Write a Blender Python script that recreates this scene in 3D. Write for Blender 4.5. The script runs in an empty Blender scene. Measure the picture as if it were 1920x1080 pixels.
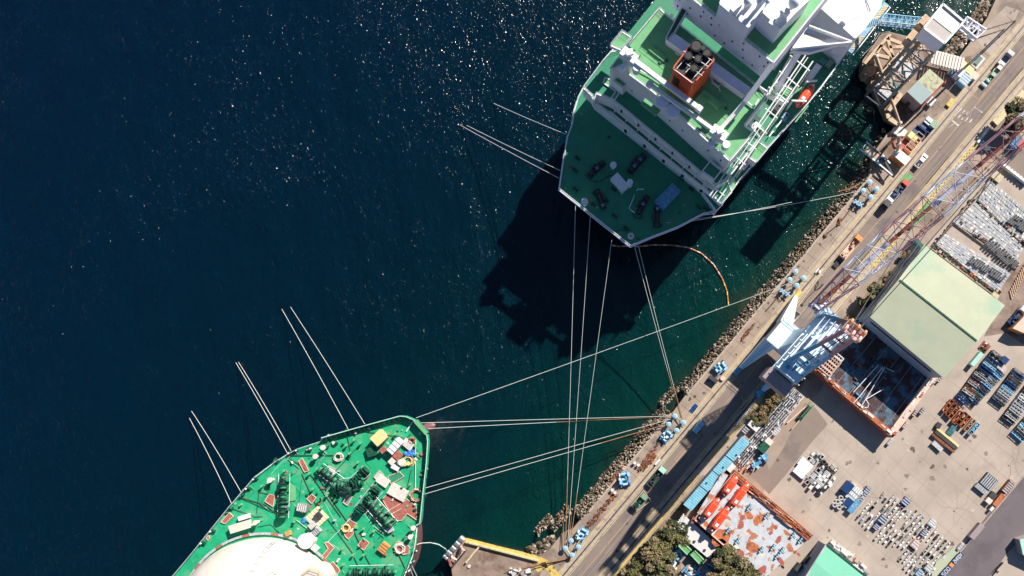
import bpy, math, random
from mathutils import Vector, Matrix
random.seed(7)
R = math.radians
SC = bpy.context.scene
COL = SC.collection
# ---------------------------------------------------------------- camera, sky, sun, exposure
H = 213.0            # camera height above the quay (m)
S = 6.0              # photograph pixels per metre at quay level
NX, NY = 1110.0, 760.0
cam_d = bpy.data.cameras.new("camera"); cam = bpy.data.objects.new("camera", cam_d); COL.objects.link(cam)
cam.location = (0, 0, H); cam.rotation_euler = (0, 0, 0)
cam_d.sensor_width = 36; cam_d.lens = S * H / 1920 * 36
cam_d.shift_x = (960 - NX) / 1920; cam_d.shift_y = (NY - 540) / 1920
cam_d.clip_start = 1; cam_d.clip_end = 12000
SC.camera = cam
SUN_DIR = Vector((0.62 * math.cos(R(34)) / 0.9964, 0.78 * math.cos(R(34)) / 0.9964, math.sin(R(34))))  # towards the sun
w = bpy.data.worlds.new("World"); SC.world = w; w.use_nodes = True
nt = w.node_tree; nt.nodes.clear()
sky = nt.nodes.new('ShaderNodeTexSky'); sky.sky_type = 'NISHITA'; sky.sun_disc = False
sky.sun_elevation = R(34); sky.sun_rotation = math.atan2(SUN_DIR.x, SUN_DIR.y)
sky.air_density = 1.0; sky.dust_density = 0.3; sky.ozone_density = 5.0
bg = nt.nodes.new('ShaderNodeBackground'); bg.inputs['Strength'].default_value = 0.05
wo = nt.nodes.new('ShaderNodeOutputWorld')
nt.links.new(sky.outputs[0], bg.inputs[0]); nt.links.new(bg.outputs[0], wo.inputs[0])
sun_d = bpy.data.lights.new("sun", 'SUN'); sun = bpy.data.objects.new("sun", sun_d); COL.objects.link(sun)
sun_d.energy = 5.0; sun_d.angle = R(0.5); sun_d.color = (1.0, 0.93, 0.83)
sun.rotation_euler = SUN_DIR.to_track_quat('Z', 'Y').to_euler()
SC.render.engine = 'CYCLES'
SC.view_settings.view_transform = 'Standard'; SC.view_settings.look = 'None'
SC.view_settings.exposure = 0.7; SC.view_settings.gamma = 1.0; SC.view_settings.use_curve_mapping = False
SC.cycles.max_bounces = 5; SC.cycles.diffuse_bounces = 2; SC.cycles.glossy_bounces = 2
# ---------------------------------------------------------------- coordinates
WZ = -3.0            # water level
def P(px, py, h=0.0):
    k = (H - h) / H / S
    return Vector(((px - NX) * k, (NY - py) * k, h))
TL = dict(A=(1030,0,4.5), B=(1330,0,4.5), C=(1030,230,4.5), D=(1330,200,4.5), E=(1600,0,4.5), F=(1600,220,4.5),
          G=(1600,440,4.5), U=(1300,440,4.5), I=(1300,640,4.5), J=(1600,640,4.5), K=(1000,680,4.5), L=(1000,840,4.5),
          M=(1300,840,4.5), N=(1600,840,4.5), O=(320,840,4.5), V=(540,760,4.5), Q=(540,840,4.5), R=(760,840,4.5),
          W=(1440,200,3), Z=(900,0,3), X=(1380,560,6), Y=(1560,880,5.4), T=(1160,940,7.7125),
          a=(1760,0,9), b=(1680,200,9), c=(1540,360,9), d=(1440,480,9), e=(1290,700,9), f=(1180,800,9), g=(1040,960,9), h=(830,990,8))
def q(t, *v):        # survey points read off the site photograph -> list of picture points
    x0, y0, s = TL[t]
    return [(x0 + v[i]/s, y0 + v[i+1]/s) for i in range(0, len(v), 2)]
def PP(pts, h=0.0): return [P(x, y, h) for x, y in pts]
QA = Vector((0.642, 0.766, 0)); QB = Vector((0.766, -0.642, 0))     # along the quay / towards land
QANG = math.atan2(QA.y, QA.x)
SA = Vector((0.62, 0.785, 0)).normalized(); SB = Vector((SA.y, -SA.x, 0)); SANG = math.atan2(SA.y, SA.x)
RX0 = P(1920, 48)    # a point on the seaward crane rail
D0 = RX0.dot(QB)
def QD(u, d, z=0.0): # u along the quay (0 at RX0, negative down-left), d from the seaward rail towards land
    p = RX0 + QA*u + QB*d; return Vector((p.x, p.y, z))
# ---------------------------------------------------------------- materials
MATS = {}
def NT(name):
    m = bpy.data.materials.new(name); m.use_nodes = True
    n = m.node_tree; b = n.nodes['Principled BSDF']; MATS[name] = m
    return m, n, b
def mk(name, col, rough=0.6, var=0.18, scale=0.8, metal=0.0, second=None, thr=0.6, soft=0.06, sscale=0.5, bump=0.0, detail=6, spec=0.5):
    """painted / mineral surface: base colour with noise, optional second colour (wear, rust) in blotches"""
    m, n, b = NT(name); L = n.links
    tc = n.nodes.new('ShaderNodeTexCoord')
    ns = n.nodes.new('ShaderNodeTexNoise'); ns.inputs['Scale'].default_value = scale; ns.inputs['Detail'].default_value = detail; ns.inputs['Roughness'].default_value = 0.65
    L.new(tc.outputs['Object'], ns.inputs['Vector'])
    rp = n.nodes.new('ShaderNodeValToRGB'); e = rp.color_ramp.elements
    e[0].position = 0.3; e[1].position = 0.7
    e[0].color = [max(0, c*(1-var)) for c in col] + [1]; e[1].color = [min(1, c*(1+var)) for c in col] + [1]
    L.new(ns.outputs['Fac'], rp.inputs[0]); out = rp.outputs[0]
    if second:
        n2 = n.nodes.new('ShaderNodeTexNoise'); n2.inputs['Scale'].default_value = sscale; n2.inputs['Detail'].default_value = 8; n2.inputs['Roughness'].default_value = 0.6
        mp = n.nodes.new('ShaderNodeMapping'); mp.inputs['Location'].default_value = (13.1, 4.7, 2.2)
        L.new(tc.outputs['Object'], mp.inputs[0]); L.new(mp.outputs[0], n2.inputs['Vector'])
        r2 = n.nodes.new('ShaderNodeValToRGB'); r2.color_ramp.elements[0].position = thr; r2.color_ramp.elements[1].position = thr + soft
        L.new(n2.outputs['Fac'], r2.inputs[0])
        mx = n.nodes.new('ShaderNodeMix'); mx.data_type = 'RGBA'; L.new(r2.outputs[0], mx.inputs[0]); L.new(out, mx.inputs[6]); mx.inputs[7].default_value = list(second) + [1]
        out = mx.outputs[2]
    L.new(out, b.inputs['Base Color'])
    b.inputs['Roughness'].default_value = rough; b.inputs['Metallic'].default_value = metal; b.inputs['Specular IOR Level'].default_value = spec
    if bump:
        bp = n.nodes.new('ShaderNodeBump'); bp.inputs['Strength'].default_value = bump; bp.inputs['Distance'].default_value = 0.1
        L.new(ns.outputs['Fac'], bp.inputs['Height']); L.new(bp.outputs[0], b.inputs['Normal'])
    return m
RUST = (0.23, 0.075, 0.035)
mk('deck_green', (0.04, 0.25, 0.14), 0.6, .14, .35, second=(0.07, 0.25, 0.15), thr=.56, soft=.12, sscale=.12, spec=.3)
mk('deck_green2', (0.016, 0.36, 0.17), 0.6, .2, .5, second=(0.10, 0.38, 0.20), thr=.52, soft=.12, sscale=.22, spec=.3)
mk('deck_green_lt', (0.15, 0.41, 0.19), 0.6, .12, .4, second=(0.19, 0.36, 0.19), thr=.58, soft=.1, sscale=.15, spec=.3)
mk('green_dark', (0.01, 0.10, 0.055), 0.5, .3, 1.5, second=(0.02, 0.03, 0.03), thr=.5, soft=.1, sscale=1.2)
mk('ship_white', (0.82, 0.82, 0.84), 0.45, .05, .4, second=(0.62, 0.58, 0.55), thr=.66, soft=.12, sscale=.35)
mk('ship_pale', (0.86, 0.82, 0.97), 0.5, .06, .3)  # white tinted lilac, putting the blue shade of unlit walls into the colour
mk('cream', (0.66, 0.60, 0.53), 0.5, .08, .25, second=(0.72, 0.68, 0.64), thr=.5, soft=.2, sscale=.08)
mk('hull_dark', (0.012, 0.035, 0.05), 0.4, .3, .3)
mk('hull_red', (0.20, 0.09, 0.09), 0.5, .3, .3)
mk('funnel_orange', (0.62, 0.10, 0.03), 0.45, .15, .5, second=(0.40, 0.06, 0.025), thr=.58, soft=.15, sscale=.5)
mk('black', (0.012, 0.012, 0.014), 0.6, .3, 1)
mk('dark_grey', (0.05, 0.05, 0.055), 0.6, .3, 1)
mk('glass', (0.02, 0.03, 0.045), 0.1, .1, 1)
mk('steel', (0.30, 0.31, 0.33), 0.45, .25, 1.2, metal=.3, second=(0.16, 0.12, 0.10), thr=.6, soft=.1, sscale=.9)
mk('galv', (0.42, 0.44, 0.48), 0.5, .25, 2.0, second=(0.24, 0.22, 0.22), thr=.55, soft=.1, sscale=1.4)
mk('lifeboat_red', (0.85, 0.075, 0.02), 0.35, .1, .8, second=(0.9, 0.22, 0.1), thr=.62, soft=.1, sscale=1.0)
mk('white', (0.78, 0.78, 0.76), 0.5, .08, 1.5)
mk('offwhite', (0.66, 0.62, 0.56), 0.6, .15, 1.5, second=(0.40, 0.34, 0.30), thr=.6, soft=.1, sscale=1.2)
mk('pale_grey', (0.50, 0.50, 0.50), 0.6, .2, 1.5, second=(0.30, 0.28, 0.27), thr=.58, soft=.1, sscale=1.5)
mk('bollard_blue', (0.34, 0.58, 0.74), 0.5, .12, 1.5, second=(0.30, 0.22, 0.18), thr=.66, soft=.06, sscale=2)
mk('machine_blue', (0.10, 0.28, 0.46), 0.45, .35, 1.5, second=(0.35, 0.48, 0.56), thr=.55, soft=.1, sscale=1.0)
mk('crane_white', (0.66, 0.82, 0.93), 0.4, .06, .4)
mk('crane_blue', (0.06, 0.36, 0.62), 0.4, .12, .5, second=(0.3, 0.6, 0.75), thr=.62, soft=.1, sscale=.5)
mk('crane_red', (0.48, 0.25, 0.29), 0.5, .2, .8, second=(0.62, 0.42, 0.42), thr=.6, soft=.1, sscale=.7)
mk('crane_pale', (0.78, 0.80, 0.90), 0.45, .1, .8)
mk('concrete', (0.41, 0.34, 0.285), 0.85, .2, .07, second=(0.31, 0.25, 0.21), thr=.55, soft=.12, sscale=.05, bump=.1, detail=12)
mk('quay_concrete', (0.34, 0.262, 0.205), 0.85, .2, .12, second=(0.20, 0.155, 0.13), thr=.53, soft=.12, sscale=.08, bump=.1, detail=10)
mk('pier_concrete', (0.27, 0.20, 0.16), 0.85, .3, .25, second=(0.17, 0.11, 0.08), thr=.5, soft=.12, sscale=.2, bump=.15, detail=10)
mk('asphalt', (0.245, 0.192, 0.160), 0.9, .1, .08, second=(0.16, 0.13, 0.13), thr=.52, soft=.12, sscale=.09, bump=.1, detail=10)
mk('asphalt_dark', (0.155, 0.13, 0.14), 0.9, .1, .1, second=(0.12, 0.10, 0.11), thr=.52, soft=.12, sscale=.07, bump=.1, detail=10)
mk('kerb', (0.42, 0.34, 0.27), 0.8, .2, .5, second=(0.28, 0.21, 0.17), thr=.55, soft=.1, sscale=.4)
mk('paint_yellow', (0.60, 0.44, 0.10), 0.7, .2, 1.0, second=(0.36, 0.28, 0.18), thr=.56, soft=.1, sscale=.8)
mk('paint_cream', (0.60, 0.50, 0.30), 0.7, .2, 1.0, second=(0.36, 0.28, 0.22), thr=.55, soft=.1, sscale=.7)
mk('paint_orange', (0.48, 0.29, 0.18), 0.7, .2, 1.0, second=(0.26, 0.2, 0.18), thr=.55, soft=.1, sscale=.7)
mk('paint_white', (0.55, 0.52, 0.50), 0.7, .2, 1.0, second=(0.3, 0.25, 0.24), thr=.52, soft=.1, sscale=.9)
mk('rail_dark', (0.075, 0.055, 0.045), 0.6, .3, 1.0, second=(0.18, 0.11, 0.08), thr=.5, soft=.1, sscale=.6)
mk('rust', (0.26, 0.085, 0.04), 0.8, .4, 1.2, second=(0.12, 0.05, 0.035), thr=.5, soft=.12, sscale=.9)
mk('rust_orange', (0.46, 0.15, 0.06), 0.8, .35, 1.2, second=(0.25, 0.08, 0.045), thr=.52, soft=.1, sscale=.7)
mk('rust_red', (0.36, 0.10, 0.075), 0.75, .3, 1.2, second=(0.5, 0.25, 0.2), thr=.6, soft=.1, sscale=.8)
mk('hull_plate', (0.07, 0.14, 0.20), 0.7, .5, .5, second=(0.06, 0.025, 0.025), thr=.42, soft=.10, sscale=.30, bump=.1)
mk('hull_plate_lt', (0.50, 0.53, 0.56), 0.6, .15, .5, second=(0.42, 0.17, 0.09), thr=.545, soft=.04, sscale=.33)
mk('hall_roof', (0.44, 0.47, 0.34), 0.55, .05, .2, second=(0.33, 0.44, 0.32), thr=.52, soft=.12, sscale=.07, spec=.3)
mk('mint_roof', (0.22, 0.60, 0.42), 0.55, .04, .2, spec=.3)
mk('hall_wall', (0.30, 0.36, 0.44), 0.6, .12, .6)
mk('blue_roof', (0.22, 0.50, 0.62), 0.5, .15, .5, second=(0.10, 0.34, 0.52), thr=.56, soft=.12, sscale=.16)
mk('grey_roof', (0.44, 0.40, 0.38), 0.7, .08, .4)
mk('pink_wall', (0.34, 0.27, 0.28), 0.7, .12, .6)
mk('teal_roof', (0.36, 0.46, 0.46), 0.6, .06, .5)
mk('lichen_roof', (0.36, 0.38, 0.24), 0.7, .2, .7, second=(0.22, 0.17, 0.13), thr=.53, soft=.08, sscale=.7)
mk('roof_white', (0.66, 0.64, 0.62), 0.6, .06, .5)
mk('sand_steel', (0.55, 0.40, 0.27), 0.7, .2, .8, second=(0.34, 0.21, 0.14), thr=.55, soft=.1, sscale=.7)
mk('timber', (0.52, 0.36, 0.24), 0.8, .25, 1.5)
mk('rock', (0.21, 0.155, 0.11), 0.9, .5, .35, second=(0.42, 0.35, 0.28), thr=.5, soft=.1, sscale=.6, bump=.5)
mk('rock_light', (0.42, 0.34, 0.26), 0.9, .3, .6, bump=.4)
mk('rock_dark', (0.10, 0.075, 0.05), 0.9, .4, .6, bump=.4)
mk('foliage_tan', (0.22, 0.165, 0.085), 0.8, .4, .8)
mk('foliage_dark', (0.045, 0.055, 0.018), 0.8, .4, .8)
mk('foliage', (0.12, 0.115, 0.035), 0.8, .5, .5, second=(0.20, 0.165, 0.075), thr=.5, soft=.12, sscale=.9)
mk('foliage_dry', (0.24, 0.16, 0.075), 0.9, .5, .8, second=(0.09, 0.085, 0.03), thr=.5, soft=.12, sscale=.9)
mk('bark', (0.09, 0.06, 0.04), 0.9, .3, 2)
mk('scrub_soil', (0.27, 0.19, 0.12), 0.95, .35, .35, second=(0.10, 0.085, 0.04), thr=.5, soft=.12, sscale=.3, bump=.3)
mk('rope_white', (0.60, 0.62, 0.58), 0.8, .1, 2)
mk('rope_brown', (0.36, 0.17, 0.08), 0.9, .35, 1.2)
mk('rope_mauve', (0.52, 0.46, 0.50), 0.8, .15, 2)
mk('rope_dark', (0.05, 0.04, 0.035), 0.9, .3, 2)
mk('boom_orange', (0.55, 0.20, 0.07), 0.6, .15, 1)
mk('boom_pale', (0.75, 0.50, 0.40), 0.6, .15, 1)
mk('yellow', (0.72, 0.48, 0.08), 0.5, .15, 1)
mk('crate_yellow', (0.80, 0.62, 0.28), 0.6, .1, 1)
mk('orange', (0.70, 0.28, 0.09), 0.5, .2, 1)
mk('tarp_blue', (0.05, 0.22, 0.62), 0.5, .3, 1.5)
mk('box_blue', (0.03, 0.18, 0.42), 0.5, .15, 1)
mk('navy', (0.012, 0.05, 0.16), 0.4, .2, 1)
mk('pale_blue', (0.30, 0.58, 0.76), 0.4, .1, 1)
mk('teal', (0.06, 0.22, 0.26), 0.5, .3, 1, second=(0.25, 0.42, 0.45), thr=.55, soft=.1, sscale=.9)
mk('mint', (0.40, 0.66, 0.56), 0.5, .12, 1)
mk('grass_green', (0.14, 0.36, 0.13), 0.8, .2, 1.2)
mk('veh_green', (0.20, 0.34, 0.22), 0.5, .2, 1)
mk('red', (0.60, 0.06, 0.05), 0.5, .2, 1)
mk('brown_pad', (0.36, 0.12, 0.09), 0.75, .25, 1.2, second=(0.48, 0.24, 0.17), thr=.6, soft=.08, sscale=1.0)
mk('slab', (0.36, 0.37, 0.40), 0.75, .15, .5, second=(0.48, 0.46, 0.43), thr=.5, soft=.15, sscale=.3)
mk('rubber', (0.015, 0.015, 0.015), 0.8, .3, 2)
# ---------------------------------------------------------------- mesh builder
class MB:
    def __init__(s): s.v = []; s.f = []; s.m = []; s.names = []
    def mi(s, m):
        if m not in s.names: s.names.append(m)
        return s.names.index(m)
    def add(s, vs, fs, m):
        o = len(s.v); s.v += [tuple(x) for x in vs]; i = s.mi(m)
        for f in fs: s.f.append([a + o for a in f]); s.m.append(i)
        return s
    def box(s, c, sx, sy, sz, ang=0.0, m='steel', tilt=0.0, m_top=None):   # c = centre of the base
        ca, sa = math.cos(ang), math.sin(ang); vs = []
        for z in (0, sz):
            for x, y in ((-1,-1),(1,-1),(1,1),(-1,1)):
                X, Yy = x*sx/2, y*sy/2; zz = z + X*tilt
                vs.append((c[0] + X*ca - Yy*sa, c[1] + X*sa + Yy*ca, c[2] + zz))
        s.add(vs, [(0,3,2,1),(0,1,5,4),(1,2,6,5),(2,3,7,6),(3,0,4,7)], m)
        s.add(vs[4:], [(0,1,2,3)], m_top or m); return s
    def prism(s, top, z0, m='steel', mt=None, bot=None):     # top: points with z ; walls down to z0
        n = len(top); area = sum(top[i][0]*top[(i+1)%n][1] - top[(i+1)%n][0]*top[i][1] for i in range(n))
        if area < 0:
            top = top[::-1]
            if bot: bot = bot[::-1]
        b = [(p[0], p[1], z0) for p in (bot or top)]
        s.add(list(top), [tuple(range(n))], mt or m)
        vs = list(top) + b
        s.add(vs, [(i, i+n, (i+1)%n + n, (i+1)%n) for i in range(n)] + [tuple(range(2*n-1, n-1, -1))], m); return s
    def sheet(s, pts, m): 
        n = len(pts); area = sum(pts[i][0]*pts[(i+1)%n][1] - pts[(i+1)%n][0]*pts[i][1] for i in range(n))
        if area < 0: pts = pts[::-1]
        s.add(pts, [tuple(range(n))], m); return s
    def tube(s, a, b, r, m='steel', n=6, r2=None, cap=True):
        a = Vector(a); b = Vector(b); d = b - a
        if d.length < 1e-6: return s
        d.normalize(); u = d.cross(Vector((0,0,1)));
        if u.length < 1e-3: u = Vector((1,0,0))
        u.normalize(); w_ = d.cross(u); r2 = r if r2 is None else r2; vs = []
        for c, rr in ((a, r), (b, r2)):
            for i in range(n):
                t = 2*math.pi*i/n; vs.append(c + u*(rr*math.cos(t)) + w_*(rr*math.sin(t)))
        fs = [(i, (i+1)%n, (i+1)%n + n, i+n) for i in range(n)]
        if cap: fs += [tuple(range(n-1, -1, -1)), tuple(range(n, 2*n))]
        s.add(vs, fs, m); return s
    def path(s, pts, r, m, n=6):
        pts = [Vector(p) for p in pts]; rings = []
        for i, p in enumerate(pts):
            d = (pts[min(i+1, len(pts)-1)] - pts[max(i-1, 0)]).normalized()
            u = d.cross(Vector((0,0,1)));
            if u.length < 1e-3: u = Vector((1,0,0))
            u.normalize(); w_ = d.cross(u)
            rings.append([p + u*(r*math.cos(2*math.pi*k/n)) + w_*(r*math.sin(2*math.pi*k/n)) for k in range(n)])
        vs = [v for g_ in rings for v in g_]; fs = []
        for i in range(len(pts)-1):
            for k in range(n): fs.append((i*n+k, i*n+(k+1)%n, (i+1)*n+(k+1)%n, (i+1)*n+k))
        s.add(vs, fs, m); return s
    def cyl(s, c, r, h, m='steel', n=14, r2=None): return s.tube(c, (c[0], c[1], c[2]+h), r, m, n, r2)
    def beam(s, a, b, wd, ht, m='steel'):    # rectangular beam between two points
        a = Vector(a); b = Vector(b); d = (b - a)
        if d.length < 1e-6: return s
        d.normalize(); u = d.cross(Vector((0,0,1)))
        if u.length < 1e-3: u = Vector((1,0,0))
        u.normalize(); w_ = u.cross(d); vs = []
        for c in (a, b):
            for i, j in ((-1,-1),(1,-1),(1,1),(-1,1)): vs.append(c + u*(i*wd/2) + w_*(j*ht/2))
        s.add(vs, [(0,1,2,3)[::-1],(4,5,6,7),(0,1,5,4),(1,2,6,5),(2,3,7,6),(3,0,4,7)], m); return s
    def ball(s, c, r, m, nu=16, nv=8, sz=1.0, half=False, sx=1, sy=1, ang=0):
        vs = []; v0 = 0 if half else -math.pi/2; ca, sa = math.cos(ang), math.sin(ang)
        for j in range(nv+1):
            t = v0 + (math.pi/2 - v0)*j/nv
            for i in range(nu):
                p = 2*math.pi*i/nu; x = r*math.cos(t)*math.cos(p)*sx; y = r*math.cos(t)*math.sin(p)*sy
                vs.append((c[0]+x*ca-y*sa, c[1]+x*sa+y*ca, c[2]+r*sz*math.sin(t)))
        fs = [(j*nu+i, j*nu+(i+1)%nu, (j+1)*nu+(i+1)%nu, (j+1)*nu+i) for j in range(nv) for i in range(nu)]
        s.add(vs, fs, m); return s
    def ring(s, c, r, t, m, n=12):     # lying torus
        vs = []; k = 6
        for i in range(n):
            a_ = 2*math.pi*i/n
            for j in range(k):
                b_ = 2*math.pi*j/k; rr = r + t*math.cos(b_); vs.append((c[0]+rr*math.cos(a_), c[1]+rr*math.sin(a_), c[2]+t+t*math.sin(b_)))
        fs = [(i*k+j, ((i+1)%n)*k+j, ((i+1)%n)*k+(j+1)%k, i*k+(j+1)%k) for i in range(n) for j in range(k)]
        s.add(vs, fs, m); return s
    def build(s, name, parent=None, world=True, smooth=False, origin=None):
        off = Vector((0,0,0))
        if parent is not None and world:
            p = parent
            while p is not None: off += p.location; p = p.parent
        if origin is not None: off = Vector(origin)
        me = bpy.data.meshes.new(name)
        me.from_pydata([(x-off.x, y-off.y, z-off.z) for x, y, z in s.v], [], s.f)
        for n_ in s.names: me.materials.append(MATS[n_])
        me.polygons.foreach_set('material_index', s.m)
        if smooth: me.polygons.foreach_set('use_smooth', [True]*len(me.polygons))
        me.update()
        o = bpy.data.objects.new(name, me); COL.objects.link(o)
        if parent is not None: o.parent = parent
        if origin is not None: o.location = off
        return o
def tag(o, label, cat, group=None):
    o['label'] = label; o['category'] = cat
    if group: o['group'] = group
    return o
def thing(name, label, cat, loc=(0,0,0), group=None, rz=0.0):
    o = bpy.data.objects.new(name, None); o.empty_display_size = 0.5; COL.objects.link(o)
    o.location = loc; o.rotation_euler = (0, 0, rz); return tag(o, label, cat, group)
def solo(mb, name, label, cat, group=None, smooth=False):
    xs = [v[0] for v in mb.v]; ys = [v[1] for v in mb.v]; zs = [v[2] for v in mb.v]
    o = mb.build(name, None, smooth=smooth, origin=((min(xs)+max(xs))/2, (min(ys)+max(ys))/2, min(zs)))
    return tag(o, label, cat, group)
def struct(mb, name): o = mb.build(name); o['kind'] = 'structure'; return o
def stuff(mb, name, label, cat): o = mb.build(name); tag(o, label, cat); o['kind'] = 'stuff'; return o
def dup(root, loc, rz=None, label=None, group=None, scale=None):
    r = root.copy(); COL.objects.link(r); r.location = loc
    if rz is not None: r.rotation_euler = (0, 0, rz)
    if scale: r.scale = scale
    if label: r['label'] = label
    if group: r['group'] = group
    for ch in list(root.children):
        c = ch.copy(); COL.objects.link(c); c.parent = r
        for g_ in list(ch.children):
            d_ = g_.copy(); COL.objects.link(d_); d_.parent = c
    return r
def rnd(a, b): return random.uniform(a, b)
def inpoly(x, y, poly):
    c = False; n = len(poly)
    for i in range(n):
        x1, y1 = poly[i]; x2, y2 = poly[i-1]
        if (y1 > y) != (y2 > y) and x < (x2-x1)*(y-y1)/(y2-y1)+x1: c = not c
    return c
def rail_line(mb, pts, hgt=1.1, r=0.06, m='ship_white', step=2.5):   # guard rail along a list of 3D points
    for a_, b_ in zip(pts[:-1], pts[1:]):
        a_ = Vector(a_); b_ = Vector(b_); n = max(1, int((b_-a_).length/step))
        for z in (hgt, hgt*0.5): mb.tube(a_+Vector((0,0,z)), b_+Vector((0,0,z)), r, m, 4, cap=False)
        for i in range(n+1):
            p = a_.lerp(b_, i/n); mb.tube(p, p+Vector((0,0,hgt)), r, m, 4, cap=False)
def lattice(mb, A, Bq, n, rc, rb, m, mats=None):  # truss between two end quads A and Bq (4 points each)
    A = [Vector(p) for p in A]; Bq = [Vector(p) for p in Bq]
    for i in range(n):
        mm = mats[i] if mats else m
        s0, s1 = i/n, (i+1)/n
        q0 = [A[k].lerp(Bq[k], s0) for k in range(4)]; q1 = [A[k].lerp(Bq[k], s1) for k in range(4)]
        for k in range(4):
            mb.tube(q0[k], q1[k], rc, mm, 5, cap=False)
            k2 = (k+1) % 4
            mb.tube(q0[k], q0[k2], rb, mm, 4, cap=False)
            if (i + k) % 2: mb.tube(q0[k], q1[k2], rb, mm, 4, cap=False)
            else: mb.tube(q0[k2], q1[k], rb, mm, 4, cap=False)
    for k in range(4): mb.tube(Bq[k], Bq[(k+1)%4], rb, mats[-1] if mats else m, 4, cap=False)
# ================================================================ the setting
# ---- water
def water_mat():
    m, n, b = NT('water'); L = n.links
    geo = n.nodes.new('ShaderNodeNewGeometry')
    # distance from the quay line, perturbed: water is pale and greenish where the bed is shallow
    dot = n.nodes.new('ShaderNodeVectorMath'); dot.operation = 'DOT_PRODUCT'; dot.inputs[1].default_value = (QB.x, QB.y, 0)
    L.new(geo.outputs['Position'], dot.inputs[0])
    nz = n.nodes.new('ShaderNodeTexNoise'); nz.inputs['Scale'].default_value = 0.045; nz.inputs['Detail'].default_value = 9; nz.inputs['Roughness'].default_value = .65
    L.new(geo.outputs['Position'], nz.inputs['Vector'])
    ma = n.nodes.new('ShaderNodeMath'); ma.operation = 'MULTIPLY_ADD'; ma.inputs[1].default_value = 26; L.new(nz.outputs['Fac'], ma.inputs[0]); L.new(dot.outputs['Value'], ma.inputs[2])
    mr = n.nodes.new('ShaderNodeMapRange'); mr.inputs[1].default_value = D0 + 13 - 7.5 - 240; mr.inputs[2].default_value = D0 + 13 - 6.0; L.new(ma.outputs[0], mr.inputs[0])
    rp = n.nodes.new('ShaderNodeValToRGB'); cr = rp.color_ramp; el = cr.elements
    el[0].position = 0.0; el[0].color = (0.0004, 0.0090, 0.0270, 1)
    el[1].position = 1.0; el[1].color = (0.030, 0.050, 0.028, 1)
    for p_, c_ in ((.35, (.0004, .0105, .0265)), (.62, (.0004, .0118, .0245)), (.80, (.0006, .0165, .0250)), (.90, (.0010, .0260, .0265)), (.965, (.0015, .033, .027)), (.99, (.012, .036, .024))):
        e = el.new(p_); e.color = list(c_) + [1]
    L.new(mr.outputs[0], rp.inputs[0]); L.new(rp.outputs[0], b.inputs['Base Color'])
    b.inputs['Roughness'].default_value = 0.15; b.inputs['IOR'].default_value = 1.33; b.inputs['Specular IOR Level'].default_value = 0.5
    # wind ripples: long crests crossed by short ones
    mp = n.nodes.new('ShaderNodeMapping'); mp.inputs['Rotation'].default_value = (0, 0, R(20)); mp.inputs['Scale'].default_value = (1.0, 0.5, 1.0)
    L.new(geo.outputs['Position'], mp.inputs[0])
    hs = []
    for sc_, de, am, thr_ in ((0.10, 2, 1.2, 0), (0.5, 2, .95, .59), (1.2, 1, .80, .615), (2.6, 1, .50, .62)):
        t = n.nodes.new('ShaderNodeTexNoise'); t.inputs['Scale'].default_value = sc_; t.inputs['Detail'].default_value = de; t.inputs['Roughness'].default_value = .55
        L.new(mp.outputs[0], t.inputs['Vector'])
        if thr_:       # short steep wavelets standing apart on an otherwise calm surface
            mx = n.nodes.new('ShaderNodeMath'); mx.operation = 'MAXIMUM'; mx.inputs[1].default_value = thr_; L.new(t.outputs['Fac'], mx.inputs[0]); t = mx
        mu = n.nodes.new('ShaderNodeMath'); mu.operation = 'MULTIPLY'; mu.inputs[1].default_value = am; L.new(t.outputs[0], mu.inputs[0])
        if thr_:       # gust patches
            g_ = n.nodes.new('ShaderNodeTexNoise'); g_.inputs['Scale'].default_value = .022; g_.inputs['Detail'].default_value = 4; L.new(geo.outputs['Position'], g_.inputs['Vector'])
            gm = n.nodes.new('ShaderNodeMapRange'); gm.inputs[1].default_value = .38; gm.inputs[2].default_value = .62; gm.inputs[3].default_value = .55; gm.inputs[4].default_value = .92; L.new(g_.outputs['Fac'], gm.inputs[0])
            sb = n.nodes.new('ShaderNodeMath'); sb.operation = 'SUBTRACT'; sb.inputs[1].default_value = thr_*am; L.new(mu.outputs[0], sb.inputs[0])
            m3 = n.nodes.new('ShaderNodeMath'); m3.operation = 'MULTIPLY'; L.new(sb.outputs[0], m3.inputs[0]); L.new(gm.outputs[0], m3.inputs[1]); mu = m3
        hs.append(mu)
    ad = n.nodes.new('ShaderNodeMath'); ad.operation = 'ADD'; L.new(hs[0].outputs[0], ad.inputs[0]); L.new(hs[1].outputs[0], ad.inputs[1])
    ad1 = n.nodes.new('ShaderNodeMath'); ad1.operation = 'ADD'; L.new(ad.outputs[0], ad1.inputs[0]); L.new(hs[2].outputs[0], ad1.inputs[1])
    ad2 = n.nodes.new('ShaderNodeMath'); ad2.operation = 'ADD'; L.new(ad1.outputs[0], ad2.inputs[0]); L.new(hs[3].outputs[0], ad2.inputs[1])
    # light scatters in the water body: shadow edges on it are soft
    b.inputs['Subsurface Weight'].default_value = 1.0; b.inputs['Subsurface Radius'].default_value = (1.0, 1.0, 1.0); b.inputs['Subsurface Scale'].default_value = 3.0
    bp = n.nodes.new('ShaderNodeBump'); bp.inputs['Strength'].default_value = 1.0; bp.inputs['Distance'].default_value = WAVE
    L.new(ad2.outputs[0], bp.inputs['Height']); L.new(bp.outputs[0], b.inputs['Normal'])
WAVE = 1.0
water_mat()
mb = MB(); mb.sheet([(-4000,-4000,WZ),(4000,-4000,WZ),(4000,4000,WZ),(-4000,4000,WZ)], 'water'); struct(mb, 'water')

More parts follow.
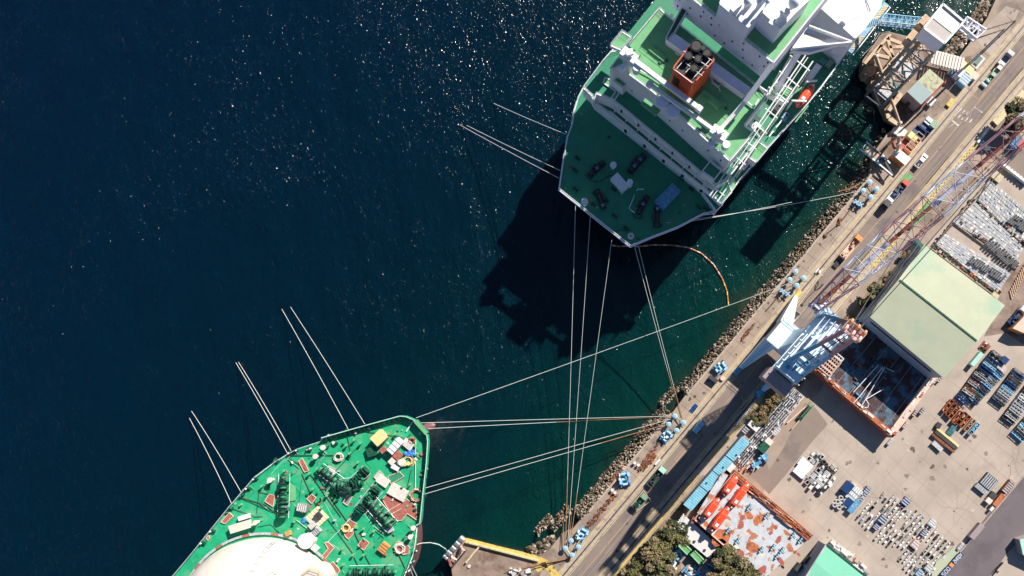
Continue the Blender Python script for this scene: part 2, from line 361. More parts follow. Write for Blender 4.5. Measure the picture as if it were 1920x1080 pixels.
# ---- ground: one sheet with the seaward outline of the quay, walls going down into the water
def E_at(y, off=-54): return (1920 - .838*(y-48) + off, y)
shore = (q('h', -90,1500, 90,1100, 170,720, 130,600, 60,480, 330,178, 900,320, 1430,440) +
         [(1030,1030), (1052,1003)] + q('g', 290,300, 540,0) +
         [E_at(y) for y in (900, 840, 790)] + [(1262,772)] + [E_at(y) for y in (740, 680, 600, 540, 480, 420, 370, 330)] +
         q('E', 170,1290, 290,1120, 400,1060, 290,985, 160,700, 75,600, 78,510, 230,292, 300,268, 560,330, 700,440, 890,485, 1000,340, 1130,150, 1200,0) + [(1930,-90)])
top = PP(shore) + [Vector((400, 160, 0)), Vector((3500, 900, 0)), Vector((3500, -3500, 0)), Vector((-60, -3500, 0)), Vector((-60, -160, 0))]
mb = MB()
bm_top = [(p.x, p.y, 0) for p in top]
mb.prism([Vector(p) for p in bm_top], -8, 'quay_concrete', 'quay_concrete'); struct(mb, 'ground')
# concrete yard apron (4 mm above), asphalt patch, roads
def sh(name, pts, m, z):
    mb = MB(); mb.sheet([Vector((p.x, p.y, z)) for p in pts], m); return struct(mb, name)
yard = PP(q('I', 560,1400, 640,1090, 700,1000, 860,790) + [(1556,700)] + [(1590,640),(1640,560),(1733,468)] + [(1925,215)]) + [P(2300,-150), P(2300,1300), P(1500,1300), P(1380,1180)]
sh('yard_pavement', yard, 'concrete', 0.004)
sh('yard_patch', PP(q('I', 640,1090, 760,900, 940,520, 1030,560, 1135,700, 1000,850, 960,900) + q('M', 760,250, 640,390, 480,230, 600,60)), 'asphalt', 0.008)
sh('upper_patch', PP(q('G', 1170,735, 1240,480, 1300,330, 1440,230) + [(1960,480), (1960,640)] + q('G', 1440,930, 1290,830, 1100,860)), 'pier_concrete', 0.0115)
sh('upper_road', PP(q('W', 1150,-30, 1240,-140) + [(1990,380),(1960,440)] + q('F', 1440,600, 1250,400, 1100,290)), 'asphalt', 0.007)
mb = MB(); mb.sheet(PP([(2420,300)] + q('N', 1440,235, 1150,540, 740,1075) + [(1100,1870), (1200,1870), (1859,1078)] + q('N', 1290,900, 1440,745) + [(2520,320)], 0.012), 'asphalt_dark'); struct(mb, 'road')
# kerb on both sides of that road
for nm, a_, b_ in (('kerb', (1920.5,891), (1763,1080)), ('kerb', (1921,1008), (1860,1078))):
    mb = MB(); mb.beam(P(*a_, .06)+Vector((0,0,0)), P(*b_, .06), .35, .14, 'kerb'); struct(mb, nm)
# quay road asphalt between the crane tracks
UL = (-330, 60)
def band(name, d0, d1, m, z, u0=UL[0], u1=UL[1], dash=None):
    mb = MB()
    if dash:
        u = u0
        while u < u1: mb.sheet([QD(u, d0, z), QD(min(u+dash[0], u1), d0, z), QD(min(u+dash[0], u1), d1, z), QD(u, d1, z)], m); u += dash[0] + dash[1]
    else: mb.sheet([QD(u0, d0, z), QD(u1, d0, z), QD(u1, d1, z), QD(u0, d1, z)], m)
    return mb
U = lambda y: -(y-48)/.766/6
struct(band('', 1.3, 8.4, 'asphalt', .006, -330, 60), 'quay_road')
struct(band('', -2.0, 0.9, 'kerb', .016), 'track_bed')
struct(band('', 9.0, 12.1, 'kerb', .016), 'track_bed')
for d_ in (0.0, 10.3):                       # crane rails in their dark grooves
    mb = band('', d_-.22, d_+.22, 'rail_dark', .020)
    for o_ in (-.13, .13): mb.beam(QD(UL[0], d_+o_, .07), QD(UL[1], d_+o_, .07), .07, .1, 'rail_dark')
    struct(mb, 'crane_track')
marks = [(-1.45,-1.25,'paint_yellow',None), (.95,1.1,'paint_cream',None), (1.45,1.6,'paint_cream',(60,1.5)), (4.25,4.42,'paint_orange',(40,.8)), (8.65,8.85,'paint_yellow',None), (11.35,11.55,'paint_cream',None)]
for a_, b_, m_, dsh in marks:
    mb = band('', a_, b_, m_, .024, dash=dsh); struct(mb, 'lane_marking')
mb = band('', -2.6, -2.48, 'paint_white', .024, U(600), U(340)); struct(mb, 'lane_marking')
# yellow edge band with two rows of black blocks (upper right), plain lower down
mb = band('', 11.75, 12.75, 'paint_yellow', .028, U(452), U(214))
u = U(446)
while u < U(222):
    for dd in (12.0, 12.5):
        mb.box(QD(u + (0 if dd < 12.2 else .55), dd, .028), .45, .22, .05, QANG, 'black')
    u += 1.35
struct(mb, 'hazard_band')
mb = band('', 11.9, 12.5, 'paint_yellow', .028, -330, U(700)); struct(mb, 'edge_marking')
mb = band('', 12.0, 12.3, 'paint_cream', .028, U(690), U(456)); struct(mb, 'edge_marking')
mb = band('', 12.8, 13.1, 'kerb', .028, -330, 60); 
for i in range(60): pass
struct(mb, 'quay_kerb')
# cope (raised edge beam) along the quay
mb = MB(); pts = [P(x, y, 0) for x, y in [E_at(y, -51.5) for y in (935, 840, 800)]]
mb.beam(QD(U(985), -6.6, .12), QD(U(800), -6.6, .12), .6, .3, 'kerb'); mb.beam(QD(U(765), -6.6, .12), QD(U(335), -6.6, .12), .6, .3, 'kerb')
struct(mb, 'quay_edge')
# strip of pier concrete (rusty, stained) on the seaward side and on the pier head
sh('pier_pavement', PP(q('E', 200,1285, 290,1150, 410,1075, 500,1010, 640,830, 420,1060, 290,985, 165,700, 80,600, 85,515, 232,300, 300,275, 555,335, 690,445, 885,492) + [(1838,100),(1792,190)] + q('b', 480,300, 100,760) + [(1655,318)]), 'pier_concrete', .005)
sh('pier_apron', PP(q('E', 1030,330, 1180,160, 1290,50, 1400,90, 1330,230, 1290,420, 1170,480)), 'concrete', .014)
sh('pier_pavement', PP(q('h', 130,600, 68,480, 330,188, 900,330, 1430,450, 1700,300, 1500,620, 1300,1100, 200,1100)), 'pier_concrete', .006)
# painted boxes and worn symbols on the quay road
def outline(pts, wd, m, z, closed=True):
    mb = MB(); n = len(pts)
    for i in range(n if closed else n-1):
        a_ = Vector(pts[i]); b_ = Vector(pts[(i+1)%n]); d_ = (b_-a_).normalized(); p_ = Vector((-d_.y, d_.x, 0))*wd/2
        mb.sheet([Vector((v.x, v.y, z)) for v in (a_-p_, b_-p_, b_+p_, a_+p_)], m)
    return mb
struct(outline(PP(q('E', 1000,800, 1060,840, 1330,470, 1270,440)), .18, 'paint_orange', .026), 'bay_marking')
struct(outline(PP(q('f', 760,560, 930,350, 960,370, 790,585)), .15, 'paint_orange', .026), 'bay_marking')
struct(outline(PP(q('d', 500,860, 900,300, 930,340)), .15, 'paint_cream', .026, False), 'bay_marking')
mb = MB()
for x_, y_, l_ in ((870,960,5),(900,930,5),(900,975,6),(925,950,6),(930,990,6),(955,965,6),(960,1005,6),(985,985,5),(990,1020,4)):
    mb.box(P(*q('E', x_, y_)[0], .022), l_*.35, .35, .006, QANG, 'paint_white')
mb2 = outline(PP(q('E', 825,1010, 890,1062)), .5, 'paint_white', .028, False); mb2.add(mb.v, [], 'paint_white')
struct(mb, 'road_symbol'); mb2 = outline(PP(q('E', 825,1010, 890,1062)), .5, 'paint_white', .028, False); struct(mb2, 'road_symbol')
mb2 = outline(PP(q('E', 1020,905, 1090,950)), .4, 'paint_white', .028, False); struct(mb2, 'road_symbol')
mb2 = outline(PP(q('E', 800,1075, 855,1040)), .15, 'paint_white', .028, False); struct(mb2, 'road_symbol')
sh('green_patch', PP(q('F', 380,540, 430,560, 510,500, 455,465)), 'grass_green', .030)
# yellow painted lines on the lower pier head
mb = MB()
for pts, wd in ((q('h', 330,190, 1430,470), 2.0), (q('h', 1430,480, 1560,540, 1700,720, 1780,830), 2.4), (q('h', 1560,545, 1400,620), 2.0)):
    mm = outline(PP(pts), wd, 'paint_yellow', .03, False); mb.v_off = 0
    o = len(mb.v); mb.v += mm.v; mb.f += [[k+o for k in f_] for f_ in mm.f]; i_ = mb.mi('paint_yellow'); mb.m += [i_]*len(mm.f)
struct(mb, 'edge_marking')
mb = MB()
for pts in (q('h', 345,205, 1440,490), q('h', 545,285, 470,370), q('h', 470,370, 350,520)):
    a_, b_ = PP(pts, .55); mb.beam(a_, b_, .5, .9, 'paint_cream')
solo(mb, 'parapet', 'low cream parapet and pipe along the pier head edge at the bottom', 'parapet')
# scrub strip behind the quay road
scrub = PP(q('I', 480,650, 600,720, 700,590, 860,420, 1000,250, 1210,20) + [(1600,600),(1640,550),(1700,490)] + [(1716,470), (1650,520), (1600,580)] + q('I', 960,60, 830,300, 620,480))
sh('scrub_ground', scrub, 'scrub_soil', .016)
sh('scrub_ground', PP(q('L', 650,1130, 1030,700, 1250,440, 1300,470, 1300,600, 1200,680, 1260,1130)), 'scrub_soil', .034)
sh('verge', PP(q('I', 480,650, 30,1130, 130,1130, 420,820, 560,720)), 'concrete', .036)
# ---- riprap: boulders from the quay edge down into the water (nobody could count them)
mb = MB()
def rock(c, r):
    n1, n2 = 6, 3; vs = [(c[0]+rnd(-.2,.2)*r, c[1]+rnd(-.2,.2)*r, c[2]+r*.75)]
    for j, (rr, zz) in enumerate(((.75,.45),(1.0,-.05),(.7,-.6))):
        for i in range(n1):
            t = 2*math.pi*(i+j*.5)/n1; k = r*rr*rnd(.72,1.2); vs.append((c[0]+k*math.cos(t), c[1]+k*math.sin(t), c[2]+zz*r*rnd(.7,1.2)))
    fs = [(0, 1+i, 1+(i+1)%n1) for i in range(n1)]
    for j in range(2):
        for i in range(n1):
            a_ = 1+j*n1+i; b_ = 1+j*n1+(i+1)%n1; c_ = b_+n1; d_ = a_+n1; fs += [(a_, d_, b_), (b_, d_, c_)]
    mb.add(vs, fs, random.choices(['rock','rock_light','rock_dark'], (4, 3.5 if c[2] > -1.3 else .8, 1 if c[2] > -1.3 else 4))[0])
def slope(u0, u1, d_in, d_out, zin=.15, zout=-4.1, dens=1.0):
    n = int((u1-u0)*(d_in-d_out)*6.5*dens)
    for _ in range(n):
        t = random.random(); u = rnd(u0, u1); d_ = d_in + (d_out-d_in)*t
        rock(QD(u, d_, zin + (zout-zin)*t + rnd(-.1,.35)), rnd(.14, .34)*(1.0 if random.random() > .08 else 1.8))
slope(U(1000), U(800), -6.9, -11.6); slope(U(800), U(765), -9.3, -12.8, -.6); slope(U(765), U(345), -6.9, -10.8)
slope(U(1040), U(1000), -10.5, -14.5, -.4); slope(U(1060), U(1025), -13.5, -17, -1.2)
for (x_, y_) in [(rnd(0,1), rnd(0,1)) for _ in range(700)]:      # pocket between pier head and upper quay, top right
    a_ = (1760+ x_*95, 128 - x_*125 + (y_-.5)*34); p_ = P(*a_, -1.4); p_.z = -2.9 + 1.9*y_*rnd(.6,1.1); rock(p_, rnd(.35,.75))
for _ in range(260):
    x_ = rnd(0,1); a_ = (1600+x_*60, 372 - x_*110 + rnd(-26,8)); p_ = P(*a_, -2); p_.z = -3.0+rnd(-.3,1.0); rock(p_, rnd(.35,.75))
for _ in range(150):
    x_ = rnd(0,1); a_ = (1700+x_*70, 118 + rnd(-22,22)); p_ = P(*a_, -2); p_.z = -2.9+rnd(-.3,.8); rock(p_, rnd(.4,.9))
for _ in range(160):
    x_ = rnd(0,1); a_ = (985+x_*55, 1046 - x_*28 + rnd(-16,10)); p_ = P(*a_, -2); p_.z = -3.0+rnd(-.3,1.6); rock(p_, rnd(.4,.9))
stuff(mb, 'rocks', 'pale brown boulders of the riprap slope along the quay edge', 'rocks')
# ================================================================ gas carrier at the upper right (moored stern towards us)
ZD = 17.0
def axp(p, s_, t_=0.0):  # shift a world point along the ship axis / to starboard
    return p + SA*s_ + SB*t_
g1 = thing('gas_carrier', 'gas carrier with light green decks and white deckhouse moored at the top of the photo', 'ship', P(1300, 260, 0) + Vector((0,0,WZ)))
deck = ([(1650,13)] + q('B', 1200,380, 940,740, 780,930) + q('D', 780,30, 500,340, 240,640) + q('D', 100,835, 60,880, 0,900) + q('C', 1400,765, 1300,775, 1080,890, 860,975, 750,1022, 680,1050, 430,850, 80,570) +
        q('C', 112,350, 150,130, 190,20) + q('A', 195,1020, 205,950, 240,830, 285,745, 520,440, 640,310, 890,0) + [(1240,-16), (1420,-245), (1470,-420), (1620,-620), (1840,-640), (2060,-500)])
dk = PP(deck, ZD)
cen = P(1330, 160, ZD)
def inset(p, k): return Vector((cen.x + (p.x-cen.x)*k, cen.y + (p.y-cen.y)*k, p.z))
mb = MB(); topz = [Vector((p.x, p.y, ZD-.05)) for p in dk]
wl = []
for p in dk:
    a_ = (p-cen).dot(SA); k = 1.0 if a_ > -5 else max(.80, 1 + (a_+5)*.0055)
    wl.append(inset(p, k if a_ < 0 else .985))
mb.prism(topz, WZ-1, 'hull_dark', 'deck_green', bot=wl); mb.build('hull', g1)
md_mb = MB(); md_mb.sheet([Vector((p.x, p.y, ZD)) for p in dk], 'deck_green')
mb = MB(); ed = [inset(p, .994) for p in dk[:25]]
rail_line(mb, ed, 1.2, .07, 'ship_white', 3.0); mb.build('guard_rail', g1)
mb = MB()
for a_, b_ in zip(dk[:26], dk[1:27]): mb.beam(a_+Vector((0,0,.1)), b_+Vector((0,0,.1)), .35, .35, 'ship_pale')
mb.build('deck_edge', g1)
def lay(name, pts, z, zb, m='ship_white', mt='deck_green', rails=True, edge=True, par=g1, closed=True):
    tp = PP(pts, z); mb = MB(); mb.prism(tp, zb, m, mt); o = mb.build(name, par)
    if rails:
        mb = MB(); n = len(tp); loop = tp + ([tp[0]] if closed else [])
        c = sum(tp, Vector())/n; loop = [c + (p-c)*.992 for p in loop]
        rail_line(mb, loop, 1.1, .055, 'ship_white', 2.2); mb.build('guard_rail', o)
    if edge:
        mb = MB(); n = len(tp)
        for i in range(n): mb.beam(tp[i]+Vector((0,0,.03)), tp[(i+1)%n]+Vector((0,0,.03)), .3, .25, 'ship_white')
        mb.build('deck_edge', o)
    return o
# tiers of the aft deckhouse
tier1 = lay('deckhouse', [(1113,190),(1156,224),(1336,366),(1352,382),(1372,360),(1360,330),(1200,90),(1150,140)], 22.0, ZD-.2)
tier2 = lay('deckhouse', q('A', 285,742, 350,800, 375,845, 395,790) + [(1150,189),(1343,348),(1362,338),(1425,258),(1240,20),(1195,80)] + q('A', 600,420, 520,440, 450,520), 27.0, 21.9)
tier3 = lay('deckhouse', [(1144,128),(1150,131),(1160,125),(1224,172),(1368,302),(1413,249),(1395,236),(1437,182),(1424,166),(1250,29),(1236,16),(1172,92)], 37.0, 26.9, mt='deck_green_lt')
lay('side_platform', q('A', 612,268, 692,320, 606,425, 516,385), 34.0, 32.8, mt='deck_green_lt')
lay('side_platform', q('A', 470,655, 505,670, 570,750, 590,790, 545,850, 520,830, 560,770, 455,700), 27.2, 25.9, mt='deck_green_lt', rails=False)
lay('side_platform', q('D', 60,880, 100,835, 70,790, 0,730, -60,720), 19.5, ZD, rails=False)
# aft recesses between tiers (windowed white bulkheads with doors)
def wall_openings(par, a_, b_, z, n, w_=.8, h_=1.0, m='glass', skip=()):
    d_ = (b_-a_); nrm = -SA
    for i in range(n):
        if i in skip: continue
        p = a_ + d_*((i+.5)/n) + nrm*.06; mb = MB(); mb.box((p.x, p.y, z), w_, .12, h_, math.atan2(d_.y, d_.x), m); mb.build('window', par)
def groundpt(px, py, z): return P(px, py, z)
a3, b3 = P(1150,131,37), P(1368,302,37)
for z_, n_ in ((33.6, 9),): wall_openings(tier3, a3, b3, z_, n_, .45, .5, skip=(3,6))
a2, b2 = P(1150,189,27), P(1343,348,27)
wall_openings(tier2, a2, b2, 24.2, 6, .6, 1.6)
wall_openings(tier1, P(1156,224,22), P(1336,366,22), 18.2, 5, .9, 2.0)
# pipes and ladders along the aft bulkheads
mb = MB()
for i, z_ in enumerate((24.4, 25.3, 23.4)): mb.tube(a2 + Vector((0,0,z_-27)) - SA*(.5+i*.5), b2 + Vector((0,0,z_-27)) - SA*(.5+i*.5), .14, 'ship_white', 5)
for i in range(9):
    p = a2.lerp(b2, (i+.5)/9); mb.beam(p + Vector((0,0,-.2)), p - SA*2.2 + Vector((0,0,-.2)), .25, .25, 'ship_white')
mb.build('pipework', tier2)
# accommodation block with rows of windows and the bridge above
acc = lay('accommodation', [(1450,118),(1268,-26),(1400,-205),(1590,-57)], 45.6, 36.9, 'ship_pale', 'deck_green_lt')
aA, aB = P(1450,118,45.6), P(1268,-26,45.6)
for z_, n_, sk in ((44.0, 12, (2,5,9)), (41.6, 9, (1,4)), (38.6, 10, (0,3,6,7))): wall_openings(acc, aA, aB, z_, n_, .45, .5, skip=sk)
lay('casing', [(1262,62),(1407,166),(1396,178),(1251,75)], 39.5, 36.9, 'ship_pale', 'ship_pale', rails=False)
lay('casing', [(1150,152),(1164,136),(1182,150),(1168,166)], 31.0, 26.9, 'ship_white', 'deck_green_lt')
lay('casing', [(1316,322),(1331,303),(1352,320),(1338,338)], 31.0, 26.9, 'ship_white', 'deck_green')
brg = lay('bridge', q('B', 88,32, 328,232, 440,95, 600,240, 722,110, 860,-20) + [(1400,-170)], 52.5, 45.5, 'ship_pale', 'ship_white', rails=False)
mb = MB()
for c_, r_ in ((q('B', 300,60)[0], 1.0), (q('B', 400,60)[0], .8), (q('B', 690,70)[0], 1.5), (q('B', 590,150)[0], .6), (q('B', 470,60)[0], .7)):
    p = P(*c_, 53); mb = MB(); mb.cyl(p, r_*.35, 2.0, 'ship_white', 8); mb.ball(p + Vector((0,0,2.4)), r_*.9, 'ship_white', 12, 8); mb.build('radar_dome', brg, smooth=True)
mb = MB()
for x_, y_ in ((250,60),(350,20),(520,200),(640,120),(200,90)):
    p = P(*q('B', x_, y_)[0], 53); mb.box(p, 1.6, 1.1, 1.2, SANG+rnd(-.2,.2), 'ship_white')
p = P(1440,-10,53); mb.tube(p, p+Vector((0,0,13)), .5, 'ship_white', 8, .25); mb.beam(p+Vector((-3,2.4,9)), p+Vector((3,-2.4,9)), .4, .3, 'ship_white'); mb.beam(p+Vector((-2,1.6,11.5)), p+Vector((2,-1.6,11.5)), .3, .3, 'ship_white')
mb.build('mast', brg)
# starboard bridge wing on its bracket, port bridge wing
win = lay('bridge_wing', q('B', 830,236, 1195,372, 1110,365, 850,440, 690,425, 780,300), 50.0, 48.6, 'ship_pale', 'ship_white', rails=False)
mb = MB(); mb.prism(PP(q('B', 815,275, 1030,318, 850,380, 735,405), 50.08), 49.6, 'ship_white', 'cream'); mb.build('wing_deck', win)
mb = MB(); a_, b_ = P(*q('B', 1195,372)[0], 50), P(*q('B', 830,236)[0], 50)
mb.beam(a_+Vector((0,0,.6)), b_+Vector((0,0,.6)), .3, 1.2, 'ship_white'); c_ = P(*q('B', 690,425)[0], 50); mb.beam(a_+Vector((0,0,.6)), c_+Vector((0,0,.6)), .3, 1.2, 'ship_white')
d_ = P(*q('B', 760,430)[0], 48); mb.tube(d_, d_-Vector((0,0,20)), .8, 'ship_pale', 8); mb.build('wing_bulwark', win)
lay('bridge_wing', [(1240,-14),(1222,-30),(1262,-80),(1282,-62)], 50.0, 48.6, 'ship_pale', 'ship_white', rails=False)
# tank cover forward of the bridge
tc = lay('tank_cover', q('B', 870,0, 1232,322, 1300,250, 1440,60) + [(1662,-40),(1560,-200),(1450,-60)], 31.0, ZD, 'ship_pale', 'ship_pale', rails=False)
mb = MB(); a_, b_ = P(*q('B', 870,2)[0], 31), P(*q('B', 1228,318)[0], 31); mb.beam(a_, b_, .9, .9, 'ship_white'); b2_ = P(*q('B', 1440,60)[0], 31); c2_ = P(*q('B', 1100,205)[0], 31)
mb.beam(c2_, P(*q('B', 1345,95)[0], 31), .3, .3, 'ship_white'); mb.beam(P(*q('B', 1345,95)[0], 31), P(*q('B', 1320,0)[0], 31), .3, .3, 'ship_white'); mb.build('walkway', tc)
mb = MB(); mb.ball(P(*q('B', 1128,195)[0], 31.5), .9, 'ship_white'); mb.build('vent_head', tc, smooth=True)
mb = MB(); mb.prism(PP(q('B', 1322,-10, 1362,88, 1425,10), 31.3), 31.0, 'ship_white', 'ship_white'); mb.build('cover_panel', tc)
# funnel
ft = [(1262,131),(1264,126),(1297,83),(1306,84),(1335,107),(1338,115),(1301,157),(1297,156)]
tp = PP(ft, 47.5); ctr = sum(tp, Vector())/8
fb = [Vector((p.x, p.y, 0))*1.0 for p in tp]; fb = [ctr + (Vector((p.x,p.y,ctr.z))-ctr)*1.06 for p in tp]
mb = MB(); mb.prism(tp, 36.9, 'funnel_orange', 'black', bot=fb); fun = mb.build('funnel', g1)
mb = MB()
n = 8
for i in range(n): mb.beam(tp[i]+Vector((0,0,.25)), tp[(i+1)%n]+Vector((0,0,.25)), .3, .7, 'funnel_orange')
mb.build('rim', fun)
for x_, y_, r_ in ((1232,412,1.45),(1166,495,1.0),(1250,520,.95),(1215,598,.95),(1322,470,.95),(1290,430,.6)):
    mb = MB(); p = P(*q('A', x_, y_)[0], 47.5); mb.tube(p, p+Vector((0,0,1.5)), r_, 'black', 16, cap=False); mb.tube(p+Vector((0,0,1.42)), p+Vector((0,0,1.5)), r_*.8, 'black', 16); mb.ring((p.x,p.y,p.z+1.35), r_, .07, 'dark_grey', 16); mb.build('exhaust_pipe', fun)
mb = MB()
for a_, b_ in (((1215,410),(1075,580)),((1320,440),(1150,610)),((1360,500),(1210,665)),((1130,430),(1340,560)),((1150,530),(1290,640)),((1060,590),(1205,700)),((1180,395),(1375,510))):
    mb.beam(P(*q('A', *a_)[0], 48.2), P(*q('A', *b_)[0], 48.2), .13, .13, 'ship_white')
mb.build('top_grating', fun)
mb = MB(); fA, fB = Vector((fb[0].x, fb[0].y, 0)), Vector((fb[7].x, fb[7].y, 0)); d_ = (fB-fA); nn = Vector((d_.y, -d_.x, 0)).normalized()
if nn.dot(-SA) < 0: nn = -nn
for i in range(6):
    p = fA + d_*(.12+.06*i); t_ = tp[0] + (tp[7]-tp[0])*(.12+.06*i); lo = Vector((p.x,p.y,37)).lerp(t_, .45); hi = Vector((p.x,p.y,37)).lerp(t_, .8); mb.beam(lo+nn*.06, hi+nn*.06, .22, .12, 'black')
mb.build('louvre', fun)
# provision cranes across the aft deck
def deck_crane(a_, b_, z0, z1, r_):
    base = P(*a_, z1); o = MB(); o.cyl((base.x, base.y, 36.9), r_*1.3, z1-36.9, 'ship_white', 14); r = o.build('deck_crane', g1)
    o = MB(); tip = P(*b_, z1+1.2); o.beam(base+Vector((0,0,1.0)), tip, .85 if r_ < 1.05 else 1.15, 1.0, 'ship_white'); o.box(tip-Vector((0,0,.8)), 1.4, 1.4, 1.4, SANG, 'ship_white'); o.build('jib', r)
    o = MB(); o.box(base+Vector((0,0,-.2)), 4.4, 2.4, 2.2, math.atan2(tip.y-base.y, tip.x-base.x), 'ship_white'); o.box(base+Vector((0,0,2.4)), 1.8, 1.4, 1.0, .3, 'ship_white'); o.build('machinery_house', r)
    o = MB(); o.cyl(base+Vector((2.0,-2.6,-1.2)), 1.0, 2.2, 'ship_pale', 12); o.cyl(base+Vector((-1.6,-2.4,-.8)), .7, 1.6, 'ship_pale', 12); o.build('winch', r)
    o = MB()
    for s_ in (-.5, .5): o.tube(base+Vector((0,0,3.2))+SB*s_*0, tip+Vector((0,0,.9)), .05, 'rope_white', 4)
    o.build('hoist_wire', r)
deck_crane((1179,110), (1311,204), 37, 41.5, 1.1)
deck_crane((1346,254), (1218,158), 37, 39.5, 1.0)
# round ventilators, hatches and deck gear on the crane deck
for x_, y_, r_ in ((1243,189,1.75),(1263,207,1.75)):
    mb = MB(); p = P(x_, y_, 39.5); mb.cyl((p.x,p.y,36.9), r_*.6, 2.1, 'ship_white', 16); mb.cyl((p.x,p.y,38.9), r_, .6, 'ship_pale', 24); mb.build('ventilator', g1)
mb = MB()
for t_, x_, y_, l_, w_, rr in (('Z',1030,322,3.4,.5,1),('Z',1360,590,3.6,.5,1),('Z',1262,760,3.4,.4,1),('Z',870,340,1.2,1.2,0),('Z',1020,345,.8,1.6,0)):
    p = P(*q(t_, x_, y_)[0], 37); mb = MB(); mb.box((p.x,p.y,36.95), l_, w_, .35, SANG - math.pi/2 - .1, 'green_dark'); mb.build('hatch', g1)
mb = MB()
for t_, x_, y_, l_, w_, h_ in (('Z',1300,555,6,1.6,1.2),('Z',1245,560,2.5,2,1.6),('Z',960,600,5,1.8,.8),('Z',880,300,2,1.2,1.4),('Z',1000,300,5,1.4,.5),('Z',1340,560,5,1.4,.5)):
    p = P(*q(t_, x_, y_)[0], 37+h_); mb = MB(); mb.box((p.x,p.y,36.95), l_, w_, h_, SANG - math.pi/2, 'deck_green_lt'); mb.build('skylight', g1)
mb = MB()
for pts in (q('A', 1000,350, 1070,400, 1065,450, 1100,470), q('A', 1350,640, 1380,660, 1370,700, 1430,740, 1440,770), q('B', 0,640, 30,690, 80,730, 120,690, 210,790, 260,760), q('A', 1010,330, 1180,470), q('A', 700,560, 850,640, 940,700)):
    mb = MB(); mb.path(PP(pts, 37.4), .13, 'ship_white', 5); mb.build('deck_piping', g1)
lay('deck_locker', q('A', 1060,265, 1165,85, 1120,60, 985,320, 1000,340), 39.5, 36.9, 'ship_pale', 'green_dark', rails=False)
mb = MB()
a_ = q('A', 1040,120, 940,250); p0, p1 = P(*a_[0], 30), P(*a_[1], 30); mb.beam(p0, p1, .9, .3, 'ship_pale')
for i in range(7): p = p0.lerp(p1, i/6); mb.box(p + SB*1.4, 1.2, .25, .3, SANG+.5, 'ship_white')
mb.build('stairway', g1)
# starboard pipe racks running along the ship
rk = [((1517,100), (1452,175)), ((1452,175), (1399,243)), ((1399,243), (1341,352))]
L0, L1 = P(1520,98,29), P(1333,372,27); n = int((L1-L0).length/3)
dirr = (L1-L0)
mb = MB()
for k in range(7):
    o_ = -1.7 + k*.85; a_ = P(*q('B', 790,450)[0], 30) + SB*o_; b_ = P(*q('D', -20,735)[0], 27.5) + SB*o_*1.05
    if k in (2,5): continue
    mb.tube(a_, b_, .12 if k % 3 else .2, 'ship_white', 6)
for i in range(9):
    t_ = (i+.5)/9; a_ = P(*q('B', 790,450)[0], 29.6).lerp(P(*q('D', -20,735)[0], 27.1), t_); mb.beam(a_ - SB*2.6, a_ + SB*4.2, .22, .3, 'ship_white')
    for s_ in (-2.4, 4.0): p = a_ + SB*s_; mb.tube(p, (p.x,p.y,ZD), .14, 'ship_white', 4)
mb.build('pipe_rack', g1)
mb = MB(); a_, b_ = P(*q('B', 445,575)[0], 41), P(*q('D', 330,250)[0], 34)
for t0 in (0,):
    mb.beam(P(*q('B', 540,530)[0], 46), P(*q('B', 300,860)[0], 41), 1.2, .8, 'ship_white'); mb.beam(P(*q('B', 300,860)[0], 40), P(*q('B', 100,1085)[0], 37.6), 1.0, .8, 'ship_white')
    mb.beam(P(*q('B', 410,720)[0], 37.5), P(*q('B', 500,780)[0], 37.5), .3, .3, 'ship_white'); mb.beam(P(*q('B', 320,860)[0], 37.5), P(*q('B', 375,905)[0], 37.5), .3, .3, 'ship_white')
    mb.beam(P(*q('B', 375,905)[0], 37.5), P(*q('B', 420,835)[0], 37.5), .3, .3, 'ship_white')
mb.build('walkway', g1)
lay('midships_platform', q('B', 560,690, 700,760, 630,860, 500,790), 27.0, 24.6, 'ship_white', 'deck_green_lt')
lay('midships_platform', q('D', 110,215, 340,235, 300,330, 165,455, 60,385), 30.0, 26.0, 'ship_white', 'deck_green')
lay('midships_platform', q('D', 370,265, 490,355, 395,470, 290,400), 21.0, 17.0, 'ship_white', 'deck_green_lt')
mb = MB()
for t_, x_, y_, l_, w_, h_, m_ in (('B',585,460,6,3.2,2.5,'ship_pale'),('B',610,440,3,2,3.4,'dark_grey'),('B',720,320,5,2.2,1.6,'ship_white'),('B',650,380,4,1.6,1.4,'galv'),('B',1040,500,5,1.6,1.0,'veh_green'),('B',570,900,3.2,2.0,1.0,'green_dark'),
                               ('D',420,220,4,1.4,1.2,'deck_green_lt'),('D',310,480,3,1.6,1.4,'ship_white'),('D',215,215,1.6,.8,2,'ship_pale'),('D',40,1000-110,1,1,1,'ship_white'),('D',560,180,6,.35,1.0,'ship_pale'),('D',160,720,6,1.2,.7,'deck_green_lt'),
                               ('B',780,960,6,.4,.5,'deck_green_lt'),('B',380,980,1.4,5,.4,'green_dark'),('D',380,160,1.2,1.2,1,'ship_white'),('D',410,150,.8,2,1,'ship_white')):
    p = P(*q(t_, x_, y_)[0], ZD+h_); mb = MB(); mb.box((p.x,p.y,ZD), l_, w_, h_, SANG, m_); mb.build('deck_machinery', g1)
for i in range(7):      # grey cylinders below the rack
    p = P(*q('B', 560+8*i, 930-12*i)[0], ZD+1); mb = MB(); mb.tube(p-SB*.9, p+SB*.9, .28, 'dark_grey', 8); mb.build('gas_bottle', g1)
for x_, y_ in ((640,960),(655,985),(640,1005),(660,965),(625,985)):
    p = P(*q('B', x_, y_)[0], ZD+1.2); mb = MB(); mb.cyl((p.x,p.y,ZD), .55, 1.2, 'machine_blue', 10); o = solo(mb, 'drum', 'blue drum standing in the shade beside the red lifeboat of the gas carrier', 'drum', 'blue drums on the gas carrier deck')
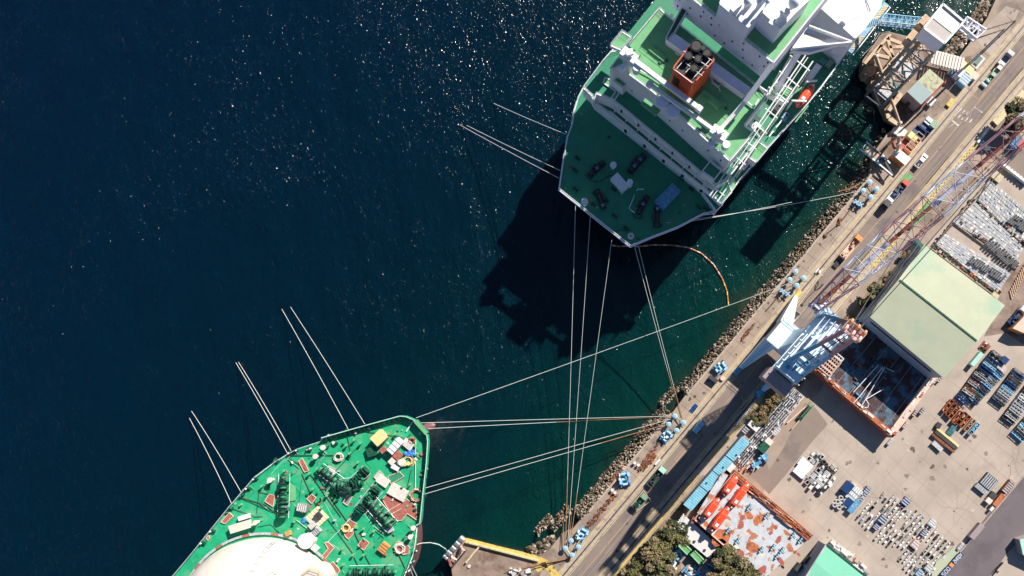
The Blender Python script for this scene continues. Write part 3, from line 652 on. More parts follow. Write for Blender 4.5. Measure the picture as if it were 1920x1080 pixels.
# covered boat shape beside the lifeboat
mb = MB(); mb.prism(PP(q('B', 830,635, 905,530, 950,560, 870,665), 20), ZD, 'ship_pale', 'ship_white'); mb.build('boat_cover', g1)
mb = MB(); mb.box(P(*q('B', 945,535)[0], 18.5), 1.6, 1.6, 1.2, SANG, 'teal'); mb.build('pump', g1)
# davits of the lifeboat
mb = MB()
for pts in (q('B', 700,850, 820,855), q('B', 820,690, 910,680), q('B', 640,880, 720,770)):
    a_, b_ = PP(pts, 23); mb.beam(a_, b_, .4, .5, 'ship_white'); mb.beam((a_.x,a_.y,ZD), a_, .4, .5, 'ship_white')
for pts in (q('B', 640,870, 750,740), q('B', 560,970, 700,800), q('B', 700,800, 840,690)):
    a_, b_ = PP(pts, 22); mb.beam(a_, b_, .35, .3, 'deck_green_lt')
mb.build('davit', g1)
# stern (poop) deck gear, in the shade of the house
def winch(par, c, ang, n=4, sc=1.0, m='green_dark', m2='machine_blue'):
    o = MB(); o.box(c, 7.5*sc, 2.2*sc, .35, ang, m); r = o.build('mooring_winch', par)
    ca, sa = math.cos(ang), math.sin(ang); ax = Vector((ca, sa, 0))
    o = MB(); o.tube(c + ax*(-3.6*sc) + Vector((0,0,1.1)), c + ax*(3.6*sc) + Vector((0,0,1.1)), .28*sc, m, 8); o.build('shaft', r)
    for i in range(n):
        p = c + ax*((-2.7 + 5.4*i/max(1, n-1))*sc) + Vector((0,0,1.1)); o = MB(); L_ = .55*sc
        o.tube(p - ax*L_, p + ax*L_, .62*sc, m2 if i % 2 else m, 12); o.tube(p - ax*(L_+.1), p - ax*L_, 1.0*sc, m, 12); o.tube(p + ax*L_, p + ax*(L_+.1), 1.0*sc, m, 12); o.build('drum', r)
    o = MB(); o.box(c + Vector((-sa, ca, 0))*1.3*sc, 2.0*sc, .9*sc, 1.5*sc, ang, m); o.build('motor', r)
    return r
def PZ(t_, x_, y_, z_): return P(*q(t_, x_, y_)[0], z_)
for t_, x_, y_, an, n_ in (('C',400,385,.75,3),('C',740,340,.85,5),('C',790,690,1.1,3),('C',430,640,-1.2,2),('C',910,790,1.5,2)):
    p = PZ(t_, x_, y_, ZD+1); winch(g1, Vector((p.x,p.y,ZD)), an, n_, .8 + .1*(n_ > 3), 'dark_grey')
mb = MB(); p = PZ('C', 595, 500, 19.5); mb.box((p.x,p.y,ZD), 5.0, 2.6, 2.5, -.85, 'ship_white'); p2 = PZ('C', 680,500,19.8); mb.cyl((p2.x,p2.y,ZD), .9, 2.8, 'ship_white', 14); mb.build('deck_locker', g1)
for x_, y_, r_, z_ in ((540,355,.95,19.5),(298,665,1.0,20),(1372,700,.7,18.5)):
    mb = MB(); p = PZ('C', x_, y_, z_); mb.cyl((p.x,p.y,ZD), r_*.6, z_-ZD-.4, 'ship_pale', 10); mb.cyl((p.x,p.y,z_-.4), r_, .4, 'ship_white' if r_ > .9 else 'pale_blue', 16); mb.build('mushroom_vent', g1)
mb = MB(); p = PZ('C', 1000, 618, 19.5); mb.box((p.x,p.y,ZD), 7.2, 3.4, 2.4, .80, 'machine_blue'); solo(mb, 'container', 'blue container on the shaded stern deck of the gas carrier', 'container')
mb = MB(); p = PZ('C', 688, 955, 17.4); mb.ring((p.x,p.y,ZD), .8, .18, 'ship_white'); mb.ring((p.x,p.y,ZD+.3), .4, .12, 'ship_white'); mb.build('fairlead', g1)
mb = MB()
for x_, y_ in ((240,300),(215,400),(220,560),(550,785),(650,890),(930,860),(1260,710),(1320,725),(480,650),(380,600),(1120,470),(1200,560),(900,730),(545,560),(370,690)):
    p = PZ('C', x_, y_, ZD); mb = MB()
    for s_ in (-.5,.5): mb.cyl(p + SB*s_, .3, .9, 'green_dark', 8)
    mb.box(p, 1.8, .8, .12, SANG-math.pi/2, 'green_dark'); mb.build('mooring_bitts', g1)
mb = MB(); mb.path(PP(q('C', 735,575, 745,560, 800,562), ZD+1.6), .12, 'ship_white', 5); mb.path(PP(q('C', 720,610, 672,725, 720,760), ZD+1), .12, 'ship_white', 5); mb.build('pipe_rail', g1)
mb = MB()
for pts in (q('C', 300,440, 350,490, 420,500, 520,440), q('C', 700,760, 720,800, 770,810, 790,790), q('C', 540,920, 600,905, 650,910)): mb.path(PP(pts, ZD+.15), .10, 'rope_dark', 5)
mb.build('rope_on_deck', g1)
for k, (x_, y_) in enumerate((((225,20)), (1110+250,430*2))): pass
# gangway fittings and pontoon-like blue strip on the starboard side near the jetty
mb = MB(); a_, b_ = P(1662,8,20), P(1592,98,20); mb.beam(a_, b_, 1.8, .6, 'machine_blue'); mb.beam(a_+SB*1.4, b_+SB*1.4, .25, .25, 'ship_white')
for i in range(12): p = a_.lerp(b_, .05+.035*i); mb.box(p+SB*.2+Vector((0,0,.32)), .3, 1.2, .06, SANG+.6, 'yellow')
for i in range(8): p = a_.lerp(b_, .68+.035*i); mb.box(p+SB*.2+Vector((0,0,.32)), .3, 1.0, .06, SANG+.6, 'yellow')
mb.build('boarding_platform', g1)
# ---- enclosed red lifeboat (one design, used on the ship and on the hull block)
def make_lifeboat(label, group=None):
    r = thing('lifeboat', label, 'lifeboat', (0,0,0), group)
    vs = []; n = 14; st = [(-4.0,.25,.9,1.5),(-3.6,.8,.6,2.0),(-2.6,1.2,.2,2.3),(-1,1.35,0,2.45),(1,1.35,0,2.45),(2.4,1.15,.15,2.2),(3.4,.7,.5,1.8),(3.95,.15,1.0,1.4)]
    for x, hw, zl, zh in st:
        for i in range(n):
            t = 2*math.pi*i/n; yy = hw*math.copysign(abs(math.cos(t))**.8, math.cos(t)); zc = (zl+zh)/2; vs.append((x, yy, zc + (zh-zl)/2*math.sin(t)))
    fs = [(j*n+i, j*n+(i+1)%n, (j+1)*n+(i+1)%n, (j+1)*n+i) for j in range(len(st)-1) for i in range(n)] + [tuple(range(n))[::-1], tuple(range((len(st)-1)*n, len(st)*n))]
    o = MB(); o.add(vs, fs, 'lifeboat_red'); o.build('hull', r, world=False, smooth=True)
    o = MB(); o.box((-2.1,0,2.0), 1.3, 1.3, .85, 0, 'lifeboat_red'); o.build('cockpit', r, world=False)
    o = MB(); o.box((-1.75,0,2.86), .9, .9, .03, 0, 'white'); o.box((-2.75,0,2.3), .06, 1.0, .35, 0, 'glass'); o.build('hatch', r, world=False)
    o = MB(); o.tube((-3.4,0,2.2), (3.3,0,2.0), .06, 'white', 5)
    for sx in (-2.6,-1.2,0.2,1.6,2.8): o.beam((sx,-.75,2.28), (sx,.75,2.28), .07, .16, 'boom_pale')
    for sy in (-.75,.75): o.tube((-2.8,sy,2.25), (2.8,sy,2.2), .05, 'boom_pale', 4)
    o.build('grab_rail', r, world=False)
    o = MB(); o.box((3.3,0,1.75), .5, .5, .4, 0, 'white'); o.box((-3.5,0,1.9), .4, .4, .4, 0, 'white'); o.build('hook', r, world=False)
    return r
lb = make_lifeboat('red enclosed lifeboat hung in davits on the starboard side of the gas carrier')
p = P(1512,177,22); lb.location = (p.x, p.y, 20.0); lb.rotation_euler = (0,0,SANG+.02); lb.scale = (1.0,1.0,1.0)
# ================================================================ second carrier, bow at the lower left
Z2 = 18.0
B2 = Vector((0.62, 0.78, 0)).normalized(); B2ANG = math.atan2(B2.y, B2.x)
g2 = thing('tanker', 'bow of a tanker with bright green rusty foredeck and cream domed tank at the bottom', 'ship', P(620, 960, 0) + Vector((0,0,WZ)))
port_ = [(60,1420), (230,1188)] + [(325,1080)] + q('O', 150,930, 500,495, 720,238, 880,118, 990,50) + q('V', 90,362, 280,300, 303,268)
bow_ = q('V', 620,178, 960,85, 1010,88, 1075,115, 1150,190, 1190,250, 1196,300, 1185,480, 1160,700, 1130,985)
stb_ = q('V', 1100,1002) + q('Q', 1100,645, 1085,790, 1070,880, 1030,990, 990,1080) + [(690,1200), (560,1390), (400,1600), (120,1600)]
outl = port_ + bow_ + stb_
dk2 = PP(outl, Z2)
# hull with flare at the bow
mb = MB(); c2 = P(560, 1060, Z2)
bot = []
for p in dk2:
    a_ = (p-c2).dot(B2); k = 1.0 - max(0, min(.16, (a_-8)*.006)); bot.append(Vector((c2.x+(p.x-c2.x)*k, c2.y+(p.y-c2.y)*k, 0)))
mb.prism([Vector((p.x,p.y,Z2-.05)) for p in dk2], WZ-1, 'hull_red', 'deck_green2', bot=bot); mb.build('hull', g2)
fd_mb = MB(); fd_mb.sheet([Vector((p.x,p.y,Z2)) for p in dk2], 'deck_green2')
mb = MB(); p0 = P(806, 802, WZ); mb.ball((p0.x-1.0, p0.y, WZ-.5), 2.4, 'hull_red', 16, 10, .55, False, 1.35, .6, math.atan2(.35,.94)); mb.build('bulbous_bow', g2, smooth=True)
# bulwark round the bow with its stays
bw = PP(q('V', 303,268) + bow_ + q('V', 1100,1002), Z2)
mb = MB(); inn = [c2 + (p-c2)*.992 for p in bw]
for i in range(len(bw)-1):
    a_, b_ = bw[i], bw[i+1]; up = Vector((0,0,1.9))
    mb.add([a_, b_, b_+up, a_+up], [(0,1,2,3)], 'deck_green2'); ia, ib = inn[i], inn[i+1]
    mb.add([ia, ib, ib+up, ia+up], [(3,2,1,0)], 'green_dark'); mb.beam(a_.lerp(ia,.5)+up, b_.lerp(ib,.5)+up, .26, .14, 'mint')  # inner face in darker green paints the shade inside the bulwark
blw = mb.build('bulwark', g2)
mb = MB()
for i in range(len(bw)-1):
    a_, b_ = bw[i], bw[i+1]; n = max(1, int((b_-a_).length/1.35))
    for j in range(n):
        p = a_.lerp(b_, (j+.5)/n); r_ = (c2-p); r_.z = 0; r_.normalize(); t_ = (b_-a_).normalized(); nn = Vector((-t_.y, t_.x, 0));
        if nn.dot(r_) < 0: nn = -nn
        mb.beam(p + nn*.1 + Vector((0,0,1.6)), p + nn*1.5 + Vector((0,0,.05)), .12, .12, 'deck_green2')
        mb.beam(p + nn*.1 + Vector((0,0,.08)), p + nn*1.5 + Vector((0,0,.08)), .12, .12, 'mint')
mb.build('bulwark_stay', g2)
pp_ = PP(port_[2:], Z2); mb = MB(); rail_line(mb, [c2 + (p-c2)*.995 for p in pp_], 1.1, .06, 'ship_white', 1.6)
pp_ = PP(stb_[:6], Z2); rail_line(mb, [c2 + (p-c2)*.995 for p in pp_], 1.1, .06, 'ship_white', 1.6); mb.build('guard_rail', g2)
# domed tank
tcen = P(470, 1174, 26); mb = MB()
mb.ball((tcen.x, tcen.y, Z2+3), 22.6, 'cream', 96, 24, .72, True); dome = mb.build('tank_dome', g2, smooth=True)
mb = MB(); mb.tube((tcen.x,tcen.y,Z2), (tcen.x,tcen.y,Z2+3.1), 22.8, 'cream', 96); mb.build('tank_skirt', g2)
mb = MB(); p = P(586,1088,30.5); mb.cyl((p.x,p.y,24), 3.6, 6.4, 'cream', 40); mb.cyl((p.x,p.y,30.4), 3.3, .2, 'cream', 40); mb.build('tank_platform', g2)
mb = MB(); rail_line(mb, PP([(566,1078),(582,1066),(600,1072),(608,1090)], 30.7), 1.0, .05, 'yellow', 1.5); rail_line(mb, PP([(500,1080),(512,1072),(525,1080)], 34.5), 1.2, .06, 'dark_grey', .8); mb.build('guard_rail', g2)
mb = MB()
for i in range(30):
    a0 = R(20+i*5); a1 = R(25+i*5); c_ = Vector((tcen.x,tcen.y,Z2+.5)); rr = 24.0
    mb.beam(c_+Vector((rr*math.cos(a0), rr*math.sin(a0), 0)), c_+Vector((rr*math.cos(a1), rr*math.sin(a1), 0)), .7, .12, 'galv' if i % 4 else 'brown_pad')
mb.build('walkway', g2)
def D2(t_, x_, y_, z_=Z2): return PZ(t_, x_, y_, z_)
mb = MB(); p = D2('O', 1135, 788, 21.5); mb.cyl((p.x,p.y,Z2), 2.0, 3.2, 'cream', 28); mb.cyl((p.x,p.y,Z2+3.2), 2.15, .3, 'ship_white', 28); mb.build('vent_trunk', g2)
def gp(t_, x_, y_, h_): p = PZ(t_, x_, y_, Z2+h_); return Vector((p.x, p.y, Z2))
# mushroom vents (white) and small green vents
for t_, x_, y_, r_ in (('O',835,272,.75),('O',1218,72,.72),('V',293,357,.75),('Q',1055,678,.7),('Q',1030,752,.7),('O',710,632,.7)):
    p = gp(t_, x_, y_, 2.2); mb = MB(); mb.cyl(p, r_*.55, 1.8, 'ship_white', 10); mb.cyl(p+Vector((0,0,1.7)), r_, .5, 'cream', 14); mb.build('mushroom_vent', g2)
mb = MB()
for t_, x_, y_ in (('O',960,190),('O',770,320),('O',1240,175),('O',1200,345),('O',1330,380),('O',1265,430),('O',1275,500),('O',1170,215),('O',1390,400),('V',560,290),('V',615,318),('V',495,335),('V',1035,665),('V',910,240),('V',855,240),
                   ('Q',640,680),('Q',460,850),('Q',550,900),('Q',640,900),('Q',970,320),('Q',470,980),('Q',910,1040),('Q',60,600),('Q',590,120),('V',1075,340),('V',520,405),('O',1045,620),('Q',725,700),('Q',400,400),('Q',280,430),('Q',330,400)):
    p = gp(t_, x_, y_, 1.0); mb = MB(); mb.cyl(p, .22, 1.2, 'deck_green2', 7); mb.cyl(p+Vector((0,0,1.2)), .4, .25, 'deck_green_lt', 9); mb.build('air_pipe', g2)
# windlasses and mooring winches: big dark green machinery
def windlass(c, ang, ln, wd, n, m='green_dark'):
    c = Vector(c); o = MB(); ca, sa = math.cos(ang), math.sin(ang); ax = Vector((ca,sa,0)); ay = Vector((-sa,ca,0))
    o.box(c, ln, wd*.5, .25, ang, 'deck_green'); r = o.build('windlass', g2)
    o = MB(); o.tube(c-ax*ln*.5+Vector((0,0,1.5)), c+ax*ln*.5+Vector((0,0,1.5)), .3, 'green_dark', 8); o.build('shaft', r)
    for i in range(n):
        p = c + ax*((-.44+.88*i/(n-1))*ln) + Vector((0,0,1.5)); big = 1.35 if i % 3 == 0 else (.95 if i % 3 == 1 else .7)
        o = MB(); w2 = ln/n*.28; o.tube(p-ax*w2, p+ax*w2, big*.7, 'green_dark' if i % 2 else 'deck_green', 12); o.tube(p-ax*(w2+.12), p-ax*w2, big, 'green_dark', 14); o.tube(p+ax*w2, p+ax*(w2+.12), big, 'green_dark', 14)
        if i % 2: o.beam(p+ay*-wd*.45-Vector((0,0,.9)), p+ay*wd*.45-Vector((0,0,.9)), .35, .5, 'deck_green')
        o.build('drum', r)
    o = MB()
    for i in range(n*2):
        p = c + ax*rnd(-.48,.48)*ln + ay*rnd(-.5,.5)*wd; o.box(p, rnd(.4,1.0), rnd(.3,.8), rnd(.6,1.9), ang, random.choice(['green_dark','deck_green','deck_green','steel','deck_green2']))
    for i in range(4):
        p = c + ax*rnd(-.45,.45)*ln + ay*rnd(-.5,.5)*wd; o.box(p, .4, .4, rnd(1.2,1.9), ang, random.choice(['rust_red','ship_pale','brown_pad']))
    for s_ in (-.5,.5): o.tube(c+ax*ln*.5+ay*s_*wd+Vector((0,0,.9)), c-ax*ln*.5+ay*s_*wd+Vector((0,0,.9)), .07, 'ship_pale', 4)
    o.build('gearbox', r); return r
windlass(gp('O', 965,400,0), math.pi/2-.03, 12.5, 3.2, 9)
windlass(gp('V', 400,615,0), -.62, 10.0, 3.4, 8); windlass(gp('V', 545,660,0), .15, 6.5, 3.6, 5); windlass(gp('V', 620,590,0), .75, 5, 3, 4)
windlass(gp('V', 690,790,0), .9, 8.5, 3.6, 7); windlass(gp('V', 790,910,0), -.85, 10.0, 4.4, 8); windlass(gp('Q', 715,1040,0), .02, 12.5, 3.8, 9); windlass(gp('V', 480,690,0), -.3, 5, 2.2, 4)
mb = MB(); mb.prism([gp('O',1010,290,0)+Vector((0,0,.3)), gp('O',1060,330,0)+Vector((0,0,.3)), gp('O',1060,440,0)+Vector((0,0,.3)), gp('O',1000,450,0)+Vector((0,0,.3))], Z2, 'deck_green', 'deck_green_lt'); mb.build('winch_platform', g2)
# painted / rusty pads with raised pale edges
def pad(t_, pts, m='brown_pad', h_=.25):
    tp = PP(q(t_, *pts), Z2+h_); mb = MB(); mb.prism(tp, Z2, 'boom_pale', m); o = mb.build('deck_pad', g2); mb = MB(); n = len(tp)
    for i in range(n): mb.beam(tp[i]+Vector((0,0,.05)), tp[(i+1)%n]+Vector((0,0,.05)), .16, .16, 'boom_pale')
    mb.build('coaming', o)
pad('V', (795,790, 860,730, 960,790, 1000,790, 1080,850, 1090,970, 1005,912, 960,970, 905,975)); pad('O', (425,625, 495,545, 530,575, 460,640)); pad('O', (1150,430, 1190,390, 1228,420, 1190,470)); pad('O', (1080,110, 1110,85, 1165,190, 1130,205))
pad('Q', (455,680, 515,600, 582,640, 540,690, 555,720, 510,770, 485,745)); pad('Q', (588,820, 635,760, 685,800, 640,862)); pad('Q', (465,460, 500,395, 545,410, 500,485), 'steel'); pad('Q', (890,840, 925,785, 1025,830, 1020,890, 975,900)); pad('O', (795,450, 830,390, 880,400, 865,495)); pad('V', (725,605, 770,550, 810,590, 760,640), 'pale_grey')
pad('O', (1300,800, 1325,790, 1380,840, 1340,890, 1300,940, 1270,920, 1330,850)); pad('O', (1290,1010, 1370,960, 1430,1030, 1400,1080, 1320,1070)); pad('V', (840,600, 940,560, 980,600, 870,665), 'deck_green'); pad('O', (300,760, 320,735, 330,760, 315,780)); pad('V', (780,365, 820,355, 830,390, 795,405))
pad('V', (305,600, 340,510, 400,540, 330,650), 'pale_grey')
# chains, wires and long pipes over the deck
mb = MB()
for t_, pts, r_, m_ in (('V', (1080,290, 1075,720), .16, 'mint'), ('V', (665,220, 960,268, 1080,300), .08, 'rope_dark'), ('O', (1000,85, 1080,130, 1200,240, 1310,400, 1440,580), .09, 'rope_dark'), ('O', (980,62, 1380,60), .1, 'rope_dark'), ('O', (1110,215, 1160,330, 1240,500), .08, 'rope_dark'),
                        ('O', (600,415, 810,480, 900,560), .09, 'rope_dark'), ('O', (530,510, 720,580, 780,575), .08, 'rope_dark'), ('O', (750,360, 730,550), .08, 'rope_dark'), ('V', (500,240, 525,370, 500,440), .08, 'rope_dark'), ('V', (600,340, 480,470, 400,560), .08, 'rope_dark'), ('Q', (240,200, 350,400, 560,700, 650,900), .09, 'rope_dark'),
                        ('Q', (340,600, 430,720, 560,900), .08, 'rope_dark'), ('Q', (985,890, 940,800), .08, 'rope_white'), ('Q', (760,290, 560,560, 440,690, 330,800), .13, 'mint'), ('Q', (770,305, 570,575, 450,705), .10, 'teal'), ('V', (1045,540, 1010,680), .09, 'rope_dark'), ('V', (1060,130, 1000,220), .2, 'ship_white'), ('V', (1040,240, 960,310), .09, 'rope_dark'),
                        ('V', (820,905, 1000,800), .12, 'boom_pale'), ('V', (850,930, 960,870), .12, 'boom_pale'), ('O', (745,660, 850,640, 900,690, 970,750), .1, 'deck_green'), ('O', (600,420, 870,540), .08, 'rope_dark'), ('O', (745,370, 900,400), .08, 'rope_dark'), ('Q', (560,920, 600,1000, 570,1080), .09, 'rope_dark'), ('Q', (930,880, 990,1010, 960,1080), .09, 'rope_dark'), ('Q', (640,880, 700,990), .09, 'rope_dark')):
    mb.path([v + Vector((0,0,.25)) for v in PP(q(t_, *pts), Z2)], r_, m_, 5)
mb.build('rigging', g2)
mb = MB()      # fairlead platform at the stem and roller fairleads round the rail
mb.prism(PP(q('V', 1060,140, 1085,120, 1180,230, 1155,248), Z2+2.0), Z2+.2, 'deck_green', 'deck_green_lt'); mb.build('stem_platform', g2)
for t_, x_, y_ in (('V',175,370),('V',320,345),('V',60,385),('V',505,215),('V',640,180),('V',690,185),('V',1155,620),('V',1145,760),('V',1160,540),('O',600,400),('O',650,340),('O',710,260),('O',350,700),('O',270,800),('O',500,510),('O',890,105),('O',1010,40),('Q',1075,870),('Q',1050,960),('Q',1010,1040),('V',1110,900),('V',1130,700)):
    p = gp(t_, x_, y_, .6); mb = MB(); mb.box(p, 1.5, .7, .7, rnd(0,3), 'green_dark')
    for s_ in (-.4,.4): mb.cyl(p+Vector((s_,s_*.4,0)), .22, 1.1, random.choice(['deck_green','ship_white','galv','green_dark']), 7)
    mb.build('fairlead', g2)
# ---- loose gear standing on the foredeck (each its own thing)
def gear(name, t_, x_, y_, l_, w_, h_, an, m_, label, cat, extra=None, group=None):
    p = gp(t_, x_, y_, h_); mb = MB(); mb.box(p, l_, w_, h_, an, m_)
    ca, sa = math.cos(an), math.sin(an)
    if extra == 'lid': mb.box(p+Vector((0,0,h_)), l_*1.06, w_*1.06, .12, an, m_)
    if extra == 'straps':
        for s_ in (-.3,0,.3): mb.box((p.x+ca*l_*s_, p.y+sa*l_*s_, p.z+h_), .12, w_*1.02, .06, an, 'dark_grey')
    if extra == 'slats':
        for s_ in range(5): mb.box((p.x+ca*l_*(-.4+.2*s_), p.y+sa*l_*(-.4+.2*s_), p.z+h_), l_*.1, w_*.96, .08, an, 'offwhite')
    return solo(mb, name, label, cat, group)
gear('crate', 'V', 765,275, 3.6,3.0,2.4, .75, 'crate_yellow', 'large yellow tarpaulin covered crate on the green bow deck of the tanker', 'crate', 'lid')
gear('deck_box', 'V', 900,345, 4.6,2.2,2.2, .85, 'white', 'long white box near the bow tip of the tanker', 'box', 'straps')
gear('deck_box', 'V', 1010,330, 3.4,2.2,.8, -.7, 'pale_grey', 'flat grey box beside the long white box near the bow tip', 'box', 'slats')
gear('deck_box', 'V', 920,425, 2.4,2.2,1.0, .8, 'brown_pad', 'brown box in the middle of the jumble near the bow tip', 'box', 'lid')
gear('deck_box', 'V', 880,470, 2.0,1.6,1.0, .8, 'cream', 'small cream box below the brown box near the bow tip', 'box', 'lid')
gear('deck_box', 'V', 905,525, 2.2,1.2,.8, -.5, 'white', 'small white box at the lower end of the jumble near the bow tip', 'box', 'lid')
mb = MB(); p = gp('V', 955,485,1.2); mb.cyl(p, 1.1, 1.2, 'cream', 14); mb.cyl(p+Vector((0,0,1.2)), .8, .2, 'offwhite', 14); solo(mb, 'tub', 'round cream tub beside the striped rope pile near the bow tip', 'tub')
mb = MB(); p = gp('V', 1015,405,.8)
for i in range(9): mb.ball(p+Vector((rnd(-1.2,1.2), rnd(-1.2,1.2), .3)), rnd(.5,.9), 'tarp_blue', 8, 5, .6)
solo(mb, 'tarpaulin', 'crumpled bright blue tarpaulin near the bow tip of the tanker', 'tarpaulin')
mb = MB(); p = gp('O', 1130,615,.8)
for i in range(5): mb.ball(p+Vector((rnd(-.6,.6), rnd(-.7,.7), .3)), rnd(.4,.6), 'tarp_blue', 8, 5, .6)
solo(mb, 'tarpaulin', 'small blue tarpaulin bundle beside the cream pallet near the tank dome', 'tarpaulin')
def coil(t_, x_, y_, r_, m1, m2, label):
    p = gp(t_, x_, y_, .4); mb = MB()
    for k in range(3): mb.ring(p+Vector((rnd(-.2,.2), rnd(-.2,.2), k*.22)), r_*(1-.15*k), .16, m1 if k % 2 else m2, 14)
    for k in range(4):
        a0 = rnd(0,6.3); pts = [p + Vector((r_*.9*math.cos(a0+j*.7)*(1+.25*math.sin(j*2)), r_*.9*math.sin(a0+j*.7), .5+.1*k)) for j in range(8)]; mb.path(pts, .13, m2 if k % 2 else m1, 5)
    return solo(mb, 'rope_coil', label, 'rope coil')
coil('V', 1020,465, 1.5, 'black', 'crate_yellow', 'black and yellow coiled rope pile near the bow tip')
coil('V', 1085,760, 1.9, 'cream', 'rope_brown', 'cream and brown rope pile against the starboard bulwark of the tanker')
coil('V', 425,440, 1.2, 'rope_brown', 'offwhite', 'brown rope coil on the port side of the tanker foredeck')
coil('Q', 945,850, 1.5, 'cream', 'offwhite', 'cream rope heap on a red pad by the starboard rail')
coil('V', 490,1035, 1.2, 'yellow', 'crate_yellow', 'yellow rope heap on a red and white pad in the middle of the foredeck')
coil('V', 640,585, 1.3, 'boom_pale', 'rope_brown', 'pink and brown rope coil between the two windlasses')
coil('V', 1045,300, .9, 'rope_brown', 'rust', 'rusty rope coil just behind the stem of the tanker')
gear('tarpaulin', 'V', 800,640, 3.6,2.4,.7, -.6, 'offwhite', 'white sheet folded over gear on the starboard side above the windlass', 'tarpaulin')
gear('tarpaulin', 'V', 925,735, 5.4,3.4,.8, -.5, 'offwhite', 'large white sheet spread on the red pad on the starboard side', 'tarpaulin', 'slats')
gear('pallet', 'O', 1230,590, 5.0,4.6,.6, .75, 'crate_yellow', 'large yellow and white pallet of gear in the centre of the foredeck', 'pallet', 'slats')
gear('deck_box', 'O', 1190,655, 2.0,1.6,1.6, .75, 'galv', 'grey lattice box at the front corner of the yellow pallet', 'box', 'slats')
gear('deck_box', 'O', 1228,705, 2.0,1.6,1.4, .75, 'galv', 'grey lattice box next to the tank end of the yellow pallet', 'box', 'straps')
gear('deck_box', 'O', 1240,575, 1.8,1.8,1.6, .75, 'dark_grey', 'dark grey machine standing on the yellow pallet', 'machine', 'straps')
gear('deck_box', 'O', 1105,505, 2.8,2.2,1.6, -.2, 'steel', 'grey box with a cross frame between the winch and the yellow pallet', 'box', 'slats')
gear('deck_box', 'O', 580,665, 5.6,2.2,1.8, .3, 'cream', 'long cream box beside the tank dome on the port side', 'box', 'lid')
gear('deck_box', 'O', 615,585, 3.0,1.2,1.2, .3, 'white', 'narrow white box outboard of the long cream box', 'box', 'lid')
gear('deck_box', 'O', 985,722, 1.2,1.2,1.4, .3, 'orange', 'small orange box close to the white vent trunk', 'box', 'lid')
gear('deck_box', 'O', 1210,845, 2.2,1.4,1.2, -.7, 'offwhite', 'pale box between the vent trunk and the rusty frames', 'box', 'lid')
gear('deck_box', 'V', 800,378, 1.6,1.4,1.6, .75, 'rust_red', 'small red box near the yellow crate', 'box', 'lid')
gear('deck_box', 'V', 700,392, 2.6,2.6,1.2, .3, 'green_dark', 'dark open topped box with pale rim below the yellow crate', 'box')
gear('deck_box', 'Q', 805,845, 2.8,2.4,1.2, .9, 'orange', 'orange and brown box on the starboard half of the foredeck', 'box', 'straps')
gear('deck_box', 'Q', 860,690, 1.6,1.4,1.0, .4, 'galv', 'grey box at the lower end of the starboard windlass', 'box', 'lid')
gear('deck_box', 'Q', 1000,250-115, 1.6,.8,.8, .4, 'crate_yellow', 'little yellow box outboard of the striped rope pile', 'box')
# ================================================================ jetty: gangway tower, sheds, lattice frames on the pier head
def bxz(pts, z): return PP(pts, z)
# tall lattice tower carrying the cabin
tw = thing('gangway_tower', 'tall lattice gangway tower carrying a grey roofed cabin above the pier head', 'tower', P(1700,180,0))
legs_b = PP(q('E', 290,640, 400,720, 640,600, 500,500), 1.0)
cab = q('E', 590,242, 750,42, 925,190, 762,372)
ct = PP(cab, 38.0)
zc = 33.5
lt = [Vector((p.x,p.y,zc)) for p in ct]
cc_ = sum(lt, Vector())/4
# the tower stands right below the cabin
lb_ = [Vector((cc_.x+(p.x-cc_.x)*.92, cc_.y+(p.y-cc_.y)*.92, 0.0)) for p in lt]
mb = MB(); lattice(mb, lb_, [Vector((cc_.x+(p.x-cc_.x)*.92, cc_.y+(p.y-cc_.y)*.92, zc)) for p in lt], 6, .42, .24, 'steel'); mb.build('lattice_frame', tw)
mb = MB()
for k in range(4):       # landings and stair flights inside
    z_ = 6 + k*7; c_ = Vector((cc_.x, cc_.y, z_)); mb.box(c_ + QA*(3 if k % 2 else -3), 3.0, 5.0, .15, QANG, 'galv'); mb.beam(c_-QA*3.5-QB*1.5, c_+QA*3.5-QB*1.5+Vector((0,0,6.8)), 1.0, .3, 'sand_steel')
    mb.beam(c_-QB*4, c_+QB*4, .4, .5, 'sand_steel'); mb.beam(c_-QA*4, c_+QA*4+Vector((0,0,0)), .4, .5, 'sand_steel')
mb.build('stair_flight', tw)
mb = MB(); mb.prism(ct, zc, 'ship_pale', 'grey_roof'); cb = mb.build('cabin', tw)
mb = MB(); mb.prism([v+Vector((0,0,.12)) for v in PP(q('E', 665,150, 750,55, 905,190, 830,280), 38.0)], 38.0, 'roof_white', 'roof_white'); mb.build('roof_panel', cb)
mb = MB()
for i in range(4): mb.beam(ct[i]+Vector((0,0,.25)), ct[(i+1)%4]+Vector((0,0,.25)), .5, .5, 'white')
mb.build('parapet', cb)
# outrigger frame from the cabin towards the land
mb = MB(); o4 = PP(q('a', 385,430, 475,285, 800,500, 640,650), 24)
lattice(mb, [o4[0], o4[1], o4[1]-Vector((0,0,1.6)), o4[0]-Vector((0,0,1.6))], [o4[3], o4[2], o4[2]-Vector((0,0,1.6)), o4[3]-Vector((0,0,1.6))], 3, .26, .18, 'crane_pale')
for a_, b_ in ((o4[3], QD(U(70), -4, .1)), (o4[2], QD(U(50), -3, .1))): mb.tube(a_, b_, .2, 'rail_dark', 6)
mb.build('access_frame', tw)
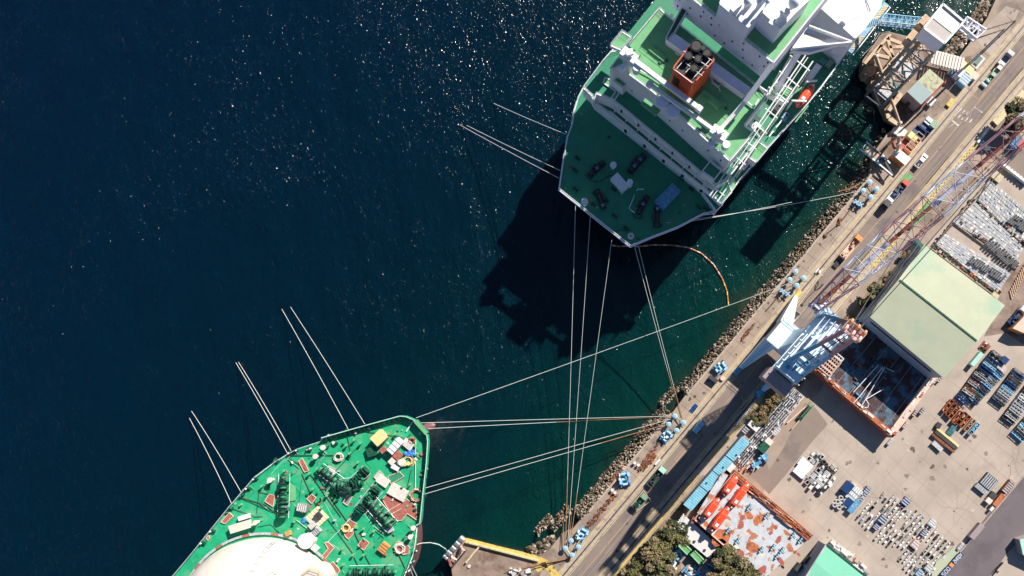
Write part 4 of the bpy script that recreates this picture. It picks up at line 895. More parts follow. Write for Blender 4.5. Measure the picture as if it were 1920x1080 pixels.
# lattice gangway to the ship
gw = thing('gangway', 'light blue lattice gangway bridging from the tower to the gas carrier', 'gangway', P(1690,45,24))
a_, b_ = P(1649,40,25), P(1724,48,27); d_ = (b_-a_).normalized(); s_ = Vector((-d_.y, d_.x, 0)).normalized()
mb = MB(); up = Vector((0,0,1.8)); lattice(mb, [a_-s_*1.1, a_+s_*1.1, a_+s_*1.1+up, a_-s_*1.1+up], [b_-s_*1.1, b_+s_*1.1, b_+s_*1.1+up, b_-s_*1.1+up], 10, .16, .1, 'pale_blue'); mb.build('lattice_frame', gw)
mb = MB(); mb.beam(a_+Vector((0,0,.1)), b_+Vector((0,0,.1)), 1.5, .12, 'galv'); mb.build('walkway', gw)
mb = MB(); e_ = P(1622,46,22); mb.beam(e_, a_, 1.8, .25, 'steel')
for i in range(7):
    p = e_.lerp(a_, (i+.5)/7); mb.beam(p-s_*1.4+Vector((0,0,.3)), p+s_*1.4+Vector((0,0,.3)), .18, .18, 'pale_blue')
mb.build('gangway_ladder', gw)
for i, (x_, y_) in enumerate(((600,178),(500,305))):
    p = P(*q('E', x_, y_)[0], 30); mb = MB(); mb.box((p.x,p.y,27.5), 3.4, 2.2, 2.5, QANG, 'sand_steel'); mb.box((p.x,p.y,30), 2.6, 1.5, .3, QANG, 'timber'); mb.beam((p.x,p.y,28), (cc_.x,cc_.y,30), .5, .5, 'sand_steel'); mb.build('side_cabin', tw)
# derrick-like pale frames on the seaward corner of the pier
df = thing('girder_structure', 'pale rusty girder frame lying on the seaward corner of the pier head', 'frame', P(1665,105,0))
mb = MB()
for pts in (q('E', 285,325, 465,395), q('E', 465,395, 250,610), q('E', 285,325, 335,490), q('E', 235,385, 335,490), q('E', 185,465, 300,490), q('E', 235,385, 185,465), q('E', 310,290, 90,540), q('E', 300,400, 420,400), q('E', 430,410, 290,560)):
    a_, b_ = PP(pts, 5.0); mb.beam(a_, b_, .95, .8, 'sand_steel')
for x_, y_ in ((285,325),(465,395),(250,610),(190,460),(335,490)):
    p = P(*q('E', x_, y_)[0], 5); mb.beam((p.x,p.y,0), p, .7, .7, 'sand_steel')
mb.build('girder', df)
mb = MB()
for pts in (q('E', 190,290, 230,295, 300,280), q('E', 155,370, 210,300), q('E', 60,490, 150,400)):
    rail_line(mb, PP(pts, 3.0), 1.2, .09, 'galv', 1.2)
mb.build('guard_rail', df)
# long boom in three runs down the pier
for nm, pts, z_, lab in (('inclined_boom', q('E', 185,462, 395,1050), 9, 'long pale tubular boom leaning along the seaward side of the pier head'), ('inclined_boom', q('F', 388,150, 372,290), 8, 'short pale boom standing up from the brown plate at the foot of the pier')):
    a_, b_ = P(*pts[0], z_), P(*pts[1], 2.0 if z_ == 9 else 3); mb = MB(); mb.tube(a_, b_, .55, 'sand_steel', 10, .4)
    for t_ in (.02,.5,.98): c_ = a_.lerp(b_, t_); mb.tube(c_-(b_-a_).normalized()*.3, c_+(b_-a_).normalized()*.3, .75, 'offwhite', 10)
    mb.beam(a_, (a_.x, a_.y, 0), .5, .5, 'sand_steel'); mb.beam(b_, (b_.x, b_.y, 0), .5, .5, 'sand_steel')
    solo(mb, nm, lab, 'boom')
mb = MB()
rg = PP(q('E', 290,960, 300,1000, 390,1055, 410,1040), .6)
for i in range(3): mb.beam(rg[i], rg[i+1], 1.6, .8, 'sand_steel')
mb.beam(P(*q('E', 300,940)[0], .6), P(*q('E', 400,790)[0], .6), 1.6, .8, 'sand_steel'); solo(mb, 'edge_beam', 'angular pale beam edging the painted shadow below the small shed', 'beam')
mb = MB(); mb.sheet(PP(q('E', 370,900, 430,800, 540,905, 500,960, 420,1040, 360,1000), .012), 'rail_dark'); struct(mb, 'pier_pavement')  # dark sheet painting the small shed's shadow onto the paving
# fenders and dolphins on the seaward corner
for i, (x_, y_) in enumerate(((140,590),(150,530),(215,640),(180,700))):
    p = P(*q('E', x_, y_)[0], 1.0); mb = MB(); mb.cyl((p.x,p.y,-3.4), 2.0 if i == 0 else 1.2, 4.4, 'sand_steel', 8); mb.cyl((p.x,p.y,1.0), 1.3 if i == 0 else .8, .4, 'timber', 8)
    solo(mb, 'fender_block', ['broad octagonal pale block at the seaward corner of the pier head', 'smaller pale block just above the broad octagonal block on the pier corner', 'small pale block right of the broad octagonal block on the pier corner', 'small pale block below the broad octagonal block on the pier corner'][i], 'fender')
# the two sheds
def shed(pts, h_, eave, ridge, roofA, roofB, wallm, label, name='shed', split=.5, cat='shed', rib=None):
    """gable shed: pts = W,N,E,S roof corners in the picture; ridge parallel to the N-W.. side pairs (0-1) and (3-2)"""
    W_, N_, E_, S_ = PP(pts, h_); r = thing(name, label, cat, (W_+N_+E_+S_)/4 - Vector((0,0,h_)))
    mb = MB(); base = [Vector((p.x,p.y,0)) for p in (W_,N_,E_,S_)]; mb.prism([p-Vector((0,0,.02)) for p in (W_,N_,E_,S_)], 0, wallm); mb.build('wall', r)
    M1 = W_.lerp(N_, split)+Vector((0,0,ridge)); M2 = S_.lerp(E_, split)+Vector((0,0,ridge))
    c_ = (W_+N_+E_+S_)/4; ov = 1.02
    f = lambda p: Vector((c_.x+(p.x-c_.x)*ov, c_.y+(p.y-c_.y)*ov, p.z))
    W1,N1,E1,S1,A1,A2 = f(W_),f(N_),f(E_),f(S_),f(M1),f(M2)
    t = Vector((0,0,.18))
    mb = MB(); mb.add([A1+t,N1+t,E1+t,A2+t, A1,N1,E1,A2], [(0,1,2,3)[::-1],(4,5,6,7),(0,1,5,4),(1,2,6,5),(2,3,7,6)], roofA)
    mb.add([W1+t,A1+t,A2+t,S1+t, W1,A1,A2,S1], [(0,1,2,3)[::-1],(4,5,6,7),(0,1,5,4),(2,3,7,6),(3,0,4,7)], roofB)
    mb.add([W_,N_,M1],[(0,1,2)],wallm); mb.add([S_,E_,M2],[(0,2,1)],wallm)
    if rib:
        n = int((E1-N1).length/rib)
        for i in range(1, n):
            s = i/n; mb.beam(A1.lerp(A2,s)+t, N1.lerp(E1,s)+t, .07, .08, roofA); mb.beam(A1.lerp(A2,s)+t, W1.lerp(S1,s)+t, .07, .08, roofB)
    mb.build('roof', r)
    return r, (W_,N_,E_,S_,M1,M2)
sd, cr_ = shed(q('E', 455,775, 640,585, 760,690, 570,882), 5.0, 0, .5, 'lichen_roof', 'teal_roof', 'pink_wall', 'small shed with one pale blue-green and one lichen stained roof half on the pier head', split=.45, rib=.9)
mb = MB(); mb.box(cr_[3].lerp(cr_[0],.5)-Vector((0,0,5))-QB*.05, 1.2,.1,2.1, QANG-math.pi/2, 'dark_grey'); mb.build('door', sd)
mb = MB(); mb.box(P(*q('E', 825,545)[0], 0), .01,.01,.01,0,'white')
def sbox(name, t_, x_, y_, l_, w_, h_, an, m_, label, cat, group=None, top=None, z=0.0, extra=None):
    p = PZ(t_, x_, y_, z+h_); p.z = z; mb = MB(); mb.box(p, l_, w_, h_, an, m_, m_top=top)
    ca, sa = math.cos(an), math.sin(an)
    if extra == 'slats':
        n = max(3, int(l_/.7))
        for s_ in range(n): k = -.5+(s_+.5)/n; mb.box((p.x+ca*l_*k, p.y+sa*l_*k, z+h_), l_/n*.5, w_*.96, .08, an, 'galv')
    if extra == 'lid': mb.box((p.x,p.y,z+h_), l_*1.05, w_*1.05, .1, an, top or m_)
    if extra == 'ribs':
        n = max(3, int(l_/.5))
        for s_ in range(n): k = -.5+(s_+.5)/n; mb.box((p.x+ca*l_*k, p.y+sa*l_*k, z), l_/n*.5, w_*1.03, h_*1.01, an, m_)
    return solo(mb, name, label, cat, group)
# stepped canopy east of the tower: cream slatted stair roof
mb = MB(); a_, b_ = P(*q('E', 670,480)[0], 3), P(*q('E', 915,545)[0], 3)
for i in range(11):
    p = a_.lerp(b_, i/10); mb.box(p, .62, 4.2, .25, -.22, 'cream')
mb.beam(a_+Vector((0,0,-.3))-Vector((.3,2.2,0)), b_+Vector((0,0,-.3))-Vector((.3,2.2,0)), .3,.3,'cream'); mb.beam(a_+Vector((-.3,2.2,-.3)), b_+Vector((-.3,2.2,-.3)), .3,.3,'cream')
for t_ in (0,.5,1): p = a_.lerp(b_,t_); mb.beam((p.x,p.y,0), p, .4,.4,'cream')
solo(mb, 'slatted_canopy', 'cream slatted canopy running from the tower foot across the pier', 'canopy')
sbox('container', 'E', 960,570, 4.2,2.2,2.0, QANG-math.pi/2, 'crate_yellow', 'yellow container at the end of the cream slatted canopy', 'container', extra='ribs')
sbox('container', 'E', 1010,625, 3.4,2.0,1.2, QANG-math.pi/2, 'boom_pale', 'pale container beside the quay track below the yellow container', 'container', extra='lid')
sbox('cabinet', 'E', 900,610, 2.4,2.0,2.4, QANG, 'ship_pale', 'pale lilac cabinet next to the yellow container on the pier', 'cabinet', extra='lid')
sbox('generator', 'E', 945,670, 3.4,3.0,2.0, QANG, 'pale_blue', 'pale blue and white generator by the quay track on the pier head', 'generator', extra='slats')
sbox('cabinet', 'E', 835,605, 1.4,1.2,1.2, QANG, 'machine_blue', 'small blue cabinet left of the pale lilac cabinet', 'cabinet', extra='lid')
mb = MB(); p = P(*q('E', 1045,520)[0], 0); mb.box((p.x,p.y,.02), 4.4, 2.8, .35, QANG, 'pale_grey'); mb.box((p.x,p.y,.37), 2.8, 1.4, .3, QANG, 'green_dark'); solo(mb, 'planter', 'dark green pit with a pale kerb on the upper pier', 'planter')
sbox('skip', 'E', 660,855, 2.6,1.6,1.0, QANG, 'offwhite', 'pale skip at the lower corner of the small shed', 'skip', extra='lid')
mb = MB(); rail_line(mb, PP(q('E', 555,925, 720,740, 770,690), 0), 1.2, .1, 'red', 1.0); solo(mb, 'railing', 'red and white railing along the landward side of the small shed', 'railing')
sbox('sand_box', 'E', 820,865, 2.6,1.4,.5, QANG, 'paint_yellow', 'low yellow box beside the quay track near the small shed', 'box', extra='lid')
mb = MB(); mb.tube(P(*q('E', 290,690)[0],2.2), P(*q('E', 370,790)[0],2.2), 1.1, 'teal', 10); mb.box(P(*q('E', 330,740)[0],0), 5,2,1.4, QANG-math.pi/2,'green_dark'); solo(mb, 'tank', 'dark green tank lying at the foot of the gangway tower', 'tank')
# debris bins lower on the pier: rust hoppers in a row
for i, (x_, y_, l_, m_, lab) in enumerate(((585,255,2.6,'veh_green','green and white truck cab parked at the upper end of the rusty bin row'),(535,330,2.6,'navy','dark purple bin next to the green and white cab'),(400,420,2.4,'navy','dark navy bin above the yellow crate row'),(290,500,2.0,'crate_yellow','yellow top crate on the pier beside the rusty bins'),
        (405,490,1.6,'rust','brown bin just right of the yellow crate'),(360,545,1.6,'rust','second brown bin of the rusty row counted from the yellow crate'),(310,600,1.6,'rust','third brown bin of the rusty row counted from the yellow crate'),(275,650,1.6,'rust_orange','orange brown bin next to last in the rusty row'),(230,690,1.6,'rust','last bin at the lower end of the rusty row'))):
    h_ = 1.7; p = P(*q('b', x_, y_)[0], h_); mb = MB(); an = QANG
    ca, sa = math.cos(an), math.sin(an)
    if i in (0,):
        mb.box((p.x,p.y,.3), 3.4, 2.2, 1.2, an-math.pi/2, 'white'); mb.box((p.x+1,p.y-.8,.3), 2.0, 2.2, 1.7, an-math.pi/2, 'veh_green')
    else:
        wd_ = l_*1.5
        for sx, sy, lx, ly in ((l_/2,0,.12,wd_),(-l_/2,0,.12,wd_),(0,wd_/2,l_,.12),(0,-wd_/2,l_,.12)):
            mb.box((p.x+ca*sx-sa*sy, p.y+sa*sx+ca*sy, 0), lx, ly, h_, an, 'boom_pale' if i in (4,5,6,7,8) else m_)
        mb.box((p.x,p.y,0), l_-.1, wd_-.1, h_*.6, an, m_)
        if i == 3: mb.box((p.x,p.y,0), l_, wd_, h_, an, m_)
    solo(mb, 'truck_cab' if i == 0 else 'bin', lab, 'truck' if i == 0 else 'bin')
# brown landing plate and walkway with the white/blue stair frame
mb = MB(); mb.prism(PP(q('F', 330,170, 390,140, 470,220, 400,300, 345,240), .4), 0, 'rust_red', 'rust_red'); solo(mb, 'base_plate', 'reddish brown plate at the foot of the short boom', 'plate')
mb = MB(); mb.prism(PP(q('F', 340,85, 400,60, 460,120, 430,160, 370,150, 320,120), .8), 0, 'offwhite', 'offwhite'); solo(mb, 'concrete_block', 'pale angular concrete block under the long boom', 'block')
sbox('cabin', 'F', 405,330, 5.0,2.6,2.6, QANG-math.pi/2, 'orange', 'white roofed cabin with an orange side by the quay track', 'cabin', top='white', extra='lid')
sbox('skip', 'F', 225,360, 3.0,2.4,1.4, QANG-math.pi/2, 'teal', 'pale teal machine on the boarding walkway', 'machine', extra='slats')
bw_ = thing('boarding_walkway', 'white and brown boarding walkway sticking out over the water below the pier', 'walkway', P(1640,290,0))
for a_, b_, w_, m_ in ((q('F',110,205)[0], q('F',240,330)[0], .4, 'white'), (q('F',60,270)[0], q('F',200,380)[0], .4, 'white'), (q('F',110,260)[0], q('F',220,340)[0], 2.6, 'timber'), (q('F',240,330)[0], q('F',330,480)[0], .5, 'dark_grey'), (q('F',200,380)[0], q('F',330,490)[0], .4, 'white'), (q('F',240,310)[0], q('F',310,390)[0], .4, 'white')):
    mb = MB(); mb.beam(P(*a_, 2), P(*b_, 2), w_, .3, m_)
    for t_ in (.1,.9): p = P(*a_, 2).lerp(P(*b_, 2), t_); mb.tube(p, (p.x,p.y,-3.5), .14, 'steel', 6)
    mb.build('walkway_beam', bw_)
mb = MB()
for t_ in (.05,.35,.65,.95): a_ = P(*q('F',110,205)[0],2).lerp(P(*q('F',240,330)[0],2), t_); b_ = P(*q('F',60,270)[0],2).lerp(P(*q('F',200,380)[0],2), t_); mb.beam(a_+Vector((0,0,.1)), b_+Vector((0,0,.1)), .2,.2,'pale_blue')
mb.build('cross_bar', bw_)
# ================================================================ bollards on the quay
def make_bollard(label, group):
    r = thing('mooring_bollard', label, 'bollard', (0,0,0), group)
    o = MB(); o.tube((0,0,0), (0,0,1.5), .48, 'bollard_blue', 18, .42); o.box((0,0,.01), 1.7, 1.7, .12, 0, 'quay_concrete'); o.build('post', r, world=False)
    o = MB(); o.tube((0,0,1.5), (0,0,1.75), .78, 'bollard_blue', 24, .78); o.ball((0,0,1.72), .74, 'bollard_blue', 24, 4, .22, True); o.ring((0,0,1.85), .36, .04, 'machine_blue', 20); o.build('cap', r, world=False, smooth=False)
    return r
bs = [((1631,341),'seaward bollard at the far end of the topmost bollard cluster'), ((1619,357),'bollard of the topmost cluster that holds the stern rope of the gas carrier'), ((1644,354),'landward bollard at the far end of the topmost bollard cluster'), ((1633,369),'landward bollard at the near end of the topmost cluster beside the small hooks'),
      ((1492,509),'seaward bollard at the far end of the middle cluster by the white crane leg'), ((1481,524),'seaward bollard at the near end of the middle cluster by the white crane leg'), ((1507,521),'bollard of the middle cluster that holds the long single rope'), ((1494.5,535),'bollard nearest to the tip of the white crane leg'),
      ((1265.5,780),'bollard of the lower cluster where the two level ropes end'), ((1281,792),'landward bollard at the far end of the lower cluster holding the steep rope pair'), ((1254,795.5),'seaward bollard of the lower cluster next to the blue hooks'), ((1269,807),'landward bollard of the lower cluster beside the quay track'),
      ((1071,1014),'seaward bollard at the far end of the bottom cluster among ropes'), ((1060,1028),'pale grey bollard at the bottom corner where the long steep ropes end'), ((1085,1026),'landward bollard of the bottom cluster beside the quay track'), ((1073,1041),'lowest bollard of the bottom cluster with two dark ropes behind it')]
b0 = None
for (x_, y_), lab in bs:
    p = P(x_, y_, 1.75); p.z = 0.01
    if b0 is None: b0 = make_bollard(lab, 'mooring bollards along the quay'); b0.location = p
    else: dup(b0, p, None, lab)
def make_hook(label):
    r = thing('mooring_hook', label, 'mooring hook', (0,0,0), 'small blue mooring hooks beside the bollards')
    o = MB(); o.box((0,0,0), 1.2,1.2,.5,0,'machine_blue'); o.cyl((0,0,.5), .35,.7,'machine_blue',8); o.build('pedestal', r, world=False)
    o = MB(); o.beam((-.9,0,1.3),(.9,0,1.3),.3,.3,'bollard_blue'); o.beam((0,-.9,1.3),(0,.9,1.3),.3,.3,'bollard_blue'); o.build('hook', r, world=False)
    return r
h0 = None
for (x_, y_), lab in (((1605.5,379),'seaward small hook at the near end of the topmost bollard cluster'), ((1614,384),'landward small hook at the near end of the topmost bollard cluster'), ((1467,546),'dark teal hook at the seaward end of the middle cluster'), ((1477,551),'pale hook at the near end of the middle cluster')):
    p = P(x_, y_, 1.3); p.z = 0.01
    if h0 is None: h0 = make_hook(lab); h0.location = p; h0.rotation_euler = (0,0,.3)
    else: dup(h0, p, rnd(0,.8), lab)
# quick release hook machines (blue / white)
def capstan(c, ang, sc, label):
    r = thing('winch_machine', label, 'winch', c, 'blue winch machines along the quay', ang)
    o = MB(); o.box((0,0,0), 5.0*sc, 3.2*sc, .3, 0, 'machine_blue'); o.build('frame', r, world=False)
    for i in range(3):
        o = MB(); o.tube((-1.7*sc+1.7*sc*i,-.9*sc,1.0*sc), (-1.7*sc+1.7*sc*i,.9*sc,1.0*sc), .42*sc, 'bollard_blue', 12); o.tube((-1.7*sc+1.7*sc*i,-1.0*sc,1.0*sc), (-1.7*sc+1.7*sc*i,-.9*sc,1.0*sc), .62*sc, 'navy', 12); o.build('drum', r, world=False)
    o = MB(); o.box((-.6*sc,1.4*sc,.2), 1.5*sc,1.0*sc,1.6*sc,0,'pale_blue'); o.box((1.4*sc,-1.5*sc,.2), 1.3*sc,.9*sc,1.3*sc,.2,'bollard_blue'); o.box((.4*sc,1.6*sc,.2), .6,.6,2.2*sc,0,'white'); o.build('motor', r, world=False)
    o = MB()
    for k in range(7): o.box((rnd(-2.3,2.3)*sc, rnd(-1.5,1.5)*sc, .3), rnd(.3,.8), rnd(.3,.7), rnd(.6,1.5), 0, random.choice(['navy','pale_blue','machine_blue','white']))
    o.beam((-2.4*sc,-1.5*sc,1.2),(2.4*sc,-1.5*sc,1.2),.12,.12,'pale_blue'); o.beam((-2.4*sc,1.5*sc,1.2),(2.4*sc,1.5*sc,1.2),.12,.12,'pale_blue'); o.build('fitting', r, world=False)
    return r
capstan(P(1349,690,0), QANG-.2, .85, 'blue winch machine on the quay beside the lower crane leg'); capstan(P(1171,898,0), QANG+.9, .95, 'blue and white winch machine between the pairs of small white bollards')
capstan(P(1249,818,0), QANG+.1, .8, 'small blue hook machine just below the lower bollard cluster'); capstan(P(1091,1001,0), QANG+.2, .85, 'blue and pink hook machine above the bottom bollard cluster')
mb = MB(); p = P(1341,703,0); mb.box((p.x-.8,p.y-1.4,0), 1.2,3.0,1.4,QANG+.1,'dark_grey'); mb.cyl((p.x+2.2,p.y-1.1,0), .7,.6,'boom_pale',12); solo(mb, 'power_pack', 'small dark power pack below the upper blue winch machine', 'power pack')
for (x_, y_), lab in (((1190,868),'seaward one of the two small white bollards above the blue and white winch'), ((1197,872),'landward one of the two small white bollards above the blue and white winch'), ((1148,919),'seaward one of the two small white bollards below the blue and white winch'), ((1153,924),'landward one of the two small white bollards below the blue and white winch')):
    p = P(x_, y_, 1.0); mb = MB(); mb.tube((p.x,p.y,0), (p.x,p.y,.9), .28, 'white', 12, .24); mb.tube((p.x,p.y,.9), (p.x,p.y,1.05), .45, 'white', 14); solo(mb, 'small_bollard', lab, 'bollard', 'small white bollards on the quay')
# rusty chains and old ropes lying on the quay
def chainpile(pts, label, w_=.8, n=60):
    mb = MB(); P_ = PP(pts, 0)
    for i in range(n):
        s = random.random()*(len(P_)-1); k = int(s); c_ = P_[k].lerp(P_[k+1], s-k) + Vector((rnd(-w_,w_), rnd(-w_,w_), .05)); mb.box(c_, rnd(.3,1.0), rnd(.15,.4), rnd(.1,.5), QANG+rnd(-.6,.6), random.choice(['rust','rust','rail_dark','rust_orange']))
    mb.path([v+Vector((0,0,.2)) for v in P_], .16, 'rail_dark', 5); return solo(mb, 'chain', label, 'chain')
chainpile(q('f', 520,240, 380,440, 280,540, 150,760), 'rusty chain trailing from the small blue hook machine down the quay', .35, 50); chainpile(q('f', 420,480, 330,590, 210,700), 'thick heap of rusty chain links beside the seaward crane track', .8, 90)
chainpile(q('L', 690,385, 640,450, 560,540, 500,620, 430,690), 'long rusty chain heap above the bottom bollard cluster', .7, 120); chainpile(q('U', 520,745, 450,830, 410,885), 'dark rusty chain lying on the quay opposite the white crane leg', .45, 45); chainpile(q('c', 320,460, 290,540, 270,580), 'short dark rusty chain below the topmost bollard cluster', .4, 18)
chainpile(q('L', 760,150, 700,230, 660,280), 'strip of rusty plates on the quay edge beside the blue and white winch', .5, 40)
def rope(name, pts, r_, m_, label, cat='rope', group=None, sag=0.0, n=24, segs=None):
    """mooring rope between 3D points with sag; segs = [(t, material)] for chafe sleeves"""
    mb = MB(); a_, b_ = Vector(pts[0]), Vector(pts[-1]); L_ = [a_.lerp(b_, i/n) - Vector((0,0,4*sag*(i/n)*(1-i/n))) for i in range(n+1)] if len(pts) == 2 else [Vector(p) for p in pts]
    if segs:
        cuts = [0] + [int(s_[0]*n) for s_ in segs] + [n]; ms = [m_] + [s_[1] for s_ in segs]
        for k in range(len(ms)): mb.path(L_[cuts[k]:cuts[k+1]+1], r_*(1.0 if ms[k] == m_ else 1.7), ms[k], 5)
    else: mb.path(L_, r_, m_, 5)
    return solo(mb, name, label, cat, group)
rope('rope', PP(q('c', 510,250, 440,360, 330,500, 200,620, 70,720), .12), .16, 'rope_dark', 'dark rope trailing along the quay from the topmost cluster of bollards')
mb = MB(); p = P(*q('c', 65,740)[0], .1); mb.ball(p, .7, 'rust', 8, 4, .6, True); solo(mb, 'rope_bundle', 'dark bundle at the end of the rope trailing from the topmost cluster', 'rope bundle')
rope('rope', PP(q('d', 160,690, 60,820, -40,930), .12), .16, 'rope_dark', 'dark rope running down the quay from the dark teal hook')
mb = MB()
for pts in (q('d', 575,825, 640,730, 790,580, 830,560, 940,475), q('d', 790,580, 800,500, 850,415, 845,480, 800,560), q('d', 810,575, 880,540, 940,475, 900,490)): mb.path([v+Vector((0,0,.12)) for v in PP(pts, 0)], .11, 'rope_dark', 5)
mb.ball(P(*q('d', 575,825)[0], .1), .45, 'rope_dark', 8, 4, .5, True); solo(mb, 'sling', 'dark forked lifting sling lying on the quay road above the white truck', 'sling')
rope('rope', PP(q('g', 230,790, 100,820, -100,860, -400,930) , .15), .16, 'rope_brown', 'brown rope running left from the lowest bollard over the pier head'); rope('rope', PP(q('g', 230,800, 60,850, -150,910, -330,950, -450,1010), .15), .13, 'rope_dark', 'dark rope below the brown one running over the pier head')
# ================================================================ mooring ropes
zq = 1.2; zb2 = Z2+1.2; zb1 = ZD+.6
RW = .075
def s2(t_, x_, y_): return PZ(t_, x_, y_, zb2)
rp_l = [(P(358,769,WZ-.3), P(452,923,zb2), 'upper rope of the leftmost pair running from the water to the tanker'), (P(354,782,WZ-.3), P(434,944,zb2), 'lower rope of the leftmost pair running from the water to the tanker'),
        (P(441,678,WZ-.3), P(539,850,zb2), 'left rope of the close middle pair running from the water to the tanker'), (P(446,677,WZ-.3), P(545.5,845,zb2), 'right rope of the close middle pair running from the water to the tanker'),
        (P(527,577,WZ-.3), P(653,805,zb2), 'left rope of the long pair nearest the bow running into the water'), (P(543,573,WZ-.3), P(684,795,zb2), 'right rope of the long pair nearest the bow running into the water')]
for a_, b_, lab in rp_l: rope('mooring_rope', [a_, b_], RW, 'rope_white', lab, 'mooring rope', 'mooring ropes of the two ships', .5)
for a_, b_, lab, m_, sg, sag in ((P(924,193,WZ-.3), P(1062,252,zb1), 'upper single rope from the water to the port side of the gas carrier', 'rope_white', None, .5), (P(873,234,WZ-.3), P(1053,321,zb1), 'thin upper rope of the left pair on the port side of the gas carrier', 'rope_white', None, .5),
        (P(860,233,WZ-.3), P(1048,334,zb1), 'mauve lower rope of the left pair on the port side of the gas carrier', 'rope_mauve', None, .5),
        (P(1079,386,zb1), P(1060,1026,zq), 'leftmost of the three long steep ropes from the stern to the bottom bollards', 'rope_white', [(.80,'rope_brown')], 2.5), (P(1107,405,zb1), P(1064,1024,zq), 'middle one of the three long steep ropes from the stern to the bottom bollards', 'rope_white', None, 2.5),
        (P(1147,450,zb1), P(1070,1013,zq), 'rightmost of the three long steep ropes from the stern to the bottom bollards', 'rope_white', [(.86,'rope_brown')], 2.5),
        (P(1190,463,zb1), P(1277,784,zq), 'left rope of the pair from the stern tip to the lower bollards', 'rope_white', [(.72,'rope_brown')], 1.5), (P(1197,461,zb1), P(1281,791,zq), 'right rope of the pair from the stern tip to the lower bollards', 'rope_white', [(.80,'rope_brown')], 1.5),
        (P(1248,418,zb1), P(1619,357,zq), 'long rope from the stern to the topmost bollards', 'rope_white', None, 2.5), (P(1300,414,zb1), P(1485,379,10), 'short rope lying alongside the long stern rope to the topmost bollards', 'rope_white', None, .8),
        (s2('V',1080,106), P(1507,521,zq), 'longest rope crossing the basin from the tanker bow to the middle bollards', 'rope_white', None, 3.0), (s2('V',1125,148), P(1265.5,780,zq), 'upper rope of the level pair from the tanker bow to the lower bollards', 'rope_white', None, 2.0),
        (s2('V',1180,197), P(1262,781,zq), 'lower rope of the level pair from the tanker bow to the lower bollards', 'rope_white', [(.5,'rope_brown')], 3.0), (s2('V',1160,697), P(1257,786,zq), 'upper rope of the slanting pair from the tanker to the lower bollards', 'rope_white', None, 2.0),
        (s2('V',1155,748), P(1253,795,zq), 'lower rope of the slanting pair from the tanker to the lower bollards', 'rope_white', [(.74,'rope_brown')], 2.0)):
    rope('mooring_rope', [a_, b_], RW*(1.25 if m_ == 'rope_mauve' else 1.0), m_, lab, 'mooring rope', 'mooring ropes of the two ships', sag, segs=sg)
for pts, r_, m_, lab in ((q('g', 205,620, 260,700, 300,725, 345,690, 400,610), .14, 'rope_white', 'white rope loop round the bottom bollards'), (q('g', 345,700, 370,560, 420,480, 520,420), .12, 'rope_white', 'white rope between the bottom bollards and the hook machine'), (q('g', 60,0, 150,200, 130,640), .12, 'rope_brown', 'brown rope hanging over the rocks to the grey corner bollard'), (q('g', 290,0, 270,250, 240,420), .13, 'rope_brown', 'frayed brown rope over the rocks to the seaward bottom bollard'),
        (q('K', 1210,450, 1250,500, 1290,520), .1, 'rope_white', 'short white rope between two bollards of the lower cluster'), (q('K', 1180,440, 1120,455, 1040,490, 950,540), .1, 'rope_brown', 'brown rope draped over the rocks at the lower cluster'), (q('K', 1150,510, 1060,530, 960,580, 860,640), .1, 'rope_dark', 'dark rope draped over the rocks below the brown one'),
        (q('F', 140,545, 180,600), .1, 'rope_brown', 'short brown rope between bollards of the topmost cluster'), (q('D', 1270,650, 1200,690, 1080,720), .13, 'rope_brown', 'brown rope draped over the rocks at the topmost cluster'), (q('R', 850,1035, 1100,975, 1400,920), .1, 'rope_brown', 'thin brown rope across the pier head surface')):
    rope('rope', [v+Vector((0,0,.35)) for v in PP(pts, .6)], r_, m_, lab)
# hose between tanker and pier head, and lines at the lower edge
a_, b_ = P(*q('Q', 1085,815)[0], 17), P(*q('h', 90,360)[0], 3); mid = [P(*v, z_) for v, z_ in zip(q('Q', 1085,815, 1130,802, 1200,798, 1270,815, 1330,850, 1350,885), (17,15,12,9,6,3.5))]
rope('rope', mid, .12, 'rope_white', 'white curved line hanging from the tanker to the pier head')
rope('rope', [P(x_, y_, z_) for (x_, y_), z_ in zip(q('R', 240,800, 290,815, 340,855, 380,890), (9,7,5,3.2))], .10, 'pale_blue', 'pale blue line beside the curved white one at the pier head')
rope('mooring_rope', [P(*q('Q', 1040,985)[0], 17), P(810,1140,-2)], .13, 'rope_white', 'right one of two short white ropes leaving the tanker at the bottom edge', 'mooring rope'); rope('mooring_rope', [P(*q('Q', 1030,1015)[0], 17), P(798,1150,-2)], .13, 'rope_white', 'left one of two short white ropes leaving the tanker at the bottom edge', 'mooring rope')
# floating boom
fb_ = [P(*v, WZ+.15) for v in q('C', 530,1035, 600,1045, 640,1040) + q('Z',0,0)[:0] + [(1197,462),(1225,459),(1260,459.5),(1290,464),(1315,475),(1338,496),(1354,522),(1363,546),(1366,573)]]
mb = MB(); 
for i in range(len(fb_)-1):
    n = max(2, int((fb_[i+1]-fb_[i]).length/1.2))
    for k in range(n):
        a_, b_ = fb_[i].lerp(fb_[i+1], k/n), fb_[i].lerp(fb_[i+1], (k+.88)/n); mb.tube(a_, b_, .24, 'boom_orange' if (i+k) % 2 else ('boom_pale' if i < 9 else 'yellow'), 6)
solo(mb, 'floating_boom', 'orange segmented floating boom curving from the stern towards the quay', 'floating boom')
